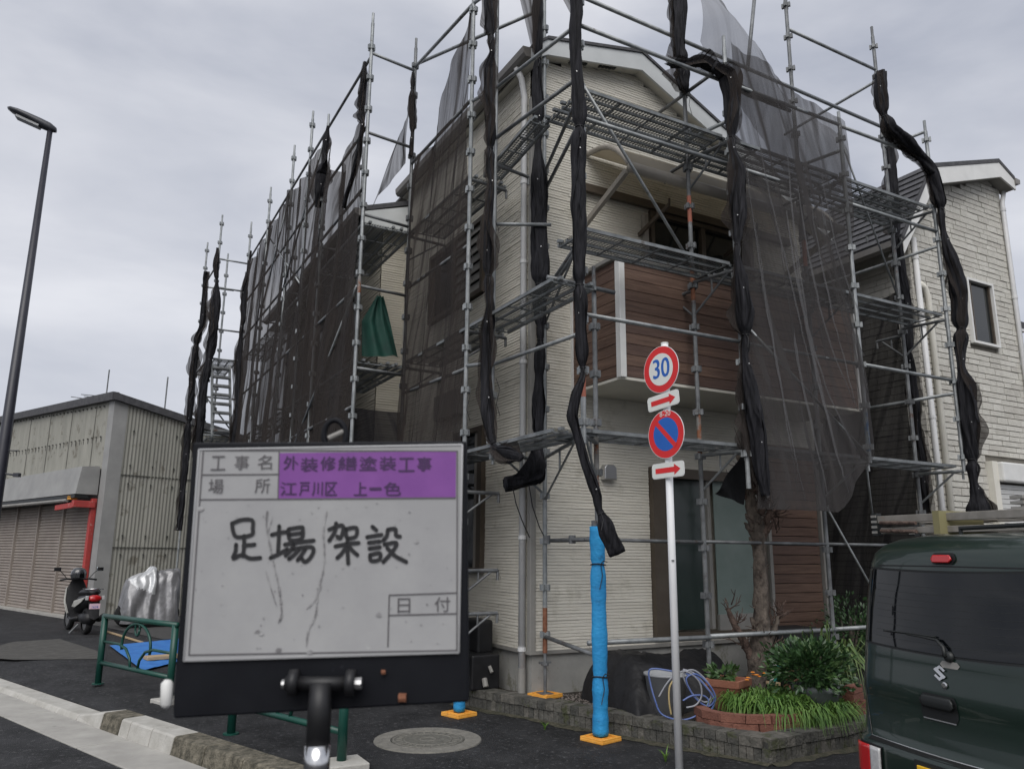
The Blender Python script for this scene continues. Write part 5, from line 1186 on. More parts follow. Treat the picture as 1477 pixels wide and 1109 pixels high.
mb = MB(); mb.add([sframe(c2, -.106 - .014, .092, .0072), sframe(c2, -.092, .106 + .014, .0072), sframe(c2, .106 + .014, -.092, .0072), sframe(c2, .092, -.106 - .014, .0072)], [(0, 1, 2, 3)]); mb.build('red_bar', M['sign_red'], d2)
text_mb('8-20', .062, sframe(c2, 0, .167, .0068), sx*1.1, zup).build('hours', M['sign_white'], d2)
def rplate(c, tilt):
    w, h, r = .355/2, .125/2, .028; ca, sa = cos(tilt), sin(tilt); n = 6
    pts = []
    for qx, qy, a0 in ((1, 1, 0), (-1, 1, 90), (-1, -1, 180), (1, -1, 270)):
        for k in range(n+1):
            a = radians(a0 + 90*k/n); pts.append((qx*(w-r) + r*cos(a), qy*(h-r) + r*sin(a)))
    T = lambda x, y, d_: sframe(c, x*ca - y*sa, x*sa + y*ca, d_)
    p = MB().prism([T(x, y, .004) for x, y in pts], -sn*.005).build('arrow_plate', M['trim'], SG)
    MB().add([T(x*.955, y*.9, .0052) for x, y in pts], [tuple(range(len(pts)))]).build('face', M['sign_white'], p)
    mb = MB(); mb.add([T(-.135, -.021, .0066), T(.075, -.021, .0066), T(.075, .021, .0066), T(-.135, .021, .0066)], [(0, 1, 2, 3)]); mb.add([T(.072, -.045, .0066), T(.14, 0, .0066), T(.072, .045, .0066)], [(0, 1, 2)])
    mb.build('arrow', M['sign_red'], p)
rplate(dpole(2.845) + sx*signx(957.5, 2.8), radians(5)); rplate(dpole(2.27) + sx*signx(961, 2.2), radians(1))
for z in (3.2, 3.03, 2.85, 2.65, 2.5, 2.27):
    MB().tube([SP + Vector((0, 0, z-.012)), SP + Vector((0, 0, z+.012))], .034, 14).build('clamp', M['chrome_dull'], SG)
MB().box(SP + Vector((0, 0, 1.555)) - fh*.031, (.02, .012, .012), rh).build('bolt', M['steel_dark'], SG)

# manhole and valve covers
mc = Pz(617, 1067, 0); MH = thing('manhole', 'round cast iron manhole cover in a concrete ring on the pavement', 'manhole cover', mc)
def ring(r0, r1, z0, z1, n=48): return [(r0, z0), (r0 + .004, z1), (r1 - .004, z1), (r1, z0)]
MB().lathe(mc, [(0, .008), (.315, .008), (.315, 0)][::-1], 48).build('lid', M['iron'], MH)
MB().lathe(mc, ring(.322, .47, 0, .010), 48).build('ring', M['iron_ring'], MH); MB().lathe(mc, ring(.29, .305, 0, .0115), 48).lathe(mc, ring(.20, .212, 0, .0115), 48).lathe(mc, ring(.06, .075, 0, .0115), 32).build('rib', M['iron_ring'], MH)
mb = MB()
for k in range(24):
    a = 2*pi*k/24; q = mc + Vector((cos(a)*.25, sin(a)*.25, .009)); mb.box(q, (.045, .014, .007), (cos(a), sin(a), 0))
mb.build('studs', M['iron_ring'], MH, kind='stuff')
mc = Pz(338, 1014, 0); MH = thing('valve_cover', 'small round valve cover in the pavement near the whiteboard', 'valve cover', mc)
MB().lathe(mc, [(0, .007), (.11, .007), (.11, 0)][::-1], 24).build('lid', M['iron'], MH); MB().lathe(mc, ring(.115, .14, 0, .009), 24).build('ring', M['iron_ring'], MH)
# blue tarp with a board on it
T = [Pz(x, y, .02) for x, y in ((158, 931), (262, 921), (262, 953), (206, 967))]
o = MB().grid(lambda u, v: T[0].lerp(T[1], u).lerp(T[3].lerp(T[2], u), v) + Vector((0, 0, .008 + .006*noise.noise(Vector((u*6, v*5, 1))))), 24, 24).build('tarp', M['tarp'], None, smooth=True)
tag(o, 'bright blue tarp spread on the ground behind the green rail', 'tarp')
o = MB().box(Pz(248, 946, .06), (.75, .22, .05), (cos(.2), sin(.2), 0)).build('timber_offcut', M['wood_pale'], bevel=.006); tag(o, 'pale timber offcut lying on the blue tarp corner', 'timber')
# weeds in the cracks
def tuft(p, n, h, label):
    mb = MB()
    for k in range(n):
        a = rnd(0, 6.28); l = h*rnd(.6, 1.1); d = Vector((cos(a), sin(a), 0)); w = zup.cross(d)*.006; m_ = p + d*l*.25 + zup*l*.6; e = p + d*l*.6 + zup*l*rnd(.7, .95)
        mb.add([p - w, p + w, m_ + w*.8, m_ - w*.8, e], [(0, 1, 2, 3), (3, 2, 4)])
    return tag(mb.build('weed', M['grass']), label, 'weed')
tuft(Pz(786, 1052, 0), 16, .09, 'tiny weed in the pavement crack beside the planter bricks'); tuft(Pz(960, 1098, 0), 18, .12, 'weed tuft at the foot of the white sign pole')

# ------------------------------------------------------------------ scooter by the shed
SC0 = Pz(122, 914, 0) + Vector((0, 0, 0))
sf = Vector((-.24, .97, 0)).normalized()      # forward: away from the viewer
sl = zup.cross(sf)                          # its left
ST = thing('scooter', 'black and silver scooter parked by the shed shutter', 'scooter', SC0)
def q_(f, l, z): return SC0 + sf*f + sl*l + Vector((0, 0, z))
def wheel(f, z, r, w):
    mb = MB(); mb.lathe(q_(f, 0, z), [(r-.07, -w/2), (r-.02, -w/2), (r, -w/4), (r, w/4), (r-.02, w/2), (r-.07, w/2)], 22, sl); o = mb.build('wheel', M['tyre'], ST, smooth=True)
    MB().lathe(q_(f, 0, z), [(.02, -.05), (r-.07, -.035), (r-.07, .035), (.02, .05)], 18, sl).build('rim', M['chrome_dull'], o)
wheel(-.05, .25, .25, .11); wheel(1.2, .25, .25, .10)
def loft(secs, m, name, n=16, parent=ST, smooth=True, pw=2.4):
    mb = MB()
    for f, z, w, h in secs:
        for j in range(n):
            t = 2*pi*j/n; cx, cz = cos(t), sin(t); k = (abs(cx)**pw + abs(cz)**pw)**(-1/pw)
            mb.v.append(q_(f, cx*k*w/2, z + cz*k*h/2))
    for i in range(len(secs)-1):
        for j in range(n): mb.f.append((i*n+j, i*n+(j+1) % n, (i+1)*n+(j+1) % n, (i+1)*n+j))
    mb.f += [tuple(range(n))[::-1], tuple((len(secs)-1)*n + j for j in range(n))]
    return mb.build(name, m, parent, smooth=smooth)
loft([(-.42, .70, .10, .08), (-.36, .68, .22, .18), (-.1, .64, .30, .26), (.25, .58, .32, .30), (.45, .48, .30, .22)], M['black'], 'body')
for s in (-1, 1):
    mb = MB(); mb.prism([q_(-.34, s*.135, .72), q_(.28, s*.175, .62), q_(.42, s*.17, .50), q_(.20, s*.175, .50), q_(-.12, s*.155, .60)], sl*s*.02); mb.build('side_panel', M['pearl'], ST, bevel=.008)
loft([(-.38, .79, .12, .06), (-.28, .80, .26, .12), (.1, .79, .28, .13), (.38, .76, .20, .10)], M['black'], 'seat')
loft([(.3, .28, .28, .12), (.62, .24, .30, .10), (.86, .30, .28, .14)], M['black'], 'floor_board')
loft([(.78, .30, .30, .18), (.86, .55, .42, .20), (.92, .78, .40, .20), (.94, .94, .26, .14), (.92, 1.04, .16, .08)], M['black'], 'front_shield')
for s in (-1, 1): MB().prism([q_(.74, s*.15, .36), q_(.80, s*.215, .60), q_(.86, s*.20, .86), q_(.90, s*.20, .86), q_(.86, s*.22, .58), q_(.80, s*.16, .34)], sl*s*.012).build('shield_edge', M['pearl'], ST)
loft([(1.0, .50, .14, .12), (1.2, .54, .15, .08), (1.42, .42, .12, .06)], M['black'], 'front_fender')
mb = MB(); mb.tube([q_(.86, .34, 1.00), q_(.93, .2, 1.02), q_(.95, 0, 1.0), q_(.93, -.2, 1.02), q_(.86, -.34, 1.00)], .018, 8); mb.build('handlebar', M['black'], ST, smooth=True)
for s in (-1, 1):
    mb = MB(); mb.tube([q_(.92, s*.2, 1.02), q_(.94, s*.30, 1.14), q_(.92, s*.36, 1.20)], .008, 6); o = mb.build('mirror_stem', M['black'], ST)
    MB().box(q_(.92, s*.40, 1.215), (.03, .13, .075), sf).build('mirror', M['mirror'] if s < 0 else M['black'], o, bevel=.01)
mb = MB(); mb.tube([q_(-.1, .14, .86), q_(-.38, .14, .86), q_(-.46, 0, .87), q_(-.38, -.14, .86), q_(-.1, -.14, .86)], .012, 6); mb.build('grab_rail', M['chrome'], ST, smooth=True)
loft([(-.47, .68, .18, .09), (-.42, .69, .24, .13), (-.34, .69, .22, .12)], M['tail_red'], 'tail_light')
for s in (-1, 1): MB().box(q_(-.42, s*.145, .70), (.06, .05, .08), sf).build('turn_signal', M['tail_clear'], ST, bevel=.01)
mb = MB(); mb.prism([q_(-.40, .10, .62), q_(-.40, -.10, .62), q_(-.50, -.085, .34), q_(-.52, 0, .30), q_(-.50, .085, .34)], sf*.02); mb.build('mudguard', M['black'], ST)
lp_ = MB().box(q_(-.455, 0, .545), (.012, .19, .10), sf, sl).build('licence_plate', M['pink_plate'], ST)
text_mb('1634', .062, q_(-.463, 0, .53), -sl, zup).build('numeral', M['sign_blue'], lp_); text_mb('・・', .03, q_(-.463, .0, .575), -sl, zup).build('mark', M['sign_blue'], lp_)
loft([(-.30, .30, .20, .22), (.0, .30, .22, .24), (.30, .30, .18, .16)], M['black'], 'engine_cover')
MB().tube([q_(.1, -.17, .26), q_(-.15, -.19, .28), q_(-.42, -.19, .36)], [.03, .055, .05], 10).build('exhaust', M['van_trim'], ST, smooth=True)
MB().tube([q_(.15, .1, .18), q_(.12, .25, .02)], .014, 6).build('stand', M['steel_dark'], ST)
hc = q_(.84, .02, 1.10)
o = thing('helmet', 'dark grey helmet resting on the scooter handlebar', 'helmet', hc)
mb = MB(); mb.lathe(hc, [(.125, -.08), (.15, -.02), (.145, .06), (.11, .12), (.05, .15), (0, .155)], 20); mb.build('shell', M['helmet'], o, smooth=True)
mb = MB(); mb.grid(lambda u, v: hc + (sf*-cos((u-.5)*2.2) + sl*sin((u-.5)*2.2))*(.157 - .012*v) + Vector((0, 0, -.05 + .09*v)), 10, 3); mb.build('visor', M['van_glass'], o, smooth=True)

# covered motorcycle
BC = Pz(212, 903, 0); bu = (RN*.85 - RD*.2).normalized(); bv = zup.cross(bu).normalized()
HU = [(-.60, .45), (-.54, .80), (-.48, 1.0), (-.30, 1.09), (-.12, 1.16), (-.02, 1.27), (.04, 1.27), (.09, 1.13), (.14, 1.17), (.36, 1.20), (.52, 1.22), (.57, 1.16), (.60, .5)]
def hu(u):
    for (a, za), (b, zb) in zip(HU, HU[1:]):
        if a <= u <= b: return za + (zb-za)*(u-a)/(b-a)
    return .3
def cover(u, s):
    """u along, s from near hem (0) over the top to the far hem (1)"""
    U = -.60 + 1.2*u; h = hu(U); k = abs(s-.5)*2; side = -1 if s < .5 else 1
    z = h*(1 - k**2.6) + .10*k**2.6; v = side*(.09 + .34*k**1.25)*(1 if abs(U) < .5 else .75 + .25*(1-(abs(U)-.5)*10))
    bul = 1 + .22*(1-k)*0
    fold = .030*sin(15*U + 3*k + 4*noise.noise(Vector((U*3, k*2, 3))))*k + .035*noise.noise(Vector((U*7, k*4, 6)))
    U2 = U*(1 - .10*k*(U > 0)) - .05*k*(U < 0)*0 + .03*noise.noise(Vector((U*4, k*6, 2)))
    return BC + bu*U2 + bv*(v + side*fold) + Vector((0, 0, z + .02*noise.noise(Vector((U*9, s*9, 1)))))
CV = thing('covered_motorcycle', 'motorcycle under a wrinkled silver cover beside the scooter', 'motorcycle', BC)
mb = MB().grid(cover, 60, 60)
top = MB(); low = MB(); low.v = mb.v; 
lowf, topf_ = [], []
for f in mb.f:
    c = sum((mb.v[i] for i in f), Vector())/4 - BC; U = c.dot(bu)
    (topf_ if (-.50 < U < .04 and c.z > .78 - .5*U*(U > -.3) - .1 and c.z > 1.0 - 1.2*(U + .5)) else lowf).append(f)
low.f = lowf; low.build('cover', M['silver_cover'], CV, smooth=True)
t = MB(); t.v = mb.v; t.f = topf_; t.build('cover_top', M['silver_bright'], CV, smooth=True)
for U in (-.42, .38):
    MB().lathe(BC + bu*U + Vector((0, 0, .26)), [(.15, -.06), (.24, -.055), (.26, 0), (.24, .055), (.15, .06)], 20, bv).build('wheel', M['tyre'], CV, smooth=True)

# ------------------------------------------------------------------ things in the planter
GZ = .16
# pruned tree
TB = Pz(1092, 1003, GZ)
TR = thing('pruned_tree', 'pollarded bare tree with knobbly trunk before the brown panel', 'tree', TB)
def tp(px, py): return Pn(px, py, fh, TB)
def knob(i, j, t): return 1 + .16*noise.noise(Vector((i*.9, cos(t)*1.5, sin(t)*1.5))) + .08*noise.noise(Vector((i*2.3, cos(t)*3, sin(t)*3 + 5)))
def limb(pts, name, m, n=12):
    P, R = [], []
    for (a, ra), (b, rb) in zip(pts, pts[1:]):
        for k in range(7): f = k/7; P.append(a.lerp(b, f) + Vector((noise.noise(a*3 + Vector((f*2, 0, 0))), noise.noise(b*3 + Vector((0, f*2, 0))), 0))*.012); R.append((ra + (rb-ra)*f)*(1 + .12*noise.noise(Vector((a.x*5, a.z*9, f*5)))))
    P.append(pts[-1][0]); R.append(pts[-1][1])
    return MB().tube(P, R, n, radf=knob).build(name, m, TR, smooth=True)
limb([(TB - Vector((0, 0, .05)), .105), (tp(1092, 970), .10), (tp(1096, 935), .115), (tp(1098, 900), .092), (tp(1097, 850), .075), (tp(1096, 800), .066), (tp(1091, 760), .082), (tp(1083, 725), .06), (tp(1080, 700), .05), (tp(1077, 672), .036), (tp(1075, 664), .018)], 'trunk', M['bark'], 16)
br = []
br.append([(tp(1092, 960), .06), (tp(1078, 935), .045), (tp(1066, 912), .038), (tp(1056, 893), .032), (tp(1050, 878), .024)])
br.append([(tp(1098, 945), .05), (tp(1110, 925), .04), (tp(1118, 905), .03), (tp(1122, 888), .022)])
br.append([(tp(1097, 930), .04), (tp(1090, 910), .03), (tp(1084, 890), .02)])
br.append([(tp(1094, 775), .06), (tp(1104, 758), .045), (tp(1109, 745), .035), (tp(1112, 735), .02)])
br.append([(tp(1086, 745), .045), (tp(1093, 728), .03), (tp(1098, 715), .02)])
rb = random.Random(11)
for k in range(15):
    f = k/14; py0 = 790 - 118*f; s_ = 1 if k % 2 else -1; l = rb.uniform(14, 30)*(1 if s_ > 0 else .55); px0 = 1093 - 17*f
    br.append([(tp(px0, py0), .04 - .012*f), (tp(px0 + s_*l*.5, py0 - l*.35), .027), (tp(px0 + s_*l*.8, py0 - l*.9), .026), (tp(px0 + s_*l, py0 - l*1.25), .012)])
for b in br: limb(b, 'branch', M['bark'] if random.random() < .5 else M['bark_red'], 9)
rt = random.Random(3); tw = MB()
def twig(p, d, l, r, depth=0):
    e = p + d*l*.5 + Vector((rt.uniform(-.3, .3), rt.uniform(-.3, .3), rt.uniform(-.1, .3)))*l*.25; f = e + d*l*.5 + Vector((rt.uniform(-.3, .3), rt.uniform(-.3, .3), rt.uniform(0, .5)))*l*.3
    tw.tube([p, e, f], [r, r*.8, r*.45], 5)
    if depth < 1:
        for k in range(2): twig(e.lerp(f, rt.random()), (d + Vector((rt.uniform(-1, 1), rt.uniform(-1, 1), rt.uniform(-.3, 1)))*.8).normalized(), l*.55, r*.6, depth+1)
for (px, py, n, l) in ((1050, 878, 6, .16), (1060, 905, 5, .14), (1075, 930, 6, .16), (1095, 920, 12, .2), (1118, 895, 7, .16), (1124, 885, 6, .14), (1105, 940, 8, .18), (1090, 760, 8, .15), (1108, 745, 12, .18), (1112, 733, 10, .16), (1080, 715, 10, .17), (1077, 690, 12, .2), (1076, 668, 8, .2), (1098, 715, 8, .16), (1096, 830, 5, .1), (1095, 870, 5, .12), (1120, 760, 6, .12)):
    for k in range(n):
        d = Vector((rt.uniform(-1, 1), rt.uniform(-1, .4), rt.uniform(-.1, 1.2))).normalized(); twig(tp(px + rt.uniform(-5, 5), py + rt.uniform(-8, 8)), d, l*rt.uniform(.6, 1.25), .0085)
tw.build('twigs', M['bark_red'], TR, kind='stuff')

def blades(parent, c, rx, ry, n, h, w, m, name='leaves', droop=.6, z0=0.0, lean=1.0):
    mb = MB()
    for k in range(n):
        a = rnd(0, 6.28); rr = sqrt(random.random()); p = c + Vector((cos(a)*rx*rr, sin(a)*ry*rr, z0)); l = h*rnd(.55, 1.15)
        b = a + rnd(-1.2, 1.2); d = Vector((cos(b), sin(b), 0))*rnd(.2, 1.0)*lean; q = zup.cross(d).normalized()*w*rnd(.7, 1.2) if d.length > 1e-3 else Vector((w, 0, 0))
        P = [p, p + d*l*.18 + zup*l*.42, p + d*l*.45 + zup*l*.72, p + d*l*(.8) + zup*l*(.86 - droop*.35), p + d*l*1.0 + zup*l*(.8 - droop*.8)]
        W = [.6, 1, .9, .6, .05]
        vs = []
        for x, ww in zip(P, W): vs += [x - q*ww, x + q*ww]
        mb.add(vs, [(2*i, 2*i+1, 2*i+3, 2*i+2) for i in range(4)])
    return mb.build(name, m, parent)
def leafball(parent, c, r, n, ls, m, name='leaves', sq=(1, 1, 1)):
    mb = MB(); cl = [(Vector((rnd(-1, 1), rnd(-1, 1), rnd(-.8, 1))).normalized()*rnd(.35, .95)) for _ in range(max(6, n//40))]
    for k in range(n):
        b = random.choice(cl); d = (b + Vector((rnd(-1, 1), rnd(-1, 1), rnd(-1, 1)))*.34); p = c + Vector((d.x*r*sq[0], d.y*r*sq[1], d.z*r*sq[2]))
        o_ = (d.normalized() + Vector((rnd(-.7, .7), rnd(-.7, .7), rnd(-.2, .9)))).normalized(); l = ls*rnd(.6, 1.25); s = o_.cross(Vector((rnd(-1, 1), rnd(-1, 1), rnd(-1, 1)))).normalized()*l*.24; nn = o_.cross(s).normalized()*l*.06
        mb.add([p, p + o_*l*.5 + s + nn, p + o_*l, p + o_*l*.5 - s + nn], [(0, 1, 2, 3)])
    return mb.build(name, m, parent)
# half round brick bed with grass
BCn = Pz(1088, 1040, GZ); HB = thing('brick_bed', 'low curved bed of orange red bricks holding bright grass', 'brick bed', BCn)
bm_ = []
for i in range(3):
    mb = MB(); mb.box((0, 0, 0), (.20, .10, .062)); 
    for v in mb.v: v += Vector((rnd(-.004, .004), rnd(-.004, .004), rnd(-.003, .003)))
    bm_.append(mb.mesh('brick', M['red_brick']))
for row in range(2):
    for k in range(9):
        a = radians(150 + k*24 + row*12); r = .50; p = BCn + Vector((cos(a)*r, sin(a)*r*.80, .035 + row*.068))
        put('brick', random.choice(bm_), HB, p, axes_quat(Vector((-sin(a), cos(a)*.8, 0)), z=zup))
g_ = thing('grass_clump', 'bright green leafy grass clump spilling over the planter bricks', 'grass clump', BCn + Vector((0, 0, .12)))
blades(g_, BCn + Vector((.16, -.02, .08)), .40, .26, 1000, .21, .006, M['grass'], droop=1.2, lean=1.5); blades(g_, BCn + Vector((.34, -.30, .03)), .42, .16, 900, .20, .006, M['grass'], droop=1.3, lean=1.6); blades(g_, BCn + Vector((.75, -.22, .02)), .22, .16, 300, .16, .006, M['grass'], droop=1.2, lean=1.5); leafball(g_, BCn + Vector((.25, -.15, .16)), .36, 500, .05, M['grass'], sq=(1.2, .8, .4))
mb = MB()
for k in range(7): mb.lathe(BCn + Vector((.05 + rnd(-.12, .12), .05 + rnd(-.1, .1), .36 + rnd(-.03, .03))), [(0, 0), (.022, .008), (.008, .014)], 7)
mb.build('flowers', M['flower'], g_, kind='stuff')
# terracotta pot
pc = Pz(1053, 1030, GZ) + Vector((0, 0, .05)); o = thing('plant_pot', 'square terracotta pot tilted on the brick bed with small plants', 'plant pot', pc)
def sqpot(parent, c, w0, w1, h, rim, m, tilt=Vector((0, 0, 1)), name='pot'):
    ax = Vector((.92, .38, 0)); ay = zup.cross(ax); mb = MB()
    def sq(w, z, r=.18): return [c + ax*x*w + ay*y*w + tilt*z for x, y in ((-.5+r*.3, -.5), (.5-r*.3, -.5), (.5, -.5+r*.3), (.5, .5-r*.3), (.5-r*.3, .5), (-.5+r*.3, .5), (-.5, .5-r*.3), (-.5, -.5+r*.3))]
    rings = [sq(w0, 0), sq(w1*.93, h-rim), sq(w1, h-rim), sq(w1*1.02, h), sq(w1*.86, h), sq(w1*.80, h-.06)]
    for r in rings: mb.v += r
    for i in range(len(rings)-1):
        for j in range(8): mb.f.append((i*8+j, i*8+(j+1) % 8, i*8+8+(j+1) % 8, i*8+8+j))
    mb.f.append(tuple(range(8))[::-1]); p = mb.build(name, m, parent)
    MB().add(sq(w1*.82, h-.05), [tuple(range(8))]).build('soil', M['soil'], parent); return p
sqpot(o, pc, .20, .33, .27, .06, M['terra'], Vector((-.05, -.05, 1)).normalized()); leafball(o, pc + Vector((-.05, 0, .31)), .12, 160, .07, M['leaf2'], sq=(1, 1, .6)); blades(o, pc + Vector((.03, -.03, .24)), .03, .03, 14, .22, .006, M['leaf3'], droop=.1, lean=.4)
# dark shrub in a grey pot, strap leaf plant, hedge plant at the wall
pc = Pz(1180, 1036, GZ); o = thing('potted_shrub', 'dense dark leafed shrub in a round grey pot', 'potted plant', pc)
MB().lathe(pc, [(0, 0), (.15, 0), (.20, .24), (.215, .25), (.215, .29), (.18, .29), (.17, .25), (0, .25)], 26).build('pot', M['pot_grey'], o, smooth=True)
leafball(o, pc + Vector((-.08, 0, .46)), .30, 1700, .065, M['leaf'], sq=(1.15, 1, .85)); leafball(o, pc + Vector((-.1, -.05, .47)), .31, 500, .062, M['leaf2'], sq=(1.1, 1, .85))
mb = MB(); [mb.tube([pc + Vector((0, 0, .22)), pc + Vector((rnd(-.2, .1), rnd(-.15, .15), .55))], .008, 5) for k in range(9)]; mb.build('stems', M['bark'], o)
pc = Pz(1206, 1000, GZ); o = thing('strap_leaf_plant', 'tall plant with long arching strap leaves beside the van', 'plant', pc)
blades(o, pc, .14, .14, 85, .72, .013, M['leaf3'], droop=.95); blades(o, pc + Vector((-.25, -.1, .05)), .15, .12, 60, .62, .013, M['leaf3'], droop=.9); blades(o, pc + Vector((-.12, .05, .2)), .12, .1, 22, .62, .012, M['leaf3'], droop=.2, lean=.4)
pc = Vector((4.15, -.55, GZ)); o = thing('bush', 'dark evergreen bush under the net by the brown panel', 'bush', pc)
leafball(o, pc + Vector((.1, -.05, .55)), .46, 1500, .06, M['leaf'], sq=(1, .8, .9)); mb = MB(); [mb.tube([pc, pc + Vector((rnd(-.25, .3), rnd(-.2, .2), .7))], .012, 5) for k in range(7)]; mb.build('stems', M['bark'], o)
pc = Pz(1120, 1012, GZ); 
# timber, sticks, bricks and cans behind
o = thing('plank', 'pale plank lying across the clutter behind the tree', 'plank', Pz(1140, 930, .55)); a = Py(1118, 931, -.75); b = Py(1178, 926, -.55); MB().beam(a, b, .26, .02).build('board', M['wood_pale'], o, bevel=.003)
o = tag(MB().beam(a + Vector((.02, -.02, -.03)), a + Vector((.9, .2, -.04)), .03, .03).build('batten', M['wood_pale']), 'thin batten under the pale plank', 'batten')
o = thing('crate', 'dark box draped with mesh under the pale plank', 'box', Vector((2.2, -.75, GZ))); p = Py(1140, 965, -.72); MB().box(Vector((p.x, -.70, .50)), (.62, .34, .60)).build('body', M['black_cloth'], o, bevel=.01); MB().box(Vector((p.x, -.88, .68)), (.66, .012, .20)).build('flap', M['black'], o)
o = tag(MB().beam(Py(1112, 985, -1.0), Py(1119, 953, -1.0), .024, .024, (1, 0, 0)).build('stick', M['trim']), 'pale stick leaning behind the grass clump', 'stick')
o = tag(MB().beam(Py(1118, 983, -1.0), Py(1123, 959, -1.0), .03, .03, (1, 0, 0)).build('scraper', M['teal']), 'teal handled tool leaning next to the pale stick', 'tool')
o = tag(MB().beam(Py(1100, 983, -1.02), Py(1124, 986, -1.02), .04, .035).build('timber_offcut', M['wood_pale'], bevel=.003), 'yellowish timber offcut behind the tree base', 'timber')
o = thing('brick_stack', 'small stack of orange bricks by the van corner', 'bricks', Pz(1226, 1030, GZ))
for k in range(4): put('brick', bm_[k % 3], o, Pz(1232, 1031, GZ) + Vector((rnd(-.01, .01), rnd(-.01, .01), .035 + k*.066)), Matrix.Rotation(.1*k, 3, 'Z').to_quaternion())
o = thing('brick_stack', 'leaning broken bricks half hidden behind the dark shrub', 'bricks', Py(1140, 980, -1.1))
for k in range(3): put('brick', bm_[k], o, Py(1146, 990 - k*13, -1.15), Matrix.Rotation(.3*k-.2, 3, 'Z').to_quaternion(), (1, 1, .7))
# black sheet covering a heap by the wall
a0 = Pz(884, 1030, GZ); a1 = Pz(1030, 1022, GZ)
def heap(u, v):
    x = .36 + 1.45*u; base = -1.45 + .25*u; top = .62 - .05*u + .03*sin(7*u); y = base + (1.05 - .2*u)*v
    prof = min(1, (v*2.1)**.65) if v < .5 else 1
    edge = min(1, u*7)**.5
    z = GZ + (top - GZ)*prof*edge*(1 if v < .9 else 1 - (v-.9)*2)
    return Vector((x + .10*(1-prof)*-1*(1-u), y, z + .06*noise.noise(Vector((u*7, v*5, 4))) + .03*abs(noise.noise(Vector((u*16 + v*4, v*9, 8)))))) + Vector((.02*noise.noise(Vector((u*12, v*7, 1))), .03*sin(14*u + 2*v), 0))
tag(MB().grid(heap, 44, 24).build('black_sheet', M['black_cloth'], None, smooth=True), 'black mesh sheet draped over a heap against the foundation', 'sheet')
# bucket and hose
pc = Pz(962, 1030, GZ); o = thing('bucket', 'pale grey tub standing behind the coiled hose', 'tub', pc)
MB().lathe(pc, [(0, 0), (.15, 0), (.19, .34), (.205, .345), (.205, .365), (.18, .365), (.14, .02), (0, .02)], 26).build('body', M['bucket'], o, smooth=True)
HS = thing('garden_hose', 'tangled coil of blue and white garden hose behind the sign pole', 'hose', Pz(975, 1040, GZ))
def hp_(l): return [Pn(x, y, (.45, .9, 0), Pz(975, 1040, GZ) + Vector((.0, d, 0))) for x, y, d in l]
def smooth(pts, n=8):
    out = []
    for i in range(len(pts)-1):
        p0, p1, p2, p3 = pts[max(i-1, 0)], pts[i], pts[i+1], pts[min(i+2, len(pts)-1)]
        for k in range(n):
            t = k/n; out.append(.5*((2*p1) + (p2-p0)*t + (2*p0-5*p1+4*p2-p3)*t*t + (3*p1-p0-3*p2+p3)*t**3))
    return out + [pts[-1]]
H1 = [(972, 968, -.05), (945, 964, -.06), (936, 968, -.05), (938, 985, -.04), (945, 1010, -.05), (953, 1028, -.06), (970, 1036, -.07), (990, 1037, -.06), (1010, 1028, -.04), (1022, 1012, -.02), (1015, 1003, -.02), (998, 1003, -.04), (985, 1010, -.06)]
H2 = [(985, 965, -.02), (1000, 970, -.03), (1015, 985, -.03), (1026, 1002, -.02), (1018, 1012, 0), (1004, 1005, .0), (992, 990, -.02), (986, 972, -.03), (1000, 966, -.03), (1018, 980, -.02), (1028, 1000, 0), (1020, 1020, 0), (1005, 1035, -.02)]
H3 = [(950, 1005, -.02), (962, 985, -.03), (975, 972, -.03), (990, 968, -.05), (1008, 982, -.05), (1012, 1002, -.04), (1004, 1016, -.04), (990, 1020, -.04)]
H4 = [(968, 1030, -.08), (965, 1010, -.08), (966, 990, -.07), (975, 975, -.07)]
for l, m in ((H1, 'hose_blue'), (H2, 'hose_white'), (H3, 'hose_white'), (H4, 'hose_yellow'), ([(x+4, y+6, d-.02) for x, y, d in H2], 'hose_blue')): MB().tube(smooth(hp_(l)), .0078, 8).build('hose_loop', M[m], HS, smooth=True)
# black boxes beside the left wall
o = thing('utility_box', 'two stacked black plastic boxes against the left wall', 'box', Px(700, 985, -.28)); c = Px(700, 985, -.28)
MB().box(Vector((-.30, .72, .36)), (.34, .55, .36)).build('lower_box', M['black'], o, bevel=.02); MB().box(Vector((-.22, .85, .70)), (.20, .45, .36)).build('upper_box', M['black'], o, bevel=.03); MB().tube([(-.32, .44, .30), (-.32, .40, .22)], .03, 8).tube([(-.26, .44, .42), (-.25, .40, .36)], .02, 8).build('fitting', M['trim_grey'], o)

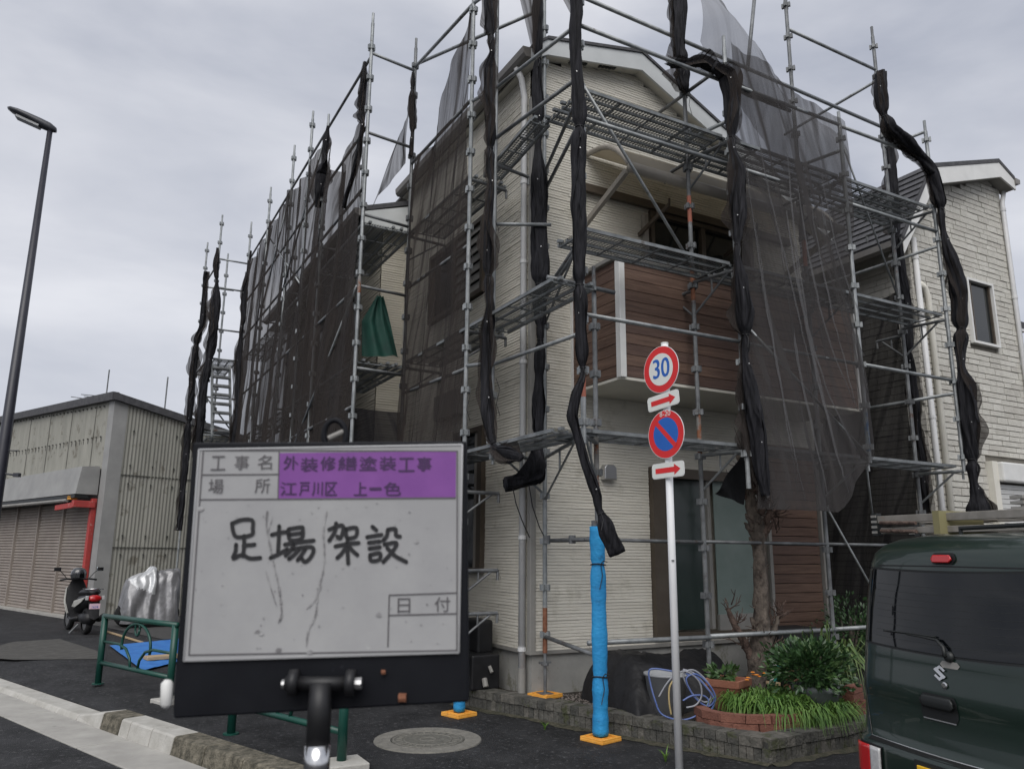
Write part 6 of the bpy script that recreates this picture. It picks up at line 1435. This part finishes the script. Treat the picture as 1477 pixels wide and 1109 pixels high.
# ------------------------------------------------------------------ parked van
VB = Vector((-.095, -4.586, 0)); vr = Vector((-.184, -.983, 0)).normalized(); vf = Vector((.983, -.184, 0)).normalized()
VG = -.11
VN = thing('van', 'dark green small van parked with its rear towards the viewer', 'van', VB + Vector((0, 0, VG)))
def V(s, f, z): return VB + vr*s + vf*f + Vector((0, 0, z))
KEY = [ # z, half width, rear f, front f, corner radius
 (.10, .66, -.03, 3.10, .10), (.16, .69, -.06, 3.14, .12), (.30, .700, -.07, 3.16, .12), (.50, .702, -.065, 3.16, .12), (.545, .702, -.06, 3.16, .12), (.56, .700, -.03, 3.15, .12), (.70, .703, -.012, 3.13, .13), (.80, .704, -.008, 3.10, .13), (.83, .704, -.014, 3.09, .13), (.90, .702, -.004, 3.0, .13), (1.02, .698, .012, 2.85, .13), (1.075, .694, .012, 2.7, .13), (1.10, .692, .02, 2.62, .13),
 (1.25, .685, .045, 2.4, .12), (1.40, .676, .065, 2.2, .12), (1.52, .666, .085, 2.05, .12), (1.56, .661, .09, 2.0, .12), (1.62, .645, .105, 1.9, .13), (1.67, .615, .145, 1.8, .15), (1.705, .57, .22, 1.7, .18), (1.728, .50, .34, 1.6, .22), (1.742, .36, .62, 1.45, .26), (1.748, .18, .85, 1.2, .17)]
def key(z):
    z = max(KEY[0][0], min(KEY[-1][0], z))
    for a, b in zip(KEY, KEY[1:]):
        if a[0] <= z <= b[0]:
            t = (z-a[0])/(b[0]-a[0]); return [a[i] + (b[i]-a[i])*t for i in range(5)]
def rear(s, z):
    _, w, f0, ff, r = key(z); a = abs(s); f = f0 + .06*(a/w)**2
    if a > w - r: f += r - sqrt(max(0, r*r - (a-(w-r))**2))
    return f
def slice_(z, w, f0, ff, r):
    P = []; n = 8
    S = [-(w-r) + 2*(w-r)*i/10 for i in range(11)]
    for i in range(n): a = pi/2*i/n; P.append((-(w-r) - r*cos(a), None, a))
    L = []
    for s, _, a in P: L.append((s, rear(s, z)))
    for s in S: L.append((s, rear(s, z)))
    for i in range(1, n+1): a = pi/2*(1 - i/n); s = (w-r) + r*cos(a); L.append((s, rear(s, z)))
    fe = L[-1][1]
    R2 = min(.3, (ff-fe)/3)
    for i in range(1, 5): L.append((w, fe + (ff-R2-fe)*i/4))
    for i in range(1, 7): a = pi/2*i/6; L.append((w-R2 + R2*cos(a), ff-R2 + R2*sin(a)))
    for i in range(0, 6): a = pi/2*(1 + i/6); L.append((-(w-R2) + R2*cos(a), ff-R2 + R2*sin(a)))
    for i in range(1, 5): L.append((-w, ff-R2 + (fe-(ff-R2))*i/4))
    return L
mb = MB(); zs = []
for a, b in zip(KEY, KEY[1:]):
    k = 3 if b[0]-a[0] > .09 else 1
    zs += [a[0] + (b[0]-a[0])*i/k for i in range(k)]
zs.append(KEY[-1][0]); n = None
for z in zs:
    L = slice_(*key(z)); n = len(L); mb.v += [V(s, f, z) for s, f in L]
for i in range(len(zs)-1):
    for j in range(n): mb.f.append((i*n+j, i*n+(j+1) % n, (i+1)*n+(j+1) % n, (i+1)*n+j))
mb.f.append(tuple(range(n))[::-1]); mb.f.append(tuple((len(zs)-1)*n + j for j in range(n)))
body = mb.build('body', M['van'], VN, smooth=True)
def patch(name, m, s0, s1, z0, z1, out=.003, ns=24, nz=10, parent=VN, th=.0, zf=None, rc=.0):
    def Q(u, v):
        s = s0 + (s1-s0)*u; z = z0 + (z1-z0)*v
        if rc:
            e = min(u, 1-u)*abs(s1-s0)
            if e < rc: k = rc - sqrt(max(0, rc*rc - (rc-e)**2)); z = (z0+k) + (z1-z0-2*k)*v
        if zf: z += zf(s)
        return V(s, rear(s, z) - out, z)
    o = MB().grid(Q, ns, nz).build(name, m, parent, smooth=True)
    if th: q = o.modifiers.new('thick', 'SOLIDIFY'); q.thickness = th; q.offset = 1 if True else -1
    return o
dip = lambda s: -.015*(1 - (s/.6)**2)
win = patch('rear_window', M['van_glass'], -.655, .655, 1.095, 1.525, .006, 46, 14, zf=lambda s: dip(s), rc=.05)
patch('window_seal', M['van_seam'], -.668, .668, 1.082, 1.538, .003, 46, 14, zf=lambda s: dip(s), rc=.06)
patch('window_pillar', M['van_trim'], -.585, -.565, 1.10, 1.515, .0075, 3, 10, parent=win); patch('window_pillar', M['van_trim'], .565, .585, 1.10, 1.515, .0075, 3, 10, parent=win)
for k in range(9): patch('heater_wire', M['van_trim'], -.50, .50, 1.14 + k*.038, 1.142 + k*.038, .0072, 20, 1, parent=win, zf=dip)
# tailgate shut lines
def seam(pts, w=.006, m='van_seam', out=.0025, name='shut_line'):
    mb = MB(); 
    for (s0, z0), (s1, z1) in zip(pts, pts[1:]):
        for k in range(6):
            a = (s0 + (s1-s0)*k/6, z0 + (z1-z0)*k/6); b = (s0 + (s1-s0)*(k+1)/6, z0 + (z1-z0)*(k+1)/6)
            dx, dz = b[0]-a[0], b[1]-a[1]; l = hypot(dx, dz) or 1; nx, nz_ = -dz/l*w/2, dx/l*w/2
            mb.add([V(q[0]+sx_*nx, rear(q[0]+sx_*nx, q[1]+sx_*nz_) - out, q[1]+sx_*nz_) for q, sx_ in ((a, -1), (b, -1), (b, 1), (a, 1))], [(0, 1, 2, 3)])
    return mb.build(name, M[m], VN)
for s in (-1, 1):
    seam([(s*.63, 1.08), (s*.62, .86), (s*.60, .72), (s*.555, .562)], .009); seam([(s*.625, 1.08), (s*.615, .86), (s*.595, .72), (s*.55, .562)], .003, 'trim_grey', .0028, 'edge_glint')
seam([(-.66, .553), (0, .550), (.66, .553)], .014); seam([(-.66, .563), (0, .560), (.66, .563)], .004, 'chrome_dull', .004, 'edge_glint')
seam([(-.6, 1.545), (0, 1.548), (.6, 1.545)], .007)
for s in (-1, 1):
    a, b = (-.655, -.515) if s < 0 else (.515, .655)
    tl = patch('tail_lamp', M['tail_red'], a, b, .345, .515, .012, 12, 8, th=.012, rc=.012)
    a, b = (-.513, -.43) if s < 0 else (.43, .513)
    patch('reversing_lamp', M['tail_clear'], a, b, .345, .515, .012, 8, 8, parent=tl, th=.012)
    for k in range(5): patch('lamp_rib', M['chrome_dull'], a + .004, b - .004, .365 + k*.03, .369 + k*.03, .0145, 4, 1, parent=tl)
    a, b = (-.662, -.424) if s < 0 else (.424, .662); patch('lamp_bezel', M['van_seam'], a, b, .337, .523, .004, 14, 8, parent=tl)
# handle recess, badge, lock, brake light, wiper, plate
hz = patch('handle', M['van_seam'], -.14, .105, .735, .872, .004, 14, 8, rc=.03)
patch('handle_lip', M['chrome_dull'], -.125, .09, .737, .743, .007, 12, 1, parent=hz); patch('handle_grip', M['van_trim'], -.125, .09, .80, .862, .012, 12, 5, parent=hz, th=.012, rc=.02)
bl = patch('brake_lamp', M['van_seam'], -.07, .095, 1.558, 1.622, .006, 10, 6, rc=.025); patch('lens', M['tail_red'], -.055, .08, 1.566, 1.608, .014, 10, 6, parent=bl, th=.012, rc=.018)
def emb(pts, sc, s0, z0):
    mb = MB(); n_ = len(pts)
    F = [V(s0 + x*sc, rear(s0 + x*sc, z0 + y*sc) - .010, z0 + y*sc) for x, y in pts]; Bk = [V(s0 + x*sc, rear(s0 + x*sc, z0 + y*sc) - .002, z0 + y*sc) for x, y in pts]
    mb.add(F + Bk, [tuple(range(n_))] + [(i, (i+1) % n_, n_ + (i+1) % n_, n_ + i) for i in range(n_)]); return mb
# angular S emblem: two facing halves
half = [(0, 1.0), (.92, .42), (.62, .22), (.02, .58), (-.32, .36), (.98, -.44), (.60, -.68), (-1.0, .36)]
mb = emb(half, .040, .0, .985)
h2 = emb([(-x, -y) for x, y in half], .040, .0, .985)
mb.add(h2.v, h2.f); mb.build('emblem', M['chrome'], VN)
c = V(.03, rear(.03, .925) - .002, .925); MB().lathe(c, [(.018, 0), (.018, .006), (.012, .009), (0, .009)], 16, -vf).build('lock', M['chrome'], VN)
for tx, s0, z0, sz in (('EVERY', .555, .705, .056),):
    t = text_mb(tx, sz, V(s0, rear(s0-.05, z0) - .010, z0), (vr - vf*-.0 + vf*.11).normalized()*1.25, zup, extrude=.0015); t.build('lettering', M['chrome'], VN)
pl_ = MB().box(V(.03, rear(0, .42) - .014, .415), (.012, .33, .165), vf, vr).build('licence_plate', M['plate_yellow'], VN, bevel=.003)
MB().box(V(.03, rear(0, .42) - .004, .415), (.012, .38, .21), vf, vr).build('plate_recess', M['van_trim'], pl_)
ptx = V(.03, rear(0, .42) - .0215, .46)
text_mb('・17', .075, ptx, vr, zup).build('numeral', M['ink'], pl_)
mb = MB(); P = [(-.22, 1.165), (-.10, 1.162), (.0, 1.155), (.045, 1.12), (.06, 1.075)]
mb.tube([V(s, rear(s, z) - .028, z) for s, z in P], [.004, .006, .008, .010, .012], 8); wp_ = mb.build('wiper', M['van_trim'], VN, smooth=True)
MB().tube([V(s, rear(s, 1.17) - .018, 1.172 - .02*abs(s+.2)) for s in (-.42, -.3, -.15, -.02)], .006, 6).build('blade', M['van_trim'], wp_)
c = V(.065, rear(.065, 1.07) - .002, 1.075); MB().lathe(c, [(.030, 0), (.028, .012), (.02, .02), (0, .022)], 18, -vf).build('pivot', M['van_trim'], wp_, smooth=True)
patch('pivot_recess', M['trim_grey'], .0, .125, 1.015, 1.05, .003, 8, 4, rc=.016)
for s in (-1, 1):
    for f in (.48, 2.55):
        c = V(s*.62, f, VG + .27); o = MB().lathe(c, [(.17, -.075), (.255, -.07), (.27, -.04), (.27, .04), (.255, .07), (.17, .075)], 26, vr).build('wheel', M['tyre'], VN, smooth=True)
        MB().lathe(c, [(.0, -.07), (.16, -.055), (.175, -.06), (.175, .06), (.16, .055), (0, .07)], 22, vr).build('rim', M['chrome_dull'], o)
for s in (-1, 1):
    mb = MB()
    f0, f1 = .55, 1.95
    for fa, fb in ((.40, 1.15), (1.22, 1.9)): mb.add([V(s*(key(z)[1] + .004), f, z) for f, z in ((fa, 1.12), (fb, 1.12), (fb - .02, 1.50), (fa + .05, 1.50))], [(0, 1, 2, 3)])
    mb.build('side_window', M['van_glass'], VN)
# ladder on the roof
la = Pn(1268, 760, vf, V(0, 1.0, 0)); lb = Pn(1500, 752, vf, V(0, 1.0, 0)); ld_ = (lb-la).normalized(); lv = vf
LD_ = thing('stepladder', 'weathered folded ladder strapped across the green van roof', 'ladder', la)
for k, (dz, df) in enumerate(((.055, 0), (-.03, .0), (.05, .36), (-.03, .36))):
    MB().beam(la + Vector((0, 0, dz)) + lv*df + ld_*(.03*k), lb + Vector((0, 0, dz)) + lv*df, .03, .055 if dz > 0 else .045).build('rail', M['alu'], LD_, bevel=.004)
for k in range(7):
    for dz in (.05, -.03): MB().beam(la + ld_*(.15+k*.28) + lv*.0 + Vector((0, 0, dz)), la + ld_*(.15 + k*.28) + lv*.36 + Vector((0, 0, dz)), .06, .03).build('rung', M['alu'], LD_)
for df in (0, .36): 
    o = MB().box(la + lv*df + Vector((0, 0, .02)) - ld_*.02, (.05, .05, .17), ld_).build('rubber_foot', M['van_trim'], LD_)
    for k in range(4): MB().box(la + lv*(df-.028) + Vector((0, 0, -.04 + k*.04)) - ld_*.02, (.052, .006, .018), ld_).build('tread', M['trim_grey'], o)
for dz in (.03, -.03): MB().tube([la + ld_*.06 - lv*.04 + Vector((0, 0, dz)), la + ld_*.40 - lv*.04 + Vector((0, 0, dz - .012))], .014, 8).build('stay', M['bark_red'], LD_)
MB().box(la + ld_*.62 + lv*.12 + Vector((0, 0, .015)), (.055, .40, .16), ld_).build('strap', M['strap'], LD_)
o = thing('short_ladder', 'second shorter ladder end lying on the van roof ladder', 'ladder', la + ld_*1.15)
q0 = la + ld_*1.18 + lv*.05 + Vector((0, 0, .11))
for df in (0, .3): MB().beam(q0 + lv*df, q0 + ld_*.95 + lv*df + Vector((0, 0, -.03)), .035, .11).build('rail', M['alu'], o, bevel=.004)
for k in range(4): MB().beam(q0 + ld_*(.2 + k*.22), q0 + ld_*(.2 + k*.22) + lv*.3, .05, .03).build('rung', M['alu'], o)
for df in (0, .3):
    for k in range(4): MB().box(q0 + lv*(df-.01) + ld_*-.01 + Vector((0, 0, -.055 + k*.035)), (.09, .05, .02), ld_).build('foot', M['trim_grey'], o)
mb = MB(); mb.tube([V(-.45, .75, 1.78), V(.6, .75, 1.80)], .014, 8); mb.tube([V(-.45, 1.35, 1.78), V(.6, 1.35, 1.80)], .014, 8)
for f in (.75, 1.35):
    for s in (-.45, .55): mb.tube([V(s, f, 1.66), V(s, f, 1.79)], .014, 6)
mb.build('roof_bar', M['van_trim'], VN)

# ------------------------------------------------------------------ site whiteboard held up on its pole
BD = CAM + fh*1.25
def bp2(x, y, d=0): return Pn(x, y, fh, BD - fh*d)
BO = bp2(464, 835)
WB = thing('whiteboard', 'construction site whiteboard on a black clamp pole with handwriting', 'whiteboard', BO)
def quadprism(pts, d, th): 
    mb = MB(); mb.prism([bp2(x, y, d) for x, y in pts], fh*th); return mb
FRAME = [(278, 638), (673, 636), (676, 990), (676, 1012), (250, 1036), (249, 1012)]
quadprism(FRAME, .0, .022).build('backboard', M['board_black'], WB, bevel=.003)
FACE = [(287, 648), (667, 641), (662, 941), (265, 953)]
face = quadprism(FACE, .003, .003).build('writing_panel', M['board_white'], WB)
# pale metal lip round the panel
def lip(pts, w, d, m, name):
    mb = MB()
    P = [bp2(x, y, d) for x, y in pts]
    for a, b in zip(P, P[1:] + P[:1]): mb.beam(a, b, .0022, .0022, fh)
    return mb.build(name, m, WB)
lip(FACE, 2, .0035, M['chrome_dull'], 'panel_edge')
def line(pts, w, d=.0042): return ribbon(MB(), [bp2(x, y, d) for x, y in pts], w, -fh)
PXM = 1.25/FPX
mb = MB()
def z2(p): return (240 + p[0]/2.411, 600 + p[1]/2.411)   # enlarged crop -> photograph
for a, b in (((128, 118), (1012, 122)), ((78, 830), (1010, 814)), ((128, 118), (78, 830)), ((1012, 122), (1010, 814)), ((124, 204), (392, 202)), ((118, 290), (1005, 284)), ((392, 125), (388, 288)), ((775, 622), (1008, 614)), ((775, 622), (770, 800)), ((773, 692), (1008, 686))):
    ribbon(mb, [bp2(*z2(a), .0042), bp2(*z2(b), .0042)], 1.1*PXM*1.6, -fh)
mb.build('ruled_lines', M['board_line'], WB)
mb = MB(); mb.add([bp2(*z2(p), .0040) for p in ((394, 128), (1008, 122), (1006, 284), (390, 288))], [(0, 1, 2, 3)]); mb.build('purple_tape', M['tape'], WB)
roll = (bp2(662, 642) - bp2(290, 648)).normalized(); rup = (-fh).cross(roll)*1
if rup.z < 0: rup = -rup
def btext(s, cx, cy, w, h, m, name, d=.0046, shear=0):
    t = text_mb(s, h*PXM/2.411, bp2(*z2((cx, cy)), d), roll, rup, shear=shear, fit=None)
    xs = [(v - bp2(*z2((cx, cy)), d)).dot(roll) for v in t.v]; k = w*PXM/2.411/(max(xs)-min(xs)); o = bp2(*z2((cx, cy)), d)
    mid = (max(xs) + min(xs))/2; ys = [(v - o).dot(rup) for v in t.v]; my = (max(ys) + min(ys))/2; ky = h*PXM/2.411/(max(ys)-min(ys))
    t.v = [o + roll*((v-o).dot(roll) - mid)*k + rup*((v-o).dot(rup) - my)*ky for v in t.v]
    return t.build(name, m, WB)
for s, cx, cy in (('工', 180, 163), ('事', 262, 161), ('名', 342, 160)): btext(s, cx, cy, 50, 50, M['board_line'], 'printed_character')
for s, cx, cy in (('場', 172, 244), ('所', 334, 242)): btext(s, cx, cy, 52, 50, M['board_line'], 'printed_character')
for s, cx, cy in (('日', 826, 658), ('付', 960, 654)): btext(s, cx, cy, 42 if s == '日' else 52, 48, M['board_line'], 'printed_character')
# handwriting on the tape: each stroke group thickened and slightly uneven
x = 432
for s, wd, dy in (('外', 50, 0), ('装', 58, 6), ('修', 52, 2), ('繕', 64, 2), ('塗', 60, 2), ('装', 56, 2), ('工', 54, 6), ('事', 50, 4)):
    for o_ in ((0, 0), (2.2, 1.5)): btext(s, x + o_[0] + wd/2 - 25, 162 + dy + o_[1], wd, 48, M['ink_purple'], 'handwritten_character', .0047 + .0001*o_[0])
    x += wd + 10
x = 396
for s, wd in (('江', 56), ('戸', 34), ('川', 36), ('区', 40), ('', 40), ('上', 44), ('一', 40), ('色', 58)):
    if s:
        for o_ in ((0, 0), (2.2, 1.5)): btext(s, x + wd/2 + o_[0], 252 + o_[1], wd, 46 if s != '一' else 9, M['ink_purple'], 'handwritten_character', .0047 + .0001*o_[0])
    x += wd + 10
CH = {'foot': [[(230, 372), (262, 360), (298, 362), (300, 390), (296, 412), (246, 420), (232, 400), (228, 372)], [(270, 416), (270, 450), (266, 486)], [(268, 450), (306, 446)], [(242, 446), (240, 470), (232, 494), (262, 482), (290, 494), (326, 492)]],
 'place': [[(366, 412), (390, 406), (416, 402)], [(392, 382), (391, 420), (388, 470)], [(362, 492), (392, 478), (420, 462)], [(426, 392), (468, 386), (474, 392), (470, 424), (430, 430), (424, 394)], [(428, 412), (468, 406)], [(412, 446), (460, 438), (512, 432)], [(444, 446), (432, 466), (414, 484)], [(440, 462), (498, 454), (512, 466), (500, 492), (482, 506), (470, 494)], [(462, 462), (446, 480), (426, 496)], [(482, 462), (470, 482), (456, 500)]],
 'rack': [[(566, 394), (590, 384), (612, 380), (614, 400), (604, 424), (594, 418)], [(590, 372), (586, 400), (566, 432)], [(624, 392), (660, 388), (658, 418), (628, 422), (624, 394)], [(588, 452), (628, 444), (668, 440)], [(630, 426), (630, 470), (632, 512)], [(626, 452), (610, 476), (594, 492)], [(634, 452), (650, 470), (664, 482)]],
 'set': [[(716, 384), (730, 396)], [(698, 420), (722, 416), (748, 412)], [(704, 440), (742, 435)], [(706, 460), (742, 455)], [(708, 482), (742, 476), (740, 498), (712, 502), (708, 484)], [(770, 394), (766, 416), (754, 432)], [(770, 394), (796, 392), (798, 414), (812, 418)], [(758, 446), (800, 440), (786, 470), (754, 506)], [(768, 458), (796, 486), (834, 506)]]}
for kx, strokes in CH.items():
    mb = MB()
    for st_ in strokes: ribbon(mb, smooth([bp2(*z2(p), .0046) for p in st_], 5), 13.5*PXM/2.411, -fh)
    mb.build('handwritten_character', M['ink'], WB)
# dark drips and scuffs on the panel
rs = random.Random(5); mb = MB()
for pts, w in (([(350, 330), (346, 380), (356, 440), (372, 520), (392, 610), (398, 690), (392, 716)], 7), ([(560, 330), (548, 400), (552, 470), (546, 540), (526, 610), (522, 690), (492, 750), (488, 800)], 6), ([(540, 590), (520, 640), (490, 670)], 4), ([(372, 350), (352, 400)], 3), ([(345, 540), (365, 610), (385, 660)], 3)):
    P = smooth([bp2(*z2((x + rs.uniform(-3, 3), y)), .0044) for x, y in pts], 6)
    for a, b in zip(P, P[1:]): ribbon(mb, [a, b], w*PXM/2.411*rs.uniform(.25, 1.2), -fh)
for k in range(90):
    c_ = z2((rs.uniform(90, 1000), rs.uniform(300, 815))); r = rs.uniform(.5, 1.6)*PXM; p = bp2(*c_, .0043); mb.add([p + (roll*cos(q) + rup*sin(q))*r*rs.uniform(.6, 1.2) for q in [2*pi*i/7 for i in range(7)]], [tuple(range(7))])
for c_, rr in (((738, 690), 9), ((120, 322), 9), ((870, 436), 6), ((330, 755), 7), ((318, 748), 6), ((498, 822), 9), ((390, 812), 8)):
    p = bp2(*z2(c_), .00435); r = rr*PXM/2.411; mb.add([p + (roll*cos(q)*1.3 + rup*sin(q))*r*rs.uniform(.7, 1.2) for q in [2*pi*i/9 for i in range(9)]], [tuple(range(9))])
mb.build('scuffs', M['smear'], WB, kind='stuff')
# clamp, pole and top ring
c = bp2(470, 985, .01)
MB().tube([bp2(412, 985, .02), bp2(512, 985, .02)], 9*PXM, 14).build('hinge', M['black'], WB, smooth=True)
for x in (424, 506): MB().tube([bp2(x-6, 984, .022), bp2(x+6, 984, .022)], 17*PXM, 18).build('hinge_plate', M['black'], WB, smooth=True)
MB().tube([bp2(512, 985, .02), bp2(522, 985, .02)], 8*PXM, 10).build('hinge_screw', M['chrome_dull'], WB)
MB().tube([bp2(413, 986, .02), bp2(407, 986, .02)], 6*PXM, 10).build('hinge_screw', M['chrome_dull'], WB)
MB().tube([bp2(462, 985, .03), bp2(461, 1020, .033), bp2(458, 1085, .04)], [14*PXM, 15.5*PXM, 15.5*PXM], 18).build('pole', M['black'], WB, smooth=True)
MB().tube([bp2(458, 1074, .04), bp2(457, 1104, .042), bp2(456, 1128, .042)], [16.5*PXM, 16.5*PXM, 15*PXM], 18).build('chrome_collar', M['chrome'], WB, smooth=True)
MB().tube([bp2(456, 1128, .042), bp2(450, 1240, .05), bp2(440, 1500, .07)], [14*PXM, 14*PXM, 14*PXM], 14).build('grip', M['black'], WB, smooth=True)
mb = MB(); mb.tube([bp2(483 + 16*cos(a), 628 - 22*sin(a), -.006) for a in [2*pi*k/20 - .7 for k in range(18)]], 4.2*PXM, 10); mb.build('hanging_ring', M['board_black'], WB, smooth=True)
MB().tube([bp2(474, 632, -.006), bp2(496, 622, -.006)], 4*PXM, 8).build('ring_catch', M['trim_grey'], WB)
MB().tube([bp2(242, 980, -.004), bp2(241, 985, -.004), bp2(240, 1015, -.004), bp2(239, 1021, -.004)], [4*PXM, 8*PXM, 8*PXM, 4*PXM], 14).build('side_knob', M['trim'], WB, smooth=True)
mb = MB(); mb.tube([bp2(550, 969, .006), bp2(556, 969, .006)], 3*PXM, 8); mb.tube([bp2(575, 1006, .003), bp2(586, 1006, .003)], 6*PXM, 8); mb.build('rivet', M['rust'], WB)
